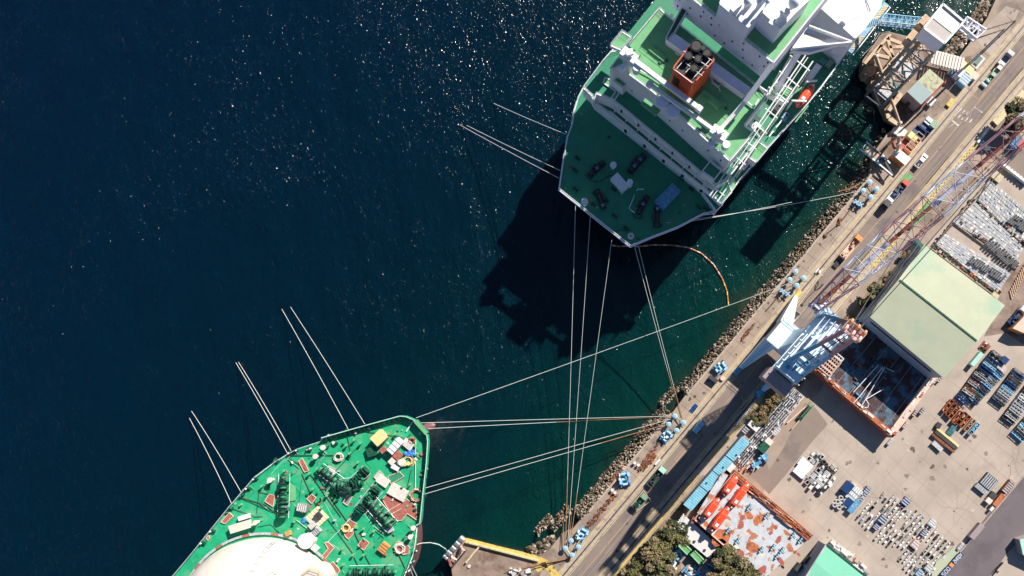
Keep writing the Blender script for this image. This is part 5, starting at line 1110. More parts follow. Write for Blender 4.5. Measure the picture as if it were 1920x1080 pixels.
# machinery on the seaward tip of the lower pier head
mb = MB(); a_, b_ = P(*q('h', 55,440)[0], 1.6), P(*q('h', 300,165)[0], 1.6)
for i in range(9):
    p = a_.lerp(b_, i/8); mb.tube(p-QB*1.0, p+QB*.6, .7, 'dark_grey' if i % 2 else 'galv', 8); mb.box(p-Vector((0,0,1.6)), 1.2,1.2,1.4, .9, 'dark_grey')
solo(mb, 'fender_row', 'row of black and grey fenders on the tip of the lower pier head', 'fender')
mb = MB()
for pts, m_ in ((q('h', 340,345, 140,590), 'dark_grey'), (q('h', 325,345, 230,470), 'boom_pale'), (q('h', 270,280, 330,350), 'boom_pale'), (q('h', 270,290, 250,420), 'dark_grey'), (q('h', 130,430, 220,480), 'offwhite'), (q('h', 90,470, 140,580), 'rust_red')):
    a_, b_ = PP(pts, 1.5); mb.beam(a_, b_, .5, .4, m_); mb.beam((a_.x,a_.y,0), a_, .3,.3,m_); mb.beam((b_.x,b_.y,0), b_, .3,.3,m_)
solo(mb, 'steel_structure', 'dark and pink steel frame on the lower pier head', 'frame')
mb = MB()
for i in range(26):
    p = P(1150/8+830+rnd(-16,18), 990+90*.93+rnd(-10,14), 0); mb.box(p, rnd(.4,1.6), rnd(.3,1.2), rnd(.3,1.2), rnd(0,3), random.choice(['pale_grey','offwhite','dark_grey','white','pink_wall']))
stuff(mb, 'scrap', 'grey and white scrap heap on the pier head at the bottom edge', 'scrap')
mb = MB(); p = P(*q('h', 395,575)[0], .3); mb.cyl((p.x,p.y,0), .5,.4,'cream',12); solo(mb, 'small_bollard', 'single cream bollard in the middle of the lower pier head', 'bollard')
# ================================================================ harbour crane on the two quay tracks
cr = thing('harbour_crane', 'huge light blue and white harbour crane with a red and white lattice jib', 'crane', P(1462,645,0))
pc = P(1472,652,0)
def mixm(a_, b_): return a_
feet = [P(1492,556,1.5), P(1389,690,1.5), P(1430,732,1.5), P(1534,604,1.5)]
ZP = 9.0
tops = [Vector((pc.x,pc.y,ZP)) + QA*3.0 - QB*5.6, Vector((pc.x,pc.y,ZP)) - QA*3.0 - QB*5.6, Vector((pc.x,pc.y,ZP)) - QA*3.0 + QB*3.9, Vector((pc.x,pc.y,ZP)) + QA*3.0 + QB*3.9]
for f_, t_ in zip(feet, tops):      # tapering box legs, narrow at the foot
    mb = MB(); vs = []
    for c_, w_, h_ in ((f_, 1.2, 1.6), (t_, 4.4, 5.5)):
        for i, j in ((-1,-1),(1,-1),(1,1),(-1,1)): vs.append(c_ + QB*(i*w_/2) + Vector((0,0,j*h_/2 + (0 if c_ is f_ else -2.0))))
    mb.add(vs, [(3,2,1,0),(4,5,6,7),(0,1,5,4),(1,2,6,5),(2,3,7,6),(3,0,4,7)], 'crane_white'); lg = mb.build('leg', cr)
    mb = MB(); g_ = Vector((f_.x,f_.y,.1)); mb.box(g_, 5.0, 1.1, 1.2, QANG, 'yellow' if f_ is feet[0] else 'crane_blue')
    for k in (-1.8,-.6,.6,1.8): mb.tube(g_+QA*k-QB*.35+Vector((0,0,.3)), g_+QA*k+QB*.35+Vector((0,0,.3)), .38, 'dark_grey', 10)
    mb.build('bogie', lg)
    mb = MB()     # access ladder on the leg
    for s_ in (-.35,.35): mb.tube(f_+QB*s_+Vector((0,0,.9)), t_+QB*s_+Vector((0,0,.9)), .06, 'crane_blue', 4)
    mb.build('ladder', lg)
mb = MB(); tp = [Vector((pc.x,pc.y,ZP+1.2)) + QA*a_*4.2 + QB*b_ for a_, b_ in ((-1,-7.6),(1,-7.6),(1,5.8),(-1,5.8))]; mb.prism(tp, 6.2, 'crane_white'); mb.build('portal', cr)
mb = MB(); c0_ = Vector((pc.x,pc.y,0)); lo = [c0_ + QA*a_*3.4 + QB*b_*3.0 + Vector((0,0,ZP+1.2)) for a_, b_ in ((-1,-1),(1,-1),(1,1),(-1,1))]; hi_ = [c0_ + QA*a_*2.5 + QB*b_*2.5 + Vector((0,0,26)) for a_, b_ in ((-1,-1),(1,-1),(1,1),(-1,1))]
mb.prism(hi_, ZP+1.2, 'crane_white', bot=lo); mb.tube((pc.x,pc.y,26), (pc.x,pc.y,28), 3.3, 'crane_blue', 28); mb.build('column', cr)
mb = MB(); rail_line(mb, [p for p in tp+[tp[0]]], 1.1, .06, 'white', 2); mb.build('guard_rail', cr)
mb = MB(); mb.beam(c0_+QA*3.6-QB*1.5+Vector((0,0,11)), c0_+QA*2.8-QB*1.5+Vector((0,0,27)), 1.0, .2, 'crane_blue'); mb.build('stair', cr)
# slewing platform; it points up the quay (towards the jib)
J = Vector((0.66, 0.75, 0)).normalized(); JS = Vector((J.y, -J.x, 0)); JA = math.atan2(J.y, J.x)
sc_ = Vector((pc.x,pc.y,28))
def at_(a_, s_, z_): return Vector((sc_.x, sc_.y, 0)) + J*a_ + JS*s_ + Vector((0,0,z_))
def slab(name, a0, a1, s0, s1, z0, z1, m, mt=None, par=cr):
    mb = MB(); mb.prism([at_(a0,s0,z1), at_(a1,s0,z1), at_(a1,s1,z1), at_(a0,s1,z1)], z0, m, mt); return mb.build(name, par)
plat = slab('slewing_platform', -15.5, 8.5, -3.7, 3.7, 27.8, 29.2, 'crane_blue', 'crane_white')
cw = slab('counterweight', -17.6, -14.2, -4.4, 4.0, 27.0, 31.4, 'pink_wall', 'pink_wall')
mh = slab('machinery_house', -13.6, -2.0, -3.5, 3.3, 29.2, 34.4, 'crane_white', 'crane_white')
mb = MB()
for k in range(5): mb.beam(at_(-13.6+2.3*k, -4.0, 34.5), at_(-13.6+2.3*k, 3.9, 34.5), .25, .15, 'crane_white')
for k in range(6): mb.box(at_(-12+2*k, -1.5+(k%3)*1.5, 34.4), 1.1, .9, .7, JA, 'crane_blue')
mb.build('roof_vent', mh)
mb = MB(); mb.box(at_(7.0, -5.6, 29.0), 3.0, 2.4, 2.8, JA, 'crane_white'); mb.box(at_(8.6, -5.6, 29.6), .12, 2.0, 1.6, JA, 'glass'); mb.build('driver_cab', cr)
# tall A-frame (tower) leaning back, tip about 58 m up
tip = at_(-1.5, 0, 58.5)
for s_ in (-3.0, 3.0):
    for a_, m_ in ((5.5, 'crane_blue'), (-12.5, 'crane_blue')):
        b_ = at_(a_, s_, 29.2); t_ = at_(-1.5 + (.8 if a_ > 0 else -.8), s_*.45, 58.0); k = b_.lerp(t_, .66)
        mb = MB(); mb.beam(b_, k, 1.0, 1.5, 'crane_blue'); mb.beam(k, t_, .9, 1.3, 'crane_red'); mb.build('mast_leg', cr)
for z_, f_ in ((36,.24),(42,.44),(48,.64),(53,.82)):
    mb = MB()
    for a_ in (5.5, -12.5):
        l_ = at_(a_, -3.6, 29.2).lerp(at_(-1.5, -1.6, 58), f_); r_ = at_(a_, 3.6, 29.2).lerp(at_(-1.5, 1.6, 58), f_); mb.beam(l_, r_, .5, .6, 'crane_pale' if z_ < 45 else 'crane_red')
    mb.beam(at_(5.5,-3.6,29.2).lerp(at_(-1.5,-1.6,58), f_), at_(-12.5,-3.6,29.2).lerp(at_(-1.5,-1.6,58), f_), .4,.5,'crane_pale'); mb.beam(at_(5.5,3.6,29.2).lerp(at_(-1.5,1.6,58), f_), at_(-12.5,3.6,29.2).lerp(at_(-1.5,1.6,58), f_), .4,.5,'crane_pale')
    mb.build('cross_brace', cr)
mb = MB(); mb.box(at_(-1.5,0,57.5), 2.6, 5.0, .4, JA, 'crane_red'); 
for s_ in (-2,0,2): mb.tube(at_(-2.4,s_-.25,58.8), at_(-2.4,s_+.25,58.8), 1.0, 'boom_pale', 14); mb.tube(at_(-.4,s_-.25,58.8), at_(-.4,s_+.25,58.8), .8, 'orange', 14)
rail_line(mb, [at_(-2.8,-2.5,58), at_(-.2,-2.5,58), at_(-.2,2.5,58), at_(-2.8,2.5,58), at_(-2.8,-2.5,58)], 1.1, .07, 'boom_pale', 1.5); mb.build('mast_head', cr)
mb = MB()   # stairs and platforms in the mast
for k in range(5):
    z_ = 30+k*5; mb.beam(at_(-9+k*1.2, -1.2, z_), at_(-5+k*.8, -1.2, z_+5), .8, .2, 'crane_pale'); mb.box(at_(-5+k*.8, 0, z_+5), 2.2, 4.2-k*.4, .15, JA, 'crane_white')
mb.build('mast_stair', cr)
# jib: long lattice boom in red and white lengths, rising up the quay past the frame
j0 = P(1524,578,31); j1 = P(2010,160,60); dj = (j1-j0).normalized(); sj = Vector((dj.y, -dj.x, 0)).normalized(); uj = sj.cross(dj)
def sect(t_, w_, h_): c_ = j0.lerp(j1, t_); return [c_-sj*w_/2, c_+sj*w_/2, c_+sj*w_/2+uj*h_, c_-sj*w_/2+uj*h_]
cols = [(0,.17,'crane_red',2.6,5.6),(.17,.33,'crane_pale',5.6,6.6),(.33,.50,'crane_red',6.6,6.6),(.50,.66,'crane_pale',6.6,6.2),(.66,.84,'crane_red',6.2,5.4),(.84,1.0,'crane_pale',5.4,3.0)]
for t0, t1, m_, w0, w1 in cols:
    mb = MB(); lattice(mb, sect(t0, w0, w0*.7), sect(t1, w1, w1*.7), 3, .17, .09, m_)
    mb.beam(j0.lerp(j1,t0)+uj*.2, j0.lerp(j1,t1)+uj*.2, 1.0, .12, 'ship_pale' if m_ == 'crane_pale' else 'rust_red'); mb.build('jib_section', cr)
mb = MB()
for s_ in (-1.0, 1.0):
    mb.tube(tip+JS*s_, j0.lerp(j1,.5)+uj*4+sj*s_*2, .12, 'dark_grey', 5); mb.tube(tip+JS*s_*.5, j0.lerp(j1,.98)+uj*2+sj*s_, .12, 'dark_grey', 5)
mb.tube(at_(-12,0,34), tip, .12, 'dark_grey', 5)
mb.build('pendant_rope', cr)
mb = MB(); mb.beam(at_(8,-2.2,29), j0-sj*1.2, 1.2, 1.4, 'crane_white'); mb.beam(at_(8,2.2,29), j0+sj*1.2, 1.2, 1.4, 'crane_white'); mb.build('jib_foot', cr)
# ================================================================ big hall with green roof
hall, hc = shed([(1630,592),(1733,462),(1881,573),(1769,707)], 13.3, 0, 1.6, 'hall_roof', 'hall_roof', 'hall_wall', 'large hall with a pale green gable roof behind the quay', 'hall', .5, 'hall', rib=None)
# hall details: ridge cap, gutters, standing seams, wall windows bands
W_, N_, E_, S_, M1_, M2_ = hc
mb = MB(); mb.beam(M1_+Vector((0,0,.24)), M2_+Vector((0,0,.24)), .45, .16, 'green_dark'); mb.build('ridge_cap', hall)
mb = MB()
for a_, b_ in ((W_,S_),(N_,E_)): mb.beam(a_-Vector((0,0,.1)), b_-Vector((0,0,.1)), .5, .3, 'steel')
mb.build('gutter', hall)
mb = MB()
nrm = (W_-N_).cross(Vector((0,0,1))).normalized(); 
if nrm.dot(W_-E_) < 0: nrm = -nrm
for i in range(14):
    p = W_.lerp(N_, (i+.5)/14) + nrm*.05; mb.box((p.x,p.y,8.8), .12, .1, 4.2, QANG, 'steel')
mb.beam(W_.lerp(N_,.02)-Vector((0,0,5))+nrm*.08, W_.lerp(N_,.98)-Vector((0,0,5))+nrm*.08, .1, .9, 'dark_grey'); mb.beam(W_.lerp(N_,.02)-Vector((0,0,9))+nrm*.08, W_.lerp(N_,.98)-Vector((0,0,9))+nrm*.08, .1, .9, 'glass'); mb.build('window_band', hall)
mb = MB(); n2 = (W_-S_).cross(Vector((0,0,1))).normalized()
if n2.dot(W_-N_) < 0: n2 = -n2
mb.beam(W_.lerp(S_,.08)-Vector((0,0,3.2))+n2*.08, W_.lerp(S_,.9)-Vector((0,0,3.2))+n2*.08, .1, .8, 'glass'); mb.build('window_band', hall)
mb = MB()
for i in range(1, 44):
    s = i/44
    for A_, B_ in (((M1_, N_), (M2_, E_)), ((M1_, W_), (M2_, S_))):
        a_, b_ = A_[0].lerp(B_[0], s), A_[1].lerp(B_[1], s); mb.beam(a_+Vector((0,0,.2)), b_+Vector((0,0,.2)), .05, .05, 'hall_roof')
mb.build('roof_seam', hall)
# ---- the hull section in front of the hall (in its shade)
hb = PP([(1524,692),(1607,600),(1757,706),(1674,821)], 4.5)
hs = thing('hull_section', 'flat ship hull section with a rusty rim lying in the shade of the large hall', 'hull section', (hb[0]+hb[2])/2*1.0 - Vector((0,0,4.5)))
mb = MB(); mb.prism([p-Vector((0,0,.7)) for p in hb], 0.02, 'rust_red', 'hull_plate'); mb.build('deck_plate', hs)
mb = MB()
for i, (a_, b_, w_, m_) in enumerate(((hb[3],hb[0],1.5,'rust_orange'),(hb[2],hb[3],2.0,'boom_pale'),(hb[0],hb[1],.5,'pale_grey'),(hb[1],hb[2],.4,'hull_plate'))):
    c_ = (hb[0]+hb[2])/2; s_ = (c_-(a_+b_)/2).normalized()*w_/2; mb.beam(a_+s_-Vector((0,0,.35)), b_+s_-Vector((0,0,.35)), w_, .7, m_)
for i in range(26):
    t_ = rnd(.03,.97); p = hb[0].lerp(hb[3], t_); mb.box(p+Vector((rnd(.3,1.2), rnd(.2,.9), 0)), rnd(.6,2.4), rnd(.3,.8), rnd(.08,.3), QANG-math.pi/2+.04, random.choice(['offwhite','rust_orange','boom_pale','rust_red','white']))
    p = hb[2].lerp(hb[3], t_); mb.box(p-QB*rnd(.2,1.8), rnd(.5,1.8), rnd(.3,.8), rnd(.06,.25), QANG, random.choice(['white','offwhite','rust_red','white','pale_grey']))
mb.build('rim', hs)
mb = MB()
for pts in (q('J', 0,430, 210,200), q('J', 0,520, 40,480, 250,215), q('J', 70,545, 265,220, 340,255), q('J', 105,490, 250,405), q('J', 105,490, 130,530, 120,560, 95,560)): mb.path(PP(pts, 5.2), .13, 'ship_white', 5)
mb.build('pipe', hs)
mb = MB()
for i in range(30): p = hb[0].lerp(hb[3], rnd(.12,.9)).lerp(hb[1].lerp(hb[2], .5), rnd(.1,.85)); p.z = 3.8; mb.box(p, rnd(.4,2.6), rnd(.2,.8), rnd(.1,.7), QANG+random.choice([0,math.pi/2]), random.choice(['hull_plate','steel','machine_blue','rust','dark_grey']))
for i in range(6): a_ = hb[0].lerp(hb[3], (i+.7)/6.4); b_ = hb[1].lerp(hb[2], (i+.7)/6.4); mb.beam(a_-Vector((0,0,.65)), b_-Vector((0,0,.65)), .15, .12, 'steel')
mb.build('stiffener', hs)
# scaffold stair towers at the hull section corner
for i, (x_, y_) in enumerate(((1210,115),(1190,145),(1175,165),(1150,190),(1130,215),(1110,245))):
    p = PZ('I', x_, y_, 5.5); mb = MB(); fr = [Vector((p.x,p.y,5.5)) + QB*a_*2.4 + QA*b_*.5 for a_, b_ in ((-1,-1),(1,-1),(1,1),(-1,1))]
    for k in range(4): mb.beam(fr[k], fr[(k+1)%4], .22, .22, 'boom_pale' if i else 'white'); mb.beam(Vector((fr[k].x,fr[k].y,0)), fr[k], .15, .15, 'boom_pale')
    for k in range(6): t_ = (k+.5)/6; mb.beam(fr[0].lerp(fr[1],t_), fr[3].lerp(fr[2],t_), .12, .12, 'boom_pale')
    solo(mb, 'scaffold', ['topmost and whitest', 'second from the top', 'third from the top', 'fourth from the top', 'fifth from the top', 'lowest'][i] + ' pink scaffold at the corner of the dark hull section', 'scaffold', 'scaffold frames on the corner of the dark hull section')
# ---- the second hull section: pale deck with rust, four red lifeboats on it
hb2 = PP(q('M', 0,600, 352,188, 1012,742, 930,830, 700,1010, 590,1110), 4.6)
h2 = thing('hull_section', 'pale grey rust spotted hull section carrying four red lifeboats', 'hull section', P(1400,980,0))
cN = Vector((hb2[0].x, hb2[0].y, 0))
corn = PP(q('M', 0,600, 352,188, 1012,742, 560,1140, 520,1060), 4.6)
mbd = MB(); mbd.prism([p-Vector((0,0,.5)) for p in corn], .02, 'rust_red', 'hull_plate_lt')
mb = MB()
for a_, b_, w_, m_ in ((corn[1],corn[2],2.2,'rust_orange'),(corn[0],corn[1],.5,'rust_red'),(corn[0],corn[4],.4,'boom_pale')):
    c_ = P(1400,985,4.6); s_ = (c_-(a_+b_)/2).normalized()*w_/2; mb.beam(a_+s_-Vector((0,0,.25)), b_+s_-Vector((0,0,.25)), w_, .5, m_)
for i in range(46):
    t_ = rnd(.03,.98); p = corn[1].lerp(corn[2], t_); mb.box(p-QA*rnd(.2,2.4), rnd(.8,3.2), rnd(.15,.6), rnd(.06,.3), QANG-math.pi/2+.07, random.choice(['rust','rust_orange','rust_red','boom_pale','brown_pad']))
for i in range(10): p = corn[0].lerp(corn[4], rnd(.0,.3)); 
mb.build('rim', h2)
def patch(x_, y_, w_, l_, m_, z_=4.14, an=None): p = PZ('M', x_, y_, z_); return (p, w_, l_, m_, an if an is not None else QANG)
mb = mbd
for x_, y_, w_, l_, m_ in ((355,235,4.0,2.6,'rust_red'),(420,280,5.0,2.0,'rust_red'),(500,340,5.0,2.0,'rust_red'),(20,600,2.2,4.0,'rust_red'),(250,800,5.0,2.4,'rust_orange'),(470,570,3.4,2.4,'rust_orange'),(545,610,2.6,4.4,'rust_orange'),(400,650,2.4,3.0,'rust_red'),(415,585,1.6,2.4,'rust_red'),(240,750,5.0,8.0,'rust_orange'),(510,840,6.2,3.6,'rust_orange'),(690,670,1.6,1.6,'rust_red'),(650,720,1.6,1.6,'rust_red'),(720,775,1.6,3.2,'rust_red'),(790,720,3.6,1.2,'rust_orange'),(350,840,3.4,2.2,'offwhite'),(740,960,3.6,2.0,'rust_red'),(400,890,3.4,2.4,'rust_red'),(580,1030,3.0,5.0,'rust_red'),(290,650,2.0,1.6,'timber'),(650,850,3.4,1.4,'rust_orange'),(590,900,1.6,2.2,'offwhite'),(820,850,2.4,2.0,'rust_orange'),(440,720,1.8,1.0,'boom_pale'),(330,710,1.6,1.6,'rust_orange'),(110,650,2.6,2.2,'rust_orange'),(60,590,2.4,3.6,'rust_red'),(860,880,1.4,1.6,'rust_orange'),(890,900,1.8,.8,'rust_red')):
    p = PZ('M', x_, y_, 4.2); n_ = 9; r0 = [rnd(.6,1.1) for _ in range(n_)]
    vs = [p + QB*(w_*.5*r0[k]*math.cos(6.283*k/n_)) + QA*(l_*.5*r0[k]*math.sin(6.283*k/n_)) + Vector((0,0,-.08)) for k in range(n_)]; mb.sheet(vs, m_)
mb.build('deck_plate', h2)
for x_, y_ in ((615,575),(570,860),(840,735),(900,780),(705,915),(745,865),(370,785),(470,500),(290,700),(670,840)):
    p = PZ('M', x_, y_, 4.4); mb = MB(); mb.box((p.x,p.y,4.1), 2.2, .9, .12, QANG, 'dark_grey')
    for k in (-.7,0,.7): mb.cyl(p+QA*k-Vector((0,0,.2)), .28, .6, 'pale_blue', 10)
    mb.beam(p+QB*-1.0, p+QB*1.2, .12,.12,'black'); mb.build('deck_fitting', h2)
mb = MB()
for a_, b_ in ((q('M',270,215)[0], q('M',55,560)[0]), (q('M',335,375)[0], q('M',60,610)[0])): mb.beam(P(*a_,4.9), P(*b_,4.9), 2.0, .5, 'hull_plate_lt')
rail_line(mb, PP(q('M', 350,190, 440,270, 700,480, 1000,735), 4.6), 1.1, .08, 'rust', 1.3); rail_line(mb, PP(q('M', 0,600, 350,195), 4.6), 1.0, .08, 'boom_pale', 1.5)
mb.build('cradle', h2)
for i, (x_, y_, sc2, lab) in enumerate(((315,318,.92,'red lifeboat on the pale hull section nearest its top corner'),(393,402,1.22,'long red lifeboat on the pale hull section behind the top one'),(157,512,1.0,'red lifeboat on the pale hull section close to its left corner'),(230,600,1.2,'long red lifeboat on the pale hull section lowest of the four'))):
    p = PZ('M', x_, y_, 6.5); dup(lb, (p.x,p.y,4.5), SANG+(.04 if i < 2 else .02), lab, 'red lifeboats on the pale hull section', (sc2,1.0,1.0))
# low building with white roof shaded by the hull section
wr = PP(q('T', 970,220, 1440,640, 1310,835, 820,430), 3.0)
lw = thing('low_building', 'low flat white roofed building below the lifeboats', 'building', (wr[0]+wr[2])/2 - Vector((0,0,3)))
mb = MB(); mb.prism(wr, 0, 'offwhite', 'roof_white'); mb.build('wall', lw)
mb = MB()
for i in range(8): p = wr[0].lerp(wr[3], (i+.5)/8)-QA*0-QB*.5; mb.box(p-Vector((0,0,.2)), .35, 1.6, .2, QANG-.7, 'white')
mb.build('roof_slat', lw)
for x_, y_ in ((1095,578),(1245,703)): mb = MB(); p = P(*q('T', x_, y_)[0], 3.0); mb.box(p, .6,.6,.4, 0, 'dark_grey'); mb.build('roof_unit', lw)
for x_, y_ in ((930,480),(960,510),(985,470),(900,440)): mb = MB(); p = P(*q('T', x_, y_)[0], 3.0); mb.box(p, 2.2,.35,.3, QANG-math.pi/2, 'pale_grey'); mb.build('roof_unit', lw)
# long blue roof shed and the steel grating stack behind it
bl = [(1283,944),(1390,820),(1404,831),(1298,956)]
bs_ = thing('long_shed', 'long narrow shed with a light blue roof beside the quay road', 'shed', P(1340,890,0))
bt = PP(bl, 4.0); mb = MB(); mb.prism([p-Vector((0,0,.1)) for p in bt], 0, 'pink_wall'); mb.build('wall', bs_)
mb = MB(); cbl = sum(bt, Vector())/4; top_ = [cbl + (p-cbl)*1.03 for p in bt]; mb.prism([p+Vector((0,0,.1)) for p in top_], 3.9, 'blue_roof')
for i in range(1, 40): a_ = top_[0].lerp(top_[1], i/40); b_ = top_[3].lerp(top_[2], i/40); mb.beam(a_+Vector((0,0,.13)), b_+Vector((0,0,.13)), .06,.05,'blue_roof')
mb.build('roof', bs_)
mb = MB()
for t_ in (.28,.5,.72): a_ = top_[0].lerp(top_[1], t_); b_ = top_[3].lerp(top_[2], t_); mb.beam(a_+Vector((0,0,.2)), b_+Vector((0,0,.2)), .12,.08,'navy')
for t_ in (.35,.6,.8): mb.box(top_[0].lerp(top_[2], t_)+Vector((0,0,.1)), .4,.4,.3, 0, 'navy')
mb.build('roof_strip', bs_)
# stacks of grey grating / beams, a line of bundles from the hall corner to the blue shed
g0, g1p = q('I', 900,430)[0], q('I', 385,1020)[0]
ORD = ['first','second','third','fourth','fifth','sixth','seventh','eighth','ninth','tenth','eleventh','twelfth','thirteenth']
for i in range(11):
    t_ = (i+.5)/11; x_ = g0[0]+(g1p[0]-g0[0])*t_; y_ = g0[1]+(g1p[1]-g0[1])*t_; p = P(x_, y_, 1.4); mb = MB(); c_ = Vector((p.x,p.y,0)); w_ = 4.2 if i else 3.4
    for lv in range(3):
        for k in range(7): mb.beam(c_+QB*(-w_/2+w_*k/6)-QA*1.25+Vector((0,0,.25+lv*.45)), c_+QB*(-w_/2+w_*k/6)+QA*1.25+Vector((0,0,.25+lv*.45)), .28,.1,random.choice(['galv','galv','pale_grey','steel']))
        for k in range(2): mb.beam(c_-QB*w_/2+QA*(-.9+1.8*k)+Vector((0,0,.1+lv*.45)), c_+QB*w_/2+QA*(-.9+1.8*k)+Vector((0,0,.1+lv*.45)), .15,.15,'dark_grey')
    for k in range(4): mb.box(c_+QB*rnd(-1.6,1.6)+QA*rnd(-1,1)+Vector((0,0,1.3)), rnd(.3,1.2), rnd(.2,.5), .15, QANG+random.choice([0,1.57]), random.choice(['white','dark_grey','pale_grey','ship_pale','black']))
    solo(mb, 'grating_stack', ORD[i] + ' grey grating stack counted from the dark hull section towards the blue shed', 'steel stack', 'stacks of grey steel grating in a line')
mb = MB()
for i, (x0, y0, x1, y1) in enumerate(((790,690,960,540),(830,740,990,560),(760,690,900,480),(770,640,930,470))): mb.beam(P(*q('I',x0,y0)[0],.4+.1*i), P(*q('I',x1,y1)[0],.4+.1*i), .35,.3,random.choice(['boom_pale','timber']))
solo(mb, 'beam_bundle', 'bundle of long pale beams beside the grating stacks', 'beams')
def grate(x_, y_, l_, w_, an, lab, m_='teal', t_='I', h_=.8, group=None):
    p = PZ(t_, x_, y_, h_); c_ = Vector((p.x,p.y,0)); ca = Vector((math.cos(an), math.sin(an), 0)); sa = Vector((-ca.y, ca.x, 0)); mb = MB(); n = int(l_/.45)
    for k in range(n): s = -.5+(k+.5)/n; mb.beam(c_+ca*l_*s-sa*w_/2+Vector((0,0,h_)), c_+ca*l_*s+sa*w_/2+Vector((0,0,h_)), .16,.2,m_)
    for s in (-.5,0,.5): mb.beam(c_-ca*l_/2+sa*w_*s+Vector((0,0,h_)), c_+ca*l_/2+sa*w_*s+Vector((0,0,h_)), .12,.24,m_)
    for a_ in (-.45,.45):
        for b_ in (-.45,.45): mb.beam(c_+ca*l_*a_+sa*w_*b_, c_+ca*l_*a_+sa*w_*b_+Vector((0,0,h_)), .15,.15,m_)
    return solo(mb, 'steel_grating', lab, 'grating', group)
grate(960,580,5.6,1.6,QANG,'dark green slatted grating leaning at the corner of the asphalt patch','veh_green'); grate(935,600,5.2,1.2,QANG,'narrow dark green grating just left of the slatted one','green_dark')
sbox('skip', 'I', 700,760, 2.8,1.6,1.0, QANG, 'offwhite', 'small cream skip beside the grating stacks', 'skip', extra='slats'); sbox('crate', 'I', 635,850, 2.2,2.2,1.4, QANG, 'cream', 'cream crate above the dark green container', 'crate', extra='lid')
sbox('container', 'I', 595,895, 3.2,2.6,2.2, QANG, 'green_dark', 'dark green container between the cream crate and the blue machines', 'container', extra='ribs')
for x_, y_, lab in ((590,985,'upper of the two light blue machines beside the grating stacks'),(520,1050,'lower of the two light blue machines beside the grating stacks')):
    p = PZ('I', x_, y_, 1.2); mb = MB(); mb.box((p.x,p.y,0), 3.6,1.8,.6, QANG, 'machine_blue')
    for k in range(7): mb.box((p.x+rnd(-1.2,1.2), p.y+rnd(-1.2,1.2), .5), rnd(.4,1.1), rnd(.3,.9), rnd(.4,1.3), rnd(0,3), random.choice(['pale_blue','machine_blue','white','bollard_blue']))
    solo(mb, 'machine', lab, 'machine', 'light blue machines beside the grating stacks')
mb = MB()
for k in range(22): p = PZ('M', rnd(400,520), rnd(90,190), 1.0); mb.box((p.x,p.y,0), rnd(.4,1.8), rnd(.2,.6), rnd(.3,1.0), QANG+rnd(-.4,.4), random.choice(['rust','offwhite','timber','boom_pale','dark_grey']))
stuff(mb, 'scrap', 'heap of rusty and pale scrap beside the top corner of the pale hull section', 'scrap')
sbox('shed', 'M', 310,160, 2.6,2.4,1.8, QANG, 'roof_white', 'tiny white roofed hut between the blue shed and the pale hull section', 'hut', extra='lid')
sbox('hut', 'I', 510,715, 3.4,1.8,1.8, QANG-math.pi/2, 'roof_white', 'small white hut at the end of the dry scrub strip', 'hut', extra='lid'); sbox('machine', 'I', 440,750, 2.2,1.8,1.4, QANG, 'dark_grey', 'dark machine standing by the small white hut', 'machine', extra='slats')
# ---- mint roofed hall at the bottom edge
mc = [(1508,1086),(1549,1022),(1647,1100),(1600,1165)]
mh2, _ = shed(mc, 7.0, 0, .3, 'mint_roof', 'mint_roof', 'hall_wall', 'hall with a mint green roof at the bottom edge of the photo', 'hall', .5, 'hall')
mb = MB(); a_, b_ = P(1549,1021,7.1), P(1650,1101,7.1); mb.beam(a_, b_, .5,.5,'green_dark'); mb.beam(P(1508,1086,7.1), a_, .5, .5, 'pale_grey'); mb.build('gutter', mh2)
mb = MB()
for i in range(26):
    t_ = rnd(0,1); p = P(*q('M', 1150+ t_*330, 770+ t_*260)[0], 1.2); mb.box((p.x+rnd(-1.6,.8),p.y+rnd(-1.2,.6),0), rnd(.8,3.2), rnd(.4,1.2), rnd(.4,1.4), QANG-math.pi/2+rnd(-.1,.1), random.choice(['pale_grey','offwhite','cream','timber','steel']))
stuff(mb, 'scrap', 'row of pale timber and steel odds and ends along the mint roofed hall', 'scrap')
for i, (x_, y_) in enumerate(((970,955),(890,1010))):
    sbox('cabin', 'M', x_, y_, 2.4,1.6,2.0, QANG, 'dark_grey', ['upper','lower'][i] + ' of the two small dark cabins against the grey wall of the mint roofed hall', 'cabin', extra='lid')
# ================================================================ vehicles
def place(r, t_, x_, y_, ang, z=0.01, h_=1.4): p = PZ(t_, x_, y_, h_); r.location = (p.x, p.y, z); r.rotation_euler = (0,0,ang)
def wheels(r, xs, hw, rad=.45):
    for x in xs:
        for s in (-1,1): o = MB(); o.tube((x,s*hw,rad),(x,s*(hw-.28),rad), rad, 'rubber', 14); w_ = o.build('wheel', r, world=False); o = MB(); o.tube((x,s*(hw+.01),rad),(x,s*(hw-.03),rad), rad*.5, 'galv', 10); o.build('rim', w_, world=False)
def car_body(o, prof, hw, m, m_roof=None):   # prof: (x, z_top, half width factor) sections front to back
    vs = []; n = len(prof)
    for x, zt, k in prof: vs += [(x,-hw,.35),(x,-hw,min(zt,.95)),(x,-hw*k,zt),(x,hw*k,zt),(x,hw,min(zt,.95)),(x,hw,.35)]
    fs = [];
    for i in range(n-1):
        for j in range(5): a_ = i*6+j; fs.append((a_, a_+6, a_+7, a_+1))
        fs.append((i*6+5, i*6+11, i*6+6, i*6))
    fs += [(0,1,2,3,4,5), tuple(range((n-1)*6, n*6))[::-1]]
    o.add(vs, [f[::-1] for f in fs], m)
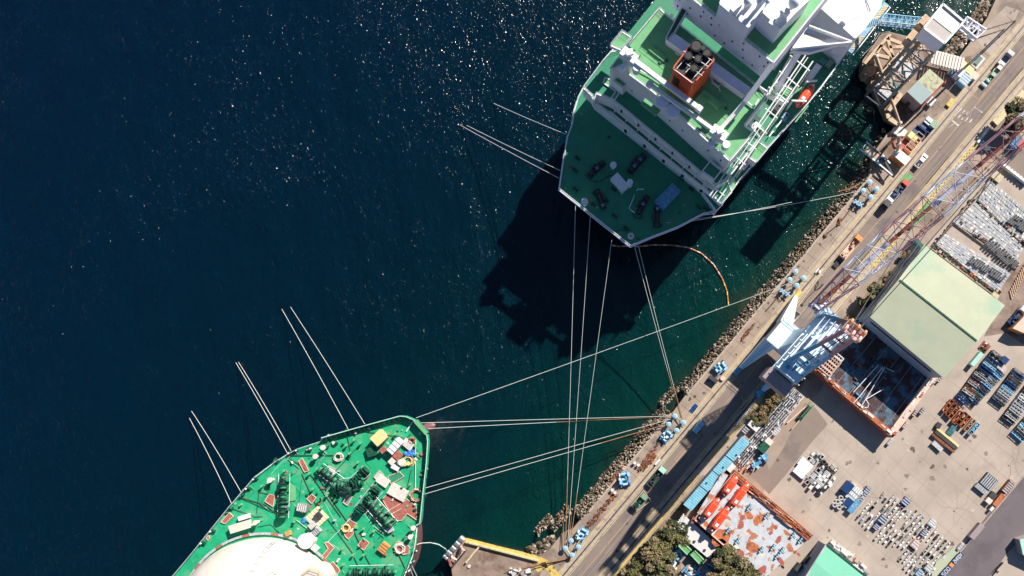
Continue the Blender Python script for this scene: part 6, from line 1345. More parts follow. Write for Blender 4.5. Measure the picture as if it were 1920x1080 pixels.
def pickup(label, m, load=None):
    r = thing('pickup_truck', label, 'pickup truck'); o = MB(); car_body(o, [(2.5,.7,.9),(2.4,.95,.9),(1.3,1.05,.92),(.7,1.65,.8),(-.5,1.68,.8),(-.75,1.0,.9),(-.8,.6,.95),(-2.4,.6,.95)], .88, m)
    o.box((-1.65,-.84,.6), 1.75,.08,.5,0,m); o.box((-1.65,.84,.6), 1.75,.08,.5,0,m); o.box((-2.48,0,.6), .08,1.7,.5,0,m); o.build('body', r, world=False)
    o = MB(); o.box((1.02,0,1.12), .5,1.3,.42,0,'glass',-.0); o.box((-.62,0,1.15), .08,1.3,.4,0,'glass'); o.build('window', r, world=False)
    o = MB(); o.box((2.5,-.6,.65), .08,.3,.18,0,'white'); o.build('headlight', r, world=False); o = MB(); o.box((2.5,.6,.65), .08,.3,.18,0,'white'); o.build('headlight', r, world=False)
    wheels(r, (1.6,-1.6), .9, .38)
    if load:
        o = MB()
        for k in range(8): o.box((rnd(-2.2,-1.0), rnd(-.6,.6), .6), rnd(.3,.8), rnd(.2,.6), rnd(.3,.7), 0, random.choice(load))
        o.build('load', r, world=False)
    return r
def truck(label, mcab, mbed, L_=7.0, W2=2.3, load=None, tall=None, racks=False):
    r = thing('truck', label, 'truck'); x1 = L_/2
    o = MB(); o.box((0,0,.55), L_,.9,.3,0,'dark_grey'); o.build('chassis', r, world=False)
    o = MB(); o.box((x1-.85,0,.6), 1.6,W2-.1,1.5,0,mcab); o.box((x1-.95,0,2.1), 1.3,W2-.3,.35,0,mcab); o.build('cab', r, world=False)
    o = MB(); o.box((x1-.03,0,1.3), .08,W2-.4,.7,0,'glass'); o.build('window', r, world=False)
    o = MB(); o.box((-.85,0,.85), L_-1.9,W2,.25,0,mbed); hh = tall or .5
    for s_ in (-1,1): o.box((-.85,s_*(W2/2-.04),1.1), L_-1.9,.08,hh,0,mbed)
    o.box((-.85-(L_-1.9)/2+.04,0,1.1), .08,W2,hh,0,mbed); o.build('load_bed', r, world=False)
    wheels(r, (x1-1.0, -x1+2.2, -x1+1.1), W2/2, .48)
    if load:
        o = MB()
        for k in range(12): o.box((rnd(-x1+.6,x1-2.4), rnd(-.7,.7), 1.1), rnd(.5,1.6), rnd(.3,.9), rnd(.2,.9), rnd(-.1,.1), random.choice(load))
        o.build('load', r, world=False)
    return r
v = pickup('white pickup truck driving on the quay road below the worn road symbols', 'white', ['dark_grey','pale_grey','pink_wall']); place(v, 'b', 440,900, QANG)
v = truck('white flatbed truck with an open white bed parked near the topmost bollards', 'dark_grey', 'white', 6.4, load=None); place(v, 'c', 1165,120, QANG+math.pi)
o = MB(); o.box((0,0,0), 2.4,2.2,1.8,0,'dark_grey')
for k in range(8): o.box((rnd(-1.2,1.2), rnd(-1,1), 1.2), rnd(.3,1.2), rnd(.2,.5), rnd(.4,1.1), rnd(0,3), random.choice(['dark_grey','steel','black','pink_wall']))
r_ = solo(o, 'machine', 'dark grey digging machine parked at the lower end of the white flatbed truck', 'machine'); p = P(*q('c', 1075,225)[0], 0); r_.location = (p.x,p.y,0); r_.rotation_euler = (0,0,QANG)
v = truck('red cabbed truck whose dark bed is put in for a shadow above the white flatbed', 'red', 'navy', 6.2, load=['dark_grey','navy','black']); place(v, 'F', 395,605, QANG)  # dark bed and load fill in the shadow beside the red cab
v = truck('long orange beam truck on the quay road between the two upper bollard clusters', 'orange', 'boom_pale', 8.6, load=['boom_pale','orange','rust_orange','timber','timber']); place(v, 'c', 500,930, QANG)
sbox('skip', 'd', 1165,135, 2.4,1.6,.5, QANG, 'dark_grey', 'dark skip left on the quay road at the lower end of the orange truck', 'skip', top='black')
v = truck('white crane truck with black load standing between the white crane leg and the red jib', 'white', 'offwhite', 7.2, load=['black','dark_grey','white','black']); place(v, 'X', 615,245, QANG+math.pi)
v = pickup('dark blue pickup truck in the shade under the lower crane leg', 'machine_blue', ['pale_blue','navy']); place(v, 'e', 1270,250, QANG)
r_ = thing('van', 'light blue van parked on the quay road beside the large shadow', 'van'); o = MB(); car_body(o, [(2.3,.8,.9),(2.2,1.1,.9),(1.7,1.8,.86),(-2.2,1.85,.86),(-2.3,.9,.95)], .9, 'pale_blue'); o.build('body', r_, world=False)
o = MB(); o.box((.35,0,1.84), .12,1.5,.03,0,'navy'); o.box((1.95,0,1.25), .3,1.4,.35,0,'glass'); o.build('window', r_, world=False); wheels(r_, (1.5,-1.5), .9, .36); place(r_, 'e', 195,900, QANG, h_=1.9)
v = truck('pale green truck with a dark open bed parked beside the crane track', 'mint', 'green_dark', 6.6, load=['dark_grey','black']); place(v, 'f', 470,830, QANG)
sbox('generator', 'f', 365,965, 2.0,1.8,1.2, QANG, 'offwhite', 'small white and black generator behind the pale green truck', 'generator', top='dark_grey')
v = truck('green truck with a wide frame around its dark bed on the lower quay road', 'veh_green', 'veh_green', 5.6, load=['black','green_dark']); place(v, 'L', 900,450, QANG)
o = MB()
for pts in (q('L', 820,490, 935,355), q('L', 875,535, 985,450), q('L', 820,490, 875,535), q('L', 935,365, 1000,455), q('L', 860,520, 905,400)): a_, b_ = PP(pts, 1.2); o.beam(a_, b_, .12,.12,'boom_pale'); o.beam((a_.x,a_.y,0), a_, .1,.1,'boom_pale')
solo(o, 'scaffold', 'thin pale frame standing around the green truck on the lower quay road', 'frame')
# vehicles in the painted bays, top right
v = truck('grey roofed truck in the uppermost painted bay of the quay road', 'pale_grey', 'steel', 5.4); place(v, 'E', 1285,495, QANG)
v = pickup('cream pickup truck in the painted bay below the grey roofed truck', 'cream', ['offwhite','timber']); place(v, 'E', 1232,575, QANG)
v = pickup('dark green pickup truck in the painted bay below the cream pickup', 'veh_green', ['green_dark','black','mint']); place(v, 'E', 1180,632, QANG)
sbox('skip', 'E', 1118,695, 2.6,2.0,.7, QANG, 'mint', 'mint green skip in the lowest painted bay of the quay road', 'skip', extra='slats')
for x_, y_, lab in ((120,560,'upper dark square pit cover beside the crane track near the lower bollards'),(72,622,'lower dark square pit cover beside the crane track near the lower bollards')):
    p = PZ('e', x_, y_, .1); mb = MB(); mb.box((p.x,p.y,.02), 1.6,1.5,.1, QANG, 'navy'); mb.box((p.x,p.y,.02), 1.75,1.65,.07, QANG, 'pale_grey'); solo(mb, 'pit_cover', lab, 'pit cover')
mb = MB(); mb.beam(P(*q('f',435,640)[0],.3), P(*q('f',520,545)[0],.3), .5,.5,'white'); solo(mb, 'barrier', 'white barrier lying on the crane track beside the rusty chain heap', 'barrier')
mb = MB(); mb.beam(P(*q('d',800,280)[0],.3), P(*q('d',855,215)[0],.3), .35,.4,'white'); solo(mb, 'barrier', 'small white barrier on the crane track by the middle bollards', 'barrier')
mb = MB(); mb.box(P(*q('d',865,270)[0],.01), .8,.6,.5,QANG,'white'); mb.box(P(*q('d',865,270)[0],.5), .5,.4,.2,QANG,'offwhite'); solo(mb, 'cabinet', 'small white cabinet beside the short white barrier on the track', 'cabinet')
mb = MB()
for k in range(14): a_ = rnd(0,6.28); p = P(*q('e', 940,455)[0],.5); mb.beam(p, p+Vector((math.cos(a_)*rnd(.8,1.6), math.sin(a_)*rnd(.8,1.6), rnd(-.3,.4))), .1,.08, random.choice(['timber','veh_green','foliage_dry']))
solo(mb, 'brush_pile', 'tuft of dry sticks at the end of the low walls in the crane shadow', 'brush')
for a_, b_, w_, h_, m_, lab in ((q('e', 905,530)[0], q('e', 480,1070)[0], .25, .7, 'kerb', 'thin low wall along the landward crane track in shadow'), (q('e', 975,510)[0], q('e', 905,600)[0], 1.0, .7, 'boom_pale', 'short pale pipe beside the stick tuft'), (q('e', 1060,575)[0], q('e', 820,865)[0], .35, .8, 'white', 'white and black slatted barrier beside the yellow edge line')):
    mb = MB(); A_, B_ = P(*a_, h_/2), P(*b_, h_/2); mb.beam(A_, B_, w_, h_, m_)
    for k in range(12): p = A_.lerp(B_, (k+.5)/12); mb.beam(p-QB*.3+Vector((0,0,h_/2)), p+QB*.3+Vector((0,0,h_/2)), .12,.06, 'dark_grey')
    solo(mb, 'low_wall', lab, 'wall')
# ================================================================ trees and shrubs
def leaf_cloud(mb, c, rx, ry, rz, n, sz, m):
    for _ in range(n):
        while True:
            x, y, z = rnd(-1,1), rnd(-1,1), rnd(-1,1); d_ = x*x+y*y+z*z
            if .25 < d_ < 1: break
        p = Vector((c[0]+x*rx, c[1]+y*ry, c[2]+z*rz)); a_ = Vector((rnd(-1,1), rnd(-1,1), rnd(-.5,.5))).normalized()*sz*rnd(.6,1.3); b_ = a_.cross(Vector((rnd(-.5,.5), rnd(-.5,.5), 1))).normalized()*sz*rnd(.4,.9)
        mb.add([p-a_, p+b_, p+a_, p-b_], [(0,1,2,3)], m)
def tree(px, py, r_, h_, label, m='foliage', group=None, n=1500, cl=9):
    r_ *= .88; b = P(px, py, h_*.6); b.z = 0; t = thing('tree' if h_ > 3 else 'bush', label, 'tree' if h_ > 3 else 'bush', b, group)
    o = MB(); o.tube(b, b+Vector((.3,.2,h_*.55)), .28*h_/8, 'bark', 8, .16*h_/8); cs = []
    for k in range(cl):
        a_ = rnd(0,6.28); rr = r_*math.sqrt(random.random())*.74; c_ = b + Vector((rr*math.cos(a_), rr*math.sin(a_), h_*rnd(.5,.85))); cs.append(c_); o.tube(b+Vector((.3,.2,h_*.45)), c_, .09*h_/8, 'bark', 5, .04)
    o.build('trunk', t); o = MB()
    for c_ in cs:
        k = rnd(.2,.46)*r_
        leaf_cloud(o, c_, k, k*rnd(.7,1.1), k*.7, int(n/cl), .42 if r_ > 3 else .3, m if m == 'foliage_dry' else random.choice(['foliage','foliage','foliage_dark','foliage_tan']))
    o.build('crown', t); return t
for i, (x_, y_, r_, h_, m_, lab) in enumerate(((1262,1004,5.6,8,'foliage','tree nearest to the low white roofed building'),(1240,1022,4.6,8,'foliage','tree between the top one and the scrub edge of the quay road'),(1232,1043,6.0,9,'foliage','large olive green tree in the middle of the left grove'),(1208,1062,5.0,7,'foliage','tree at the outer lower edge of the left grove'),(1246,1070,6.0,9,'foliage','tree at the bottom edge beside the blue scrap'),(1190,1084,4.6,7,'foliage','half hidden tree at the bottom left end of the grove'),
      (1355,1040,5.0,8,'foliage','tree touching the rim of the pale hull section'),(1376,1056,6.2,9,'foliage','large dark tree under the corner of the pale hull section'),(1352,1076,5.2,8,'foliage','tree at the bottom edge below the pale hull section'),(1400,1078,5.0,8,'foliage','rightmost tree at the bottom edge below the pale hull section'),
      (1905,214,5.0,8,'foliage','dark tree at the right edge beside the red and white jib'),(1893,240,3.0,5,'foliage','smaller dark tree below the one at the right edge'),(1641,548,3.8,6,'foliage','dark tree between the jib and the green roofed hall'),(1622,566,2.3,4,'foliage','small tree in the dry strip near the crane head'))):
    tree(x_, y_, r_, h_, lab, m_, n=2300 if r_ > 4 else 1300, cl=16)
for i, (x_, y_, r_, m_) in enumerate(((1452,742,3.2,'foliage_dry'),(1470,728,3.0,'foliage_dry'),(1460,750,2.6,'foliage'),(1440,762,2.8,'foliage_dry'),(1428,775,2.8,'foliage_dry'),(1418,786,2.6,'foliage'),(1500,700,2.4,'foliage_dry'),(1516,682,2.4,'foliage_dry'),(1486,716,2.2,'foliage_dry'),(1536,668,1.8,'foliage'),(1556,640,1.8,'foliage_dry'),(1700,480,2.0,'foliage_dry'),(1676,512,2.2,'foliage'),(1660,528,1.8,'foliage_dry'),(1432,790,2.0,'foliage_dry'))):
    tree(x_, y_, r_, 2.4, ('dry brown' if m_ == 'foliage_dry' else 'green') + ' bush in the dry scrub strip behind the quay road', m_, 'bushes in the dry scrub strip', n=500, cl=6)
mb = MB()
for _ in range(2600):
    if random.random() < .5: k = random.random(); x_, y_ = 1420+ k*190, 790 - k*200
    else: k = random.random(); x_, y_ = 1178+ k*62, 1078 - k*82
    p = P(x_+rnd(-16,16)*(1 if x_ > 1300 else .4), y_+rnd(-13,13)*(1 if x_ > 1300 else .4), 0); a_ = rnd(0,6.28); s_ = rnd(.15,.45); d_ = Vector((math.cos(a_), math.sin(a_), 0))*s_
    mb.add([p-d_*.5, p+d_*.5, p+d_*rnd(-.4,.8)+Vector((rnd(-.3,.3), rnd(-.3,.3), rnd(.2,.5)))], [(0,1,2)], random.choice(['foliage_dry','foliage_dry','foliage']))
stuff(mb, 'dry_grass', 'dry grass and low scrub on the brown strips behind the quay', 'grass')
# blue and white scrap between the trees, green trailers
for i, (a_, b_, lab) in enumerate((((880,600),(1020,740),'upper pale green trailer between the trees and the low white building'), ((1070,740),(1210,890),'lower pale green trailer between the trees and the low white building'))):
    p0, p1 = P(*q('T', *a_)[0], 2.4), P(*q('T', *b_)[0], 2.4); r_ = thing('trailer', lab, 'trailer', (p0+p1)/2 - Vector((0,0,2.4))); mb = MB(); mb.beam(p0-Vector((0,0,.6)), p1-Vector((0,0,.6)), 2.4, 1.2, 'grass_green'); mb.build('body', r_)
    mb = MB()
    for s_ in (-.9,.9):
        d_ = (p1-p0).normalized(); n_ = Vector((-d_.y, d_.x, 0)); mb.beam(p0+n_*s_+Vector((0,0,.1)), p1+n_*s_+Vector((0,0,.1)), .2,.2,'mint')
    mb.build('side_rail', r_)
    mb = MB(); d_ = (p1-p0).normalized()
    for t_ in (.2,.8): c_ = p0.lerp(p1,t_); c_.z = .45; n_ = Vector((-d_.y, d_.x, 0)); mb.tube(c_-n_*1.2, c_+n_*1.2, .45,'rubber',12)
    mb.build('wheel', r_)
for nm, xr, yr, cols_, lab in (('scrap', (680,920), (700,880), ['teal','white','pale_blue','navy'], 'teal and white scrap heap between the trees and the green trailers'), ('scrap', (560,800), (900,1080), ['white','pale_blue','ship_pale','pale_grey'], 'white and pale blue scrap heap at the bottom edge beside the trees'), ('scrap', (940,1360), (930,1080), ['machine_blue','navy','white','timber','pale_blue'], 'blue and cream scrap heap at the bottom edge below the green trailers')):
    mb = MB()
    for _ in range(60): p = P(*q('T', rnd(*xr), rnd(*yr))[0], .5); mb.box((p.x,p.y,0), rnd(.6,3.4), rnd(.15,.7), rnd(.3,1.2), QANG-math.pi/2*random.choice([0,1])+rnd(-.4,.4), random.choice(cols_))
    stuff(mb, nm, lab, 'scrap')
# ================================================================ yard stock
# racks of steel frames, right of the hall: five rows (each rack a thing)
def rackrow(t_, a_, b_, wid, n, mats, where, zt=1.3):
    (ax, ay), (bx, by) = q(t_, *a_)[0], q(t_, *b_)[0]; A_, B_ = P(ax, ay, 0), P(bx, by, 0); stp = (B_-A_).length/n; d_ = (B_-A_).normalized(); s_ = Vector((-d_.y, d_.x, 0)); 
    if s_.dot(QB) < 0: s_ = -s_
    for i in range(n):
        c_ = A_.lerp(B_, (i+.5)/n) + s_*wid/2; m_ = random.choice(mats); h_ = zt*rnd(.7,1.25); mb = MB()
        for k in (-.34,.34): mb.beam(c_-s_*wid*.48+d_*stp*k+Vector((0,0,h_)), c_+s_*wid*.48+d_*stp*k+Vector((0,0,h_)), .16,.18,m_)
        for k in range(5): u_ = -.46+.23*k; mb.beam(c_+s_*wid*u_-d_*stp*.36+Vector((0,0,h_-.05)), c_+s_*wid*u_+d_*stp*.36+Vector((0,0,h_-.05)), .14,.12,m_)
        for k in (-.46,.46):
            for j in (-.34,.34): mb.beam(c_+s_*wid*k+d_*stp*j, c_+s_*wid*k+d_*stp*j+Vector((0,0,h_)), .13,.13,m_)
        mb.box(c_+Vector((0,0,.1)), stp*.66, wid*.9, h_*.35, math.atan2(d_.y,d_.x), random.choice(['dark_grey','navy','black',m_]))
        for k in range(3): mb.box(c_+s_*rnd(-.4,.4)*wid+Vector((0,0,h_*.5)), stp*rnd(.3,.6), rnd(.3,1.0), h_*.4, math.atan2(d_.y,d_.x), random.choice(mats+['white']))
        solo(mb, 'steel_rack', (ORD[i] if n > 1 else 'only') + ' rack from the top in ' + where, 'rack', 'steel racks in ' + where)
rackrow('J', (1160,70), (1075,170), 4.6, 4, ['navy','teal','dark_grey'], 'the first row of the yard stock, dark blue end')
rackrow('J', (1085,165), (1040,225), 4.6, 3, ['teal','pale_blue','navy','steel'], 'the first row of the yard stock, teal middle')
rackrow('J', (1030,225), (895,415), 4.4, 8, ['rust','dark_grey','pale_grey','black','galv'], 'the first row of the yard stock, brown end')
rackrow('J', (880,430), (845,470), 4.0, 2, ['navy','teal'], 'the short dark blue tail of the first row')
rackrow('J', (1190,220), (950,480), 3.6, 12, ['teal','pale_blue','navy','steel','dark_grey'], 'the second row of the yard stock')
rackrow('J', (1345,220), (1150,480), 4.8, 13, ['machine_blue','navy','galv','steel','pale_blue','dark_grey'], 'the third row of the yard stock')
rackrow('J', (1460,340), (1235,640), 4.6, 13, ['galv','pale_grey','white','navy','dark_grey'], 'the fourth row of the yard stock')
rackrow('J', (1500,560), (1315,770), 4.8, 9, ['galv','pale_blue','rust_orange','dark_grey','white'], 'the fifth row of the yard stock')
p = PZ('J', 1120,45,1.0); mb = MB(); mb.box((p.x,p.y,0), 2.8,2.8,.3, QANG, 'rust')
for k in range(16): mb.box((p.x+rnd(-1.1,1.1), p.y+rnd(-1.1,1.1), .2), rnd(.2,.8), rnd(.2,.5), rnd(.3,.9), rnd(0,3), random.choice(['rust','rust_red','white','dark_grey']))
solo(mb, 'scrap_bin', 'round rusty scrap bin at the upper end of the first rack row', 'scrap bin')
sbox('container', 'J', 1045,150, 5.0,1.4,1.6, QANG, 'mint', 'pale mint container beside the first rack row', 'container', extra='ribs')
sbox('machine', 'J', 1280,160, 2.0,1.8,1.6, QANG, 'navy', 'dark navy machine above the second rack row', 'machine', extra='lid')
sbox('crate', 'J', 1250,220, 3.0,1.8,.8, QANG-math.pi/2, 'boom_pale', 'pale pink crate between the navy machine and the third rack row', 'crate', extra='slats')
# rust containers / baskets
for i, (x_, y_, m_, lab) in enumerate(((800,545,'rust_orange','orange brown basket at the upper left of the rusty basket group'),(825,575,'rust','narrow dark rusty basket second in the rusty basket group'),(850,600,'rust_orange','third rusty basket, pinkish orange, of the rusty basket group'),(880,640,'rust_orange','fourth rusty basket counted from the planks side'),(915,650,'rust','fifth rusty basket with dark cells'),(945,675,'rust_orange','sixth rusty basket next to the tan one'),(985,705,'timber','tan basket next to last in the rusty basket group'),(1020,740,'pale_blue','light blue basket at the end of the rusty basket group'))):
    p = PZ('J', x_, y_, 1.0); r_ = thing('steel_basket', lab, 'basket', (p.x,p.y,0), 'rusty steel baskets on the yard', QANG); L_ = 4.4
    o = MB(); o.box((0,0,0), L_,1.2,.15,0,m_)
    for sx, sy, lx, ly in ((0,.58,L_,.12),(0,-.58,L_,.12),(L_/2,0,.12,1.2),(-L_/2,0,.12,1.2),(L_/6,0,.1,1.2),(-L_/6,0,.1,1.2)): o.box((sx,sy,0), lx,ly,1.1,0,m_)
    o.build('frame', r_, world=False); o = MB()
    for k in range(9): o.box((rnd(-1.8,1.8), rnd(-.35,.35), .15), rnd(.3,.9), rnd(.2,.5), rnd(.4,.9), 0, random.choice([m_,m_,'rust','timber']))
    o.build('load', r_, world=False)
for i, (x0,y0,x1,y1,m_,w_,lab) in enumerate(((705,735,885,885,'crate_yellow',.7,'long yellow timber on top of the plank pile'),(690,760,870,910,'dark_grey',1.0,'dark long beam between the yellow timber and the lower planks'),(665,785,850,935,'rust',.8,'long rusty beam at the lower side of the plank pile'),(670,850,745,920,'pale_grey',1.4,'short pale ladder frame below the plank pile'),(700,700,735,720,'dark_grey',1.8,'dark square crate at the upper end of the plank pile'),(800,790,850,720,'teal',1.8,'teal slatted pallet between the plank pile and the tan basket'))):
    mb = MB(); a_, b_ = P(*q('J',x0,y0)[0], .6), P(*q('J',x1,y1)[0], .6); mb.beam(a_, b_, w_, .5, m_); n = 8
    for k in range(n): p = a_.lerp(b_, (k+.5)/n); d_ = (b_-a_).normalized(); s_ = Vector((-d_.y,d_.x,0)); mb.beam(p-s_*w_*.5+Vector((0,0,.3)), p+s_*w_*.5+Vector((0,0,.3)), .15,.1, m_)
    mb.beam(a_-Vector((0,0,.4)), b_-Vector((0,0,.4)), w_*.6, .3, 'timber'); solo(mb, 'long_timber', lab, 'timber', 'beams and timbers in the plank pile')
# objects along the lower side of the dark hull section
for x_, y_, m_, lab in ((580,590,'dark_grey','dark lattice pallet beside the pale rim of the dark hull section'),(520,610,'rust','rusty plank leaning on the pale rim of the dark hull section'),(440,710,'timber','tan crate at the lower corner of the dark hull section'),(310,850,'pale_grey','small grey heap at the tip of the dark hull section'),(690,330,'paint_yellow','yellow machine at the right corner of the dark hull section'),(730,320,'rust','brown plank beside the yellow machine at the hall corner')):
    sbox('pallet', 'J', x_, y_, 2.2,1.0,.8, QANG, m_, lab, 'pallet', extra='slats')
# ---- white and grey fittings laid out on the yard
poly = [(t_[0], t_[1]) for t_ in q('Y', 520,240, 590,270, 700,300, 760,270, 800,300, 740,410, 870,420, 920,440, 1050,520, 1100,680, 1200,770, 1110,930, 960,1085, 790,1085, 650,900, 720,790, 590,785, 430,710, 430,600, 300,575, 240,480, 380,330, 470,300)]
cols2 = ['white','white','offwhite','pale_grey','white','ship_pale','dark_grey','dark_grey','cream','galv']
cnt = 0; protos = {}
def fitting(kind, m_):
    o = MB()
    if kind == 0: o.box((0,0,0), .9,.7,.8,0,m_); o.box((0,0,.8), .75,.55,.08,0,'white')
    elif kind == 1: o.ring((0,0,0), .42,.16,m_,12); o.ring((0,0,.3), .42,.14,'dark_grey',12)
    elif kind == 2:
        for k in range(4): o.box((-.45+.3*k,0,0), .14,1.1,.7,0,m_)
        o.box((0,0,.1), 1.1,.2,.3,0,'dark_grey')
    elif kind == 3: o.box((0,0,0), 1.3,.9,.25,0,m_); o.box((.2,.1,.25), .5,.5,.5,0,m_); o.cyl((-.35,-.1,.25), .2,.4,'dark_grey',8)
    elif kind == 4: o.tube((-.6,0,.35),(.6,0,.35), .33,m_,10); o.tube((-.64,0,.35),(-.6,0,.35), .45,'galv',10); o.tube((.6,0,.35),(.64,0,.35), .45,'galv',10)
    elif kind == 5:
        for sx, sy, lx, ly in ((0,.45,1.0,.1),(0,-.45,1.0,.1),(.5,0,.1,1.0),(-.5,0,.1,1.0)): o.box((sx,sy,0), lx,ly,.7,0,m_)
        o.box((0,0,0), .9,.8,.1,0,'black')
    me_ = o.build('fitting_proto'); d_ = me_.data; bpy.data.objects.remove(me_); return d_
kinds = ['small boxed steel fitting','pair of stacked steel rings','slatted steel fitting','flat steel fitting with a stub','flanged pipe piece','open topped steel frame']
nm_ = ['steel_box','steel_ring','steel_grid','steel_bracket','pipe_piece','steel_cage']
mnames = {'white':'white','offwhite':'off white','pale_grey':'pale grey','ship_pale':'bluish','dark_grey':'dark','cream':'cream','galv':'grey'}
u_ = -60
grid = []
c0 = P(1700,980,0)
for iu in range(-24, 25):
    for iv in range(-24, 25):
        w3 = c0 + QA*iu*1.12 + QB*iv*1.42; px_ = w3.x*S+NX; py_ = NY-w3.y*S
        if inpoly(px_, py_, poly): grid.append((w3, iu, iv))
random.shuffle(grid)
keep = [g_ for g_ in grid if math.sin(g_[2]*1.9)*.4 + math.sin(g_[1]*.45+g_[2])*.45 + rnd(-.5,.5) > -.62][:285]
for w3, iu, iv in keep:
    k_ = random.choices(range(6), (5,2,4,3,3,2))[0]; m_ = random.choice(cols2); key = (k_, m_)
    if key not in protos: protos[key] = fitting(k_, m_)
    o = bpy.data.objects.new(nm_[k_], protos[key]); COL.objects.link(o); o.location = (w3.x+rnd(-.1,.1), w3.y+rnd(-.1,.1), .01); o.rotation_euler = (0,0,QANG+rnd(-.06,.06)); k9 = rnd(.65,1.0); o.scale = (k9, k9*rnd(.8,1.1), k9*rnd(.6,1.0))
    tag(o, mnames[m_] + ' ' + kinds[k_] + ' in the large yard field', 'fitting', mnames[m_] + ' ' + kinds[k_] + 's in the large field of fittings')
# larger things at the head of that field
sbox('container', 'M', 1305,335, 3.6,2.6,1.6, QANG, 'navy', 'dark blue container at the head of the large field of fittings', 'container', extra='ribs')
sbox('tank', 'Y', 225,375, 4.6,1.8,1.2, QANG, 'machine_blue', 'long rounded blue tank beside the white slabs and rings', 'tank', extra='lid')
sbox('steel_box', 'Y', 165,335, 2.6,2.2,.9, QANG, 'navy', 'dark box put in for the shadow between the rings and the long blue tank', 'box', extra='lid')  # navy box stands in for a dark shadow on the ground
for i, (x_, y_) in enumerate(((92,290),(60,330),(140,325),(103,362),(75,385),(30,362),(150,370))):
    p = PZ('Y', x_, y_, .8); mb = MB(); mb.ring((p.x,p.y,.02), .62,.24,'offwhite',16); mb.ring((p.x,p.y,.45), .6,.22,'pale_grey',16); solo(mb, 'steel_ring', 'large pale ring in the cluster beside the dark blue container', 'ring', 'large pale rings beside the dark blue container')
for i, (x_, y_, l_, w_, m_, lab) in enumerate(((255,220,4.6,2.0,'white','uppermost white slab beside the dark blue container'),(225,262,4.8,1.8,'white','second white slab with a dark gap below the uppermost one'),(190,290,4.4,1.6,'offwhite','third white slab next to the blue tank'),(360,210,2.0,1.6,'navy','dark purple box at the upper right of the white slabs'),(330,255,2.2,1.6,'navy','dark box second in the line right of the white slabs'),(285,300,2.4,1.8,'navy','dark box third in the line right of the white slabs'),(130,235,1.6,1.2,'teal','small teal box above the ring cluster'),
        (1015,545,2.2,2.0,'white','striped white block at the right side of the field of fittings'),(750,330,2.4,2.4,'navy','dark crossed frame at the upper tip of the field of fittings'),(515,510,2.6,2.4,'navy','dark blue crate in the left half of the field of fittings'),(450,585,1.8,1.8,'navy','small dark blue crate lower left in the field of fittings'),(930,650,2.0,1.6,'navy','dark blue crate near the right side of the field of fittings'),(885,1052,2.4,1.8,'machine_blue','blue crate at the bottom end of the field of fittings'),(845,760,2.6,2.2,'boom_pale','pink flat crate in the lower half of the field of fittings'),(985,1000,2.4,2.2,'cream','cream crate at the lower right end of the field of fittings'))):
    sbox('steel_box', 'Y', x_, y_, l_, w_, .9, QANG-math.pi/2 if l_ > 3 else QANG, m_, lab, 'box', extra='slats')
# group near the asphalt patch
for i, (x_, y_, l_, w_, m_, lab) in enumerate(((900,200,2.6,3.6,'white','lower white slab of the fitting group beside the asphalt patch'),(945,140,2.6,4.2,'white','upper white slab of the fitting group beside the asphalt patch'))):
    sbox('slab', 'M', x_, y_, l_, w_, .8, QANG, m_, lab, 'slab', top='ship_pale', extra='lid')
px0 = [(x_, y_) for x_, y_ in ((1005,50),(975,90),(1045,60),(1065,75),(1020,120),(1040,105),(1075,140),(1100,120),(1120,140),(1090,165),(1050,190),(1070,210),(1030,210),(1010,235),(1150,170),(1175,160),(1195,185),(1160,195),(1140,230),(1120,215),(1100,240),(1080,255),(1060,235),(1055,270),(1035,255),(985,250),(960,290),(1000,275),(1020,300),(985,330),(1045,325),(1065,310),(1090,290),(1110,270),(1165,275),(1180,265),(1145,290),(1120,325),(1085,345),(1060,375),(1075,385),(1105,350),(1150,310),(1000,100),(1085,75),(1185,205),(935,245),(1130,180))]
for x_, y_ in px0:
    p = PZ('M', x_, y_, .5); k_ = random.choices(range(6), (3,3,4,2,2,3))[0]; m_ = random.choice(['white','offwhite','pale_grey','dark_grey','galv','white']); key = (k_, m_)
    if key not in protos: protos[key] = fitting(k_, m_)
    o = bpy.data.objects.new(nm_[k_], protos[key]); COL.objects.link(o); o.location = (p.x,p.y,.01); o.rotation_euler = (0,0,QANG+rnd(-.1,.1)); s_ = rnd(1.1,1.5); o.scale = (s_, s_, s_)
    tag(o, mnames[m_] + ' ' + kinds[k_] + ' beside the asphalt patch', 'fitting', mnames[m_] + ' ' + kinds[k_] + 's beside the asphalt patch')
# right-hand containers beside the lower road
for x_, y_, l_, w_, h_, m_, ex, lab in ((1145,285,4.2,4.2,1.0,'dark_grey','slats','dark slatted crate with white bars near the right edge of the yard'),(1080,345,4.2,1.6,.9,'steel','slats','dark ladder shaped rack left of the dark slatted crate'),(1310,330,4.4,2.0,1.4,'rust','slats','open rusty bin with white pipes beside the lower road'),(1230,440,4.4,1.6,1.4,'rust_orange','ribs','rust coloured container beside the lower road'),
        (1180,400,1.8,2.0,1.0,'dark_grey','lid','small dark grey box left of the rust container'),(1145,445,1.6,1.8,1.0,'cream','lid','small cream box left of the rust container'),(1180,500,2.6,.9,1.0,'offwhite','lid','narrow white box at the lower end of the rust container'),(1045,705,5.4,1.8,1.6,'pink_wall','ribs','dark mauve container on the roadside of the lower road'),(1000,750,1.4,1.4,.8,'galv','slats','small grey pallet at the end of the mauve container'),(905,835,2.4,1.0,1.0,'pale_grey','slats','grey slatted pallets at the corner of the lower road')):
    sbox('container', 'N', x_, y_, l_, w_, h_, QANG if ex != 'slats' or l_ != 4.2 else QANG-math.pi/2, m_, lab, 'container' if ex == 'ribs' else 'crate', extra=ex)
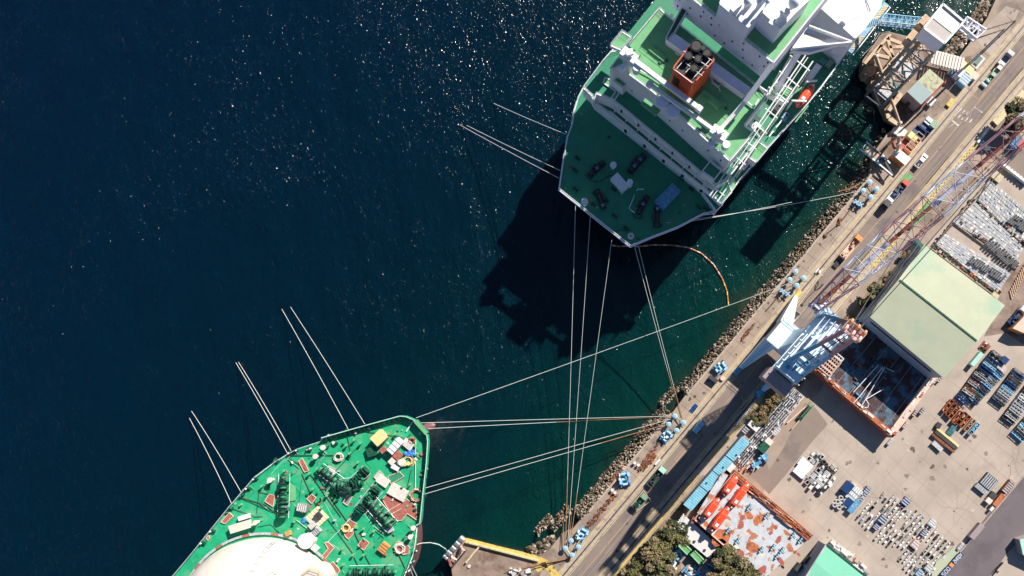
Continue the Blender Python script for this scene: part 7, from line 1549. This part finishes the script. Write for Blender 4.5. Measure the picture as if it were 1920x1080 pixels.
mb = MB(); mb.prism(PP(q('N', 850,835, 890,880, 740,1075, 640,1140, 700,960), .5), 0, 'hall_roof', 'hall_roof'); solo(mb, 'low_roof', 'pale green low roof beside the blue sign at the lower road', 'roof')
# blue board with white strokes along the road
bd = thing('sign_board', 'dark blue board with white lettering standing along the lower road', 'sign', P(1785,1050,0)); a_, b_ = P(*q('N', 915,890)[0], 1.2), P(*q('N', 745,1080)[0], 1.2)
mb = MB(); mb.beam(a_, a_.lerp(b_,.42), 1.5, .25, 'navy'); mb.beam(a_.lerp(b_,.60), b_, 1.5, .25, 'navy'); mb.beam(a_.lerp(b_,.45), a_.lerp(b_,.57), 1.3, .25, 'orange'); mb.beam(a_-Vector((0,0,.6)), b_-Vector((0,0,.6)), .6,1.0,'dark_grey'); mb.build('panel', bd)
mb = MB(); d_ = (b_-a_).normalized(); s_ = Vector((-d_.y,d_.x,0)); z_ = Vector((0,0,.15))
seg = {'S':[(0,0,1,0),(0,0,0,.5),(0,.5,1,.5),(1,.5,1,1),(0,1,1,1)],'H':[(0,0,0,1),(1,0,1,1),(0,.5,1,.5)],'U':[(0,0,0,1),(0,1,1,1),(1,0,1,1)],'O':[(0,0,1,0),(1,0,1,1),(1,1,0,1),(0,1,0,0)],'A':[(0,1,.5,0),(.5,0,1,1),(.25,.6,.75,.6)],'R':[(0,0,0,1),(0,0,1,0),(1,0,1,.5),(1,.5,0,.5),(.3,.5,1,1)],'2':[(0,0,1,0),(1,0,1,.5),(1,.5,0,.5),(0,.5,0,1),(0,1,1,1)],'0':[(0,0,1,0),(1,0,1,1),(1,1,0,1),(0,1,0,0)]}
for txt, t0, t1 in (('SHUOA', .02, .40), ('2O0', .62, .98)):
    L_ = (b_-a_).length
    for i, ch in enumerate(reversed(txt)):
        cx = (t0 + (t1-t0)*(i+.15)/len(txt))*L_; cw_ = (t1-t0)/len(txt)*.65*L_
        for x0, y0, x1, y1 in seg[ch]:
            A_ = a_ + d_*(cx+cw_*(1-x0)) + s_*(y0-.5)*(-1.1) + z_; B_ = a_ + d_*(cx+cw_*(1-x1)) + s_*(y1-.5)*(-1.1) + z_; mb.beam(A_, B_, .14, .06, 'white')
mb.build('lettering', bd)
# ---- precast slab beds at the right with black crates on them
beds = [('upper slab bed beside the grey yard corner', q('F', 1150,510, 1440,760) + q('W', 1500,640, 1440,600, 1420,650, 1380,590, 1240,490)),]
def bed(name, pts, label, n1, n2):
    A_, B_, C_, D_ = PP(pts, .5); r_ = thing(name, label, 'slab bed', (A_+C_)/2 - Vector((0,0,.5))); mb = MB(); mb.prism([A_,B_,C_,D_], .02, 'slab', 'slab'); mb.build('bed', r_); mb = MB()
    for i in range(n1):
        for j in range(n2):
            if random.random() < .10: continue
            f0, f1 = (i+.08)/n1, (i+.92)/n1; g0_, g1_ = (j+.08)/n2, (j+.92)/n2; z_ = Vector((0,0,rnd(.08,.22)))
            tp_ = [A_.lerp(B_,f0).lerp(D_.lerp(C_,f0),g0_)+z_, A_.lerp(B_,f1).lerp(D_.lerp(C_,f1),g0_)+z_, A_.lerp(B_,f1).lerp(D_.lerp(C_,f1),g1_)+z_, A_.lerp(B_,f0).lerp(D_.lerp(C_,f0),g1_)+z_]
            mb.prism(tp_, .5, random.choice(['slab','slab','pale_grey','slab','galv','slab','offwhite']))
    mb.build('slab', r_); return A_, B_, C_, D_
b1 = bed('slab_bed', q('G', 770,-10, 1330,330, 1215,490, 690,75), 'lowest of the three beds of grey slabs nearest the green roofed hall', 26, 8)
b2 = bed('slab_bed', q('F', 1035,720) + q('G', 1440,105, 1370,225, 830,-110), 'middle of the three beds of grey slabs', 26, 8)
b3 = bed('slab_bed', q('F', 1150,515) + [(1935,405), (1915,455)] + q('F', 1050,700), 'uppermost of the three beds of grey slabs', 22, 8)
def crates(t_, pts, nx, ny, grp):
    (ax, ay), (bx, by), (dx, dy) = q(t_, *pts); 
    for i in range(nx):
        for j in range(ny):
            if random.random() < .2: continue
            x_ = ax+(bx-ax)*(i+.5)/nx+(dx-ax)*(j+.5)/ny; y_ = ay+(by-ay)*(i+.5)/nx+(dy-ay)*(j+.5)/ny; p = P(x_, y_, 1.2)
            if 'crt' not in protos:
                o = MB(); o.box((0,0,0), .66,.6,.5,0,'black'); o.box((0,.33,0), .7,.06,.55,0,'slab'); o.box((0,-.33,0), .7,.06,.55,0,'slab'); o.box((.36,0,0), .05,.66,.55,0,'slab'); t__ = o.build('crate'); protos['crt'] = t__.data; bpy.data.objects.remove(t__)
            o = bpy.data.objects.new('open_crate', protos['crt']); COL.objects.link(o); o.location = (p.x,p.y,.72); o.rotation_euler = (0,0,QANG); tag(o, 'small black open crate in the block standing on ' + grp, 'crate', 'black open crates on ' + grp)
crates('G', (965,230, 1250,400, 1010,180), 16, 4, 'the lowest slab bed'); crates('G', (1105,75, 1340,300, 1170,20), 12, 5, 'the middle slab bed'); crates('F', (1290,880, 1440,970, 1370,820), 8, 5, 'the uppermost slab bed')
# dark gutters with junk between the beds
for a_, b_, w_, lab in ((q('G', 660,85)[0], q('G', 1230,510)[0], 2.4, 'lowest'), (q('G', 870,-110)[0], q('G', 1390,270)[0], 2.0, 'middle'), (q('F', 1040,715)[0], q('G', 1440,90)[0], 1.8, 'uppermost')):
    A_, B_ = P(*a_, .02), P(*b_, .02); mb = MB(); d_ = (B_-A_).normalized(); s_ = Vector((-d_.y,d_.x,0)); mb.beam(A_-s_*w_*.5+Vector((0,0,.3)), B_-s_*w_*.5+Vector((0,0,.3)), .18,.5,'timber'); mb.beam(A_+s_*w_*.5+Vector((0,0,.3)), B_+s_*w_*.5+Vector((0,0,.3)), .18,.5,'timber')
    n = int((B_-A_).length/.6)
    for k in range(n): p = A_.lerp(B_, (k+rnd(.2,.8))/n) + s_*rnd(-.3,.3)*w_; mb.box(p, rnd(.3,1.0), rnd(.3,.9), rnd(.3,1.2), math.atan2(d_.y,d_.x), random.choice(['dark_grey','black','rail_dark','timber','rust','green_dark']))
    solo(mb, 'formwork_channel', lab + ' of the dark cluttered channels between the slab beds', 'channel')
sbox('bench', 'F', 1215,500, 3.4,2.6,1.2, QANG-math.pi/2, 'paint_yellow', 'yellow and black slatted crate at the corner of the grey yard', 'crate', extra='slats')
sbox('crate', 'G', 1200,510, 2.2,1.4,1.0, QANG-math.pi/2, 'yellow', 'orange slatted crate at the right end of the lowest channel', 'crate', extra='slats')
mb = MB(); A_, B_ = P(*q('F', 1235,385)[0], .6), P(1925,345,.6); mb.beam(A_, B_, .6, 1.2, 'white')
for k in range(9): p = A_.lerp(B_, (k+.5)/9); mb.box(p+Vector((0,0,.5)), .9,.7,.3,QANG,'white')
solo(mb, 'low_wall', 'white crenellated wall at the upper edge of the grey yard corner', 'wall')
mb = MB(); fz = [P(x_, y_, .5) for x_, y_ in q('F', 1150,520, 1060,630, 960,740, 850,860, 690,1070)]
for i in range(4): mb.beam(fz[i], fz[i+1], .3, 1.0, 'rail_dark')
for k in range(30): p = fz[0].lerp(fz[4], rnd(0,1)); mb.box((p.x+rnd(-.5,.5),p.y+rnd(-.5,.5),0), rnd(.3,.9), rnd(.2,.5), rnd(.2,.6), rnd(0,3), random.choice(['rust','dark_grey','timber','rail_dark']))
solo(mb, 'fence', 'dark fence with junk along the slab beds', 'fence')
for off, lab in ((0,'dark pipeline nearest the slab beds'),(22,'brown pipeline second from the slab beds')):
    mb = MB(); a_, b_ = P(q('F', 1290-off,300)[0][0], q('F',0,300-off*.6)[0][1], .5), P(q('F', 560-off,1010)[0][0], q('F',0,1010-off)[0][1], .5); mb.tube(a_, b_, .13, 'rail_dark' if off == 0 else 'rust', 6)
    for k in range(8): p = a_.lerp(b_,(k+.5)/8); mb.box((p.x,p.y,0), .3,.6,.45,QANG,'kerb')
    solo(mb, 'pipeline', lab, 'pipeline')
mb = MB(); mb.prism(PP(q('F', 470,905, 640,700, 650,790, 520,915), 1.2), 0, 'grass_green', 'grass_green'); 
for k in range(6): pass
solo(mb, 'container', 'long green tarpaulin covered container under the jib', 'container')
mb = MB(); mb.box(P(*q('F', 740,695)[0],0), 1.4,1.0,.9,QANG,'grass_green'); mb.box(P(*q('F', 725,680)[0],0), .9,.9,.6,QANG,'dark_grey'); solo(mb, 'cabinet', 'small green cabinet beside the lattice jib', 'cabinet')
sbox('container', 'F', 1380,215, 3.0,2.4,2.0, QANG, 'box_blue', 'dark blue container under the jib at the right edge', 'container', extra='ribs'); sbox('container', 'F', 1425,232, 2.4,2.2,2.2, QANG, 'red', 'bright red container at the right edge under the jib', 'container', extra='ribs')
mb = MB(); mb.prism(PP(q('G', 500,30, 540,25, 600,95, 570,110), 2.6), 0, 'teal', 'green_dark'); solo(mb, 'hut', 'small dark green hut at the upper corner of the green roofed hall', 'hut')
sbox('hut', 'F', 1120,235, 3.2,1.2,1.0, QANG-math.pi/2, 'white', 'small white cabin between the hazard band and the jib', 'cabin', extra='slats')
mb = MB(); A_, B_ = P(*q('F', 1045,215)[0], .4), P(*q('F', 1140,95)[0], .4); mb.beam(A_, B_, .7, .8, 'ship_white'); mb.beam(A_+Vector((0,0,.5)), B_+Vector((0,0,.5)), .3,.2,'white'); solo(mb, 'pipe_box', 'white pipe box beside the hazard band at the upper right', 'pipe box')
mb = MB(); A_, B_ = P(1932,140,.5), P(*q('F', 1180,90)[0], .5)
for a_, b_ in ((q('E', 1440,780)[0], q('E', 1290,940)[0]), (q('E', 1290,940)[0], q('E', 1190,1040)[0])): mb.beam(P(*a_,.4), P(*b_,.4), 2.2, .6, 'paint_cream')
solo(mb, 'loading_step', 'long yellowish concrete step beside the landward track at the upper right', 'step')
# far right vehicle and shed on the upper road
v = truck('white and blue truck parked beside the orange roof at the right edge', 'white', 'navy', 7.0, load=['black','navy','dark_grey']); place(v, 'G', 1385,690, QANG)
mb = MB(); mb.prism(PP(q('G', 1345,790, 1440,690) + [(1950,590),(1960,625)] + q('G', 1440,830), 3.2), 0, 'orange', 'boom_pale'); solo(mb, 'low_roof', 'low orange roof at the right edge beside the blue truck', 'roof')
mb = MB()
for k in range(11): a_ = P(*q('G', 1440-12*k, 250+22*k)[0], .2); b_ = a_ + QA*-1.6 + QB*2.2; mb.beam(a_, b_, .3,.3,'timber')
solo(mb, 'timber_mat', 'curved row of short timbers at the right end of the slab beds', 'timber')
mb = MB(); mb.prism(PP([(1912,1012),(1950,1000),(1960,1060),(1918,1040)], 3), 0, 'pink_wall', 'mint'); solo(mb, 'hut', 'green roofed hut corner at the right edge beyond the lower road', 'hut')
mb = MB(); mb.beam(P(*q('N', 1195,1035)[0], .6), P(*q('N', 1260,965)[0], .6), .12, 1.0, 'dark_grey'); mb.box(P(*q('N', 1200,1040)[0], 0), .8,.6,1.0,QANG,'dark_grey'); solo(mb, 'gate_post', 'dark gate post on the far side of the lower road', 'gate post')

# ================================================================ wear on the yard and quay: joints, cracks, tyre tracks, stains (thin sheets on the paving)
def strokes(name, items, m, z):
    mb = MB()
    for pts, wd in items:
        for a_, b_ in zip(pts[:-1], pts[1:]):
            d_ = (b_-a_)
            if d_.length < 1e-4: continue
            d_.normalize(); p_ = Vector((-d_.y, d_.x, 0))*wd/2; mb.sheet([Vector((v.x, v.y, z)) for v in (a_-p_, b_-p_, b_+p_, a_+p_)], m)
    return struct(mb, name)
mk('joint', (0.27, 0.22, 0.185), 0.9, .2, .5)
mk('stain', (0.24, 0.195, 0.165), 0.9, .25, .4)
mk('stain_dark', (0.13, 0.10, 0.085), 0.9, .3, .4)
mk('stain_pale', (0.50, 0.44, 0.38), 0.9, .2, .4)
it = []
yp = [(1560,760),(1640,860),(1690,830),(1760,740),(1800,640),(1860,800),(1915,860),(1780,1030),(1700,900),(1560,830),(1470,900),(1520,1000),(1600,1040),(1450,880)]
def in_yard(p):
    x, y = p.x*S+NX, NY-p.y*S
    return inpoly(x, y, [(1500,760),(1660,850),(1790,700),(1930,870),(1760,1075),(1600,1060),(1540,1000),(1440,900)])
for k in range(-22, 40):
    a_ = QD(-30 - 0, 14 + k*5.2); 
    run = None
    for j in range(-60, 200):
        p = QD(-j*2.0+20, 16+k*5.2)
        if in_yard(p): run = run or p; last = p
        elif run: it.append(([run, last], .07)); run = None
for k in range(0, 60):
    run = None
    for j in range(0, 90):
        p = QD(10-k*6.1, 12+j*1.5)
        if in_yard(p): run = run or p; last = p
        elif run: it.append(([run, last], .07)); run = None
strokes('pavement_joint', it, 'joint', .0132)
it = []
for _ in range(20):
    for _t in range(40):
        p = P(rnd(1440,1920), rnd(720,1070), 0)
        if in_yard(p): break
    pts = [p]; a_ = rnd(0, 6.28)
    for k in range(14): a_ += rnd(-.5,.5); pts.append(pts[-1]+Vector((math.cos(a_), math.sin(a_), 0))*rnd(.5,1.4))
    it.append((pts, .045))
strokes('pavement_crack', it, 'stain_dark', .0162)
it = []
for a0, rad, n_ in ((0.2, 60, 20), (1.1, 45, 18), (.6, 90, 20), (2.2, 70, 16), (1.7, 55, 16)):
    c_ = P(rnd(1600,1850), rnd(820,960), 0)
    for off in (0, 1.8): it.append(([c_ + Vector((math.cos(a0+t*.05)*(rad+off)-rad, math.sin(a0+t*.05)*(rad+off), 0)) for t in range(n_)], .22))
it = [([p for p in pts if in_yard(p)], w_) for pts, w_ in it]
it = [i_ for i_ in it if len(i_[0]) > 2]
strokes('tyre_track', it, 'stain', .0192)
def blob(mb, c, r, m, z, n=11):
    rr = [rnd(.5,1.2) for _ in range(n)]; mb.sheet([Vector((c.x+r*rr[k]*math.cos(6.283*k/n), c.y+r*rr[k]*math.sin(6.283*k/n), z)) for k in range(n)], m)
mb = MB()
for _ in range(120):
    p = P(rnd(1440,1920), rnd(720,1070), 0)
    if in_yard(p): blob(mb, p, rnd(.15,.9), random.choice(['stain','stain','stain_dark','stain_pale']), .0222+rnd(0,.002))
struct(mb, 'pavement_stain')
mb = MB()
for _ in range(260):
    u_ = rnd(-235, 20); d_ = random.choice([rnd(-6,-2.8), rnd(-6,-2.8), rnd(1.8,8.2), rnd(13.3,15)]); blob(mb, QD(u_, d_), rnd(.1,.6), random.choice(['stain_dark','stain','stain_dark','rail_dark','stain']), .034+rnd(0,.003))
struct(mb, 'quay_stain')
it = []
for k in range(60): u_ = -230+k*4.4; it.append(([QD(u_, -6.2), QD(u_, -2.1)], .07))
it.append(([QD(-230,-4.3), QD(25,-4.3)], .06)); strokes('quay_joint', it, 'stain_dark', .031)
it = []
for _ in range(26):
    u_ = rnd(-230, 10); d_ = rnd(2,8); L_ = rnd(6,26)
    for off in (0,1.7): it.append(([QD(u_, min(d_+off,8.3)), QD(u_-L_, min(d_+off+rnd(-.5,.5),8.3))], .2))
strokes('tyre_track', it, 'asphalt_dark', .0285)
# seams of plates and a stair on the tank dome
mb = MB()
for k in range(18):
    a_ = 2*math.pi*k/18; pts = []
    for j in range(9): t_ = R(4+j*8.5); rr = 22.66*math.cos(t_); pts.append(Vector((tcen.x+rr*math.cos(a_), tcen.y+rr*math.sin(a_), Z2+3+22.66*.72*math.sin(t_))))
    mb.path(pts, .035, 'galv', 4)
mb.build('plate_seam', g2)
mb = MB(); pts = []
for j in range(12): t_ = R(3+j*6.5); rr = 22.9*math.cos(t_); a_ = R(78); pts.append(Vector((tcen.x+rr*math.cos(a_), tcen.y+rr*math.sin(a_), Z2+3+22.9*.72*math.sin(t_))))
for s_ in (-.4,.4): mb.path([p+Vector((s_,0,.1)) for p in pts], .07, 'steel', 4)
for p in pts: mb.beam(p+Vector((-.4,0,.1)), p+Vector((.4,0,.1)), .1,.06,'steel')
mb.build('dome_stair', g2)
mb = fd_mb
for _ in range(170):
    x_, y_ = rnd(330,800), rnd(790,1080); p = P(x_, y_, Z2)
    if inpoly(x_, y_, outl) and math.hypot(x_-478, y_-1155) > 166: blob(mb, p, rnd(.12,.6), random.choice(['rust','brown_pad','rust_red','deck_green','deck_green_lt','mint','deck_green','green_dark']), Z2+.012+rnd(0,.01), 8)
for _ in range(26):
    x_, y_ = rnd(420,790), rnd(800,1060)
    if inpoly(x_, y_, outl) and math.hypot(x_-478, y_-1155) > 172:
        a_ = P(x_, y_, Z2+.035); t_ = rnd(0,3.14); b_ = a_ + Vector((math.cos(t_), math.sin(t_), 0))*rnd(2,9); p_ = Vector((-math.sin(t_), math.cos(t_), 0))*.06; kz = H/(H-Z2)*S
        if inpoly(b_.x*kz+NX, NY-b_.y*kz, outl): mb.sheet([a_-p_, b_-p_, b_+p_, a_+p_], random.choice(['mint','green_dark','deck_green']))
mb.build('foredeck', g2)
mb = md_mb
for _ in range(110):
    x_, y_ = rnd(1050,1640), rnd(0,460); p = P(x_, y_, ZD)
    if inpoly(x_, y_, deck): blob(mb, p, rnd(.15,.7), random.choice(['deck_green_lt','green_dark','rust','deck_green_lt','green_dark']), ZD+.012+rnd(0,.01), 8)
mb.build('main_deck', g1)
cnt_ = 0
while cnt_ < 85:
    x_, y_ = rnd(400,795), rnd(800,1075)
    if inpoly(x_, y_, outl) and math.hypot(x_-478, y_-1155) > 172:
        cnt_ += 1
        p = P(x_, y_, Z2); mb = MB(); mb.box(p, rnd(.3,1.2), rnd(.2,.7), rnd(.2,.9), rnd(0,3.1), random.choice(['green_dark','deck_green','deck_green_lt','green_dark','offwhite','brown_pad','galv'])); mb.build('deck_fitting', g2)
# fine pipes on the foredeck
for _ in range(16):
    while True:
        x_, y_ = rnd(430,785), rnd(805,1060)
        if inpoly(x_, y_, outl) and math.hypot(x_-478, y_-1155) > 176: break
    a_ = P(x_, y_, Z2+.3); d1 = random.choice([B2, Vector((B2.y,-B2.x,0))]); d2 = Vector((d1.y,-d1.x,0)); b_ = a_+d1*rnd(2,6); c_ = b_+d2*rnd(-3,3)
    kz = H/(H-Z2)*S
    if not all(inpoly(v.x*kz+NX, NY-v.y*kz, outl) for v in (b_, c_)): continue
    mb = MB(); mb.path([a_,b_,c_], .09, random.choice(['deck_green_lt','mint','deck_green','galv']), 5); mb.build('deck_pipe', g2)
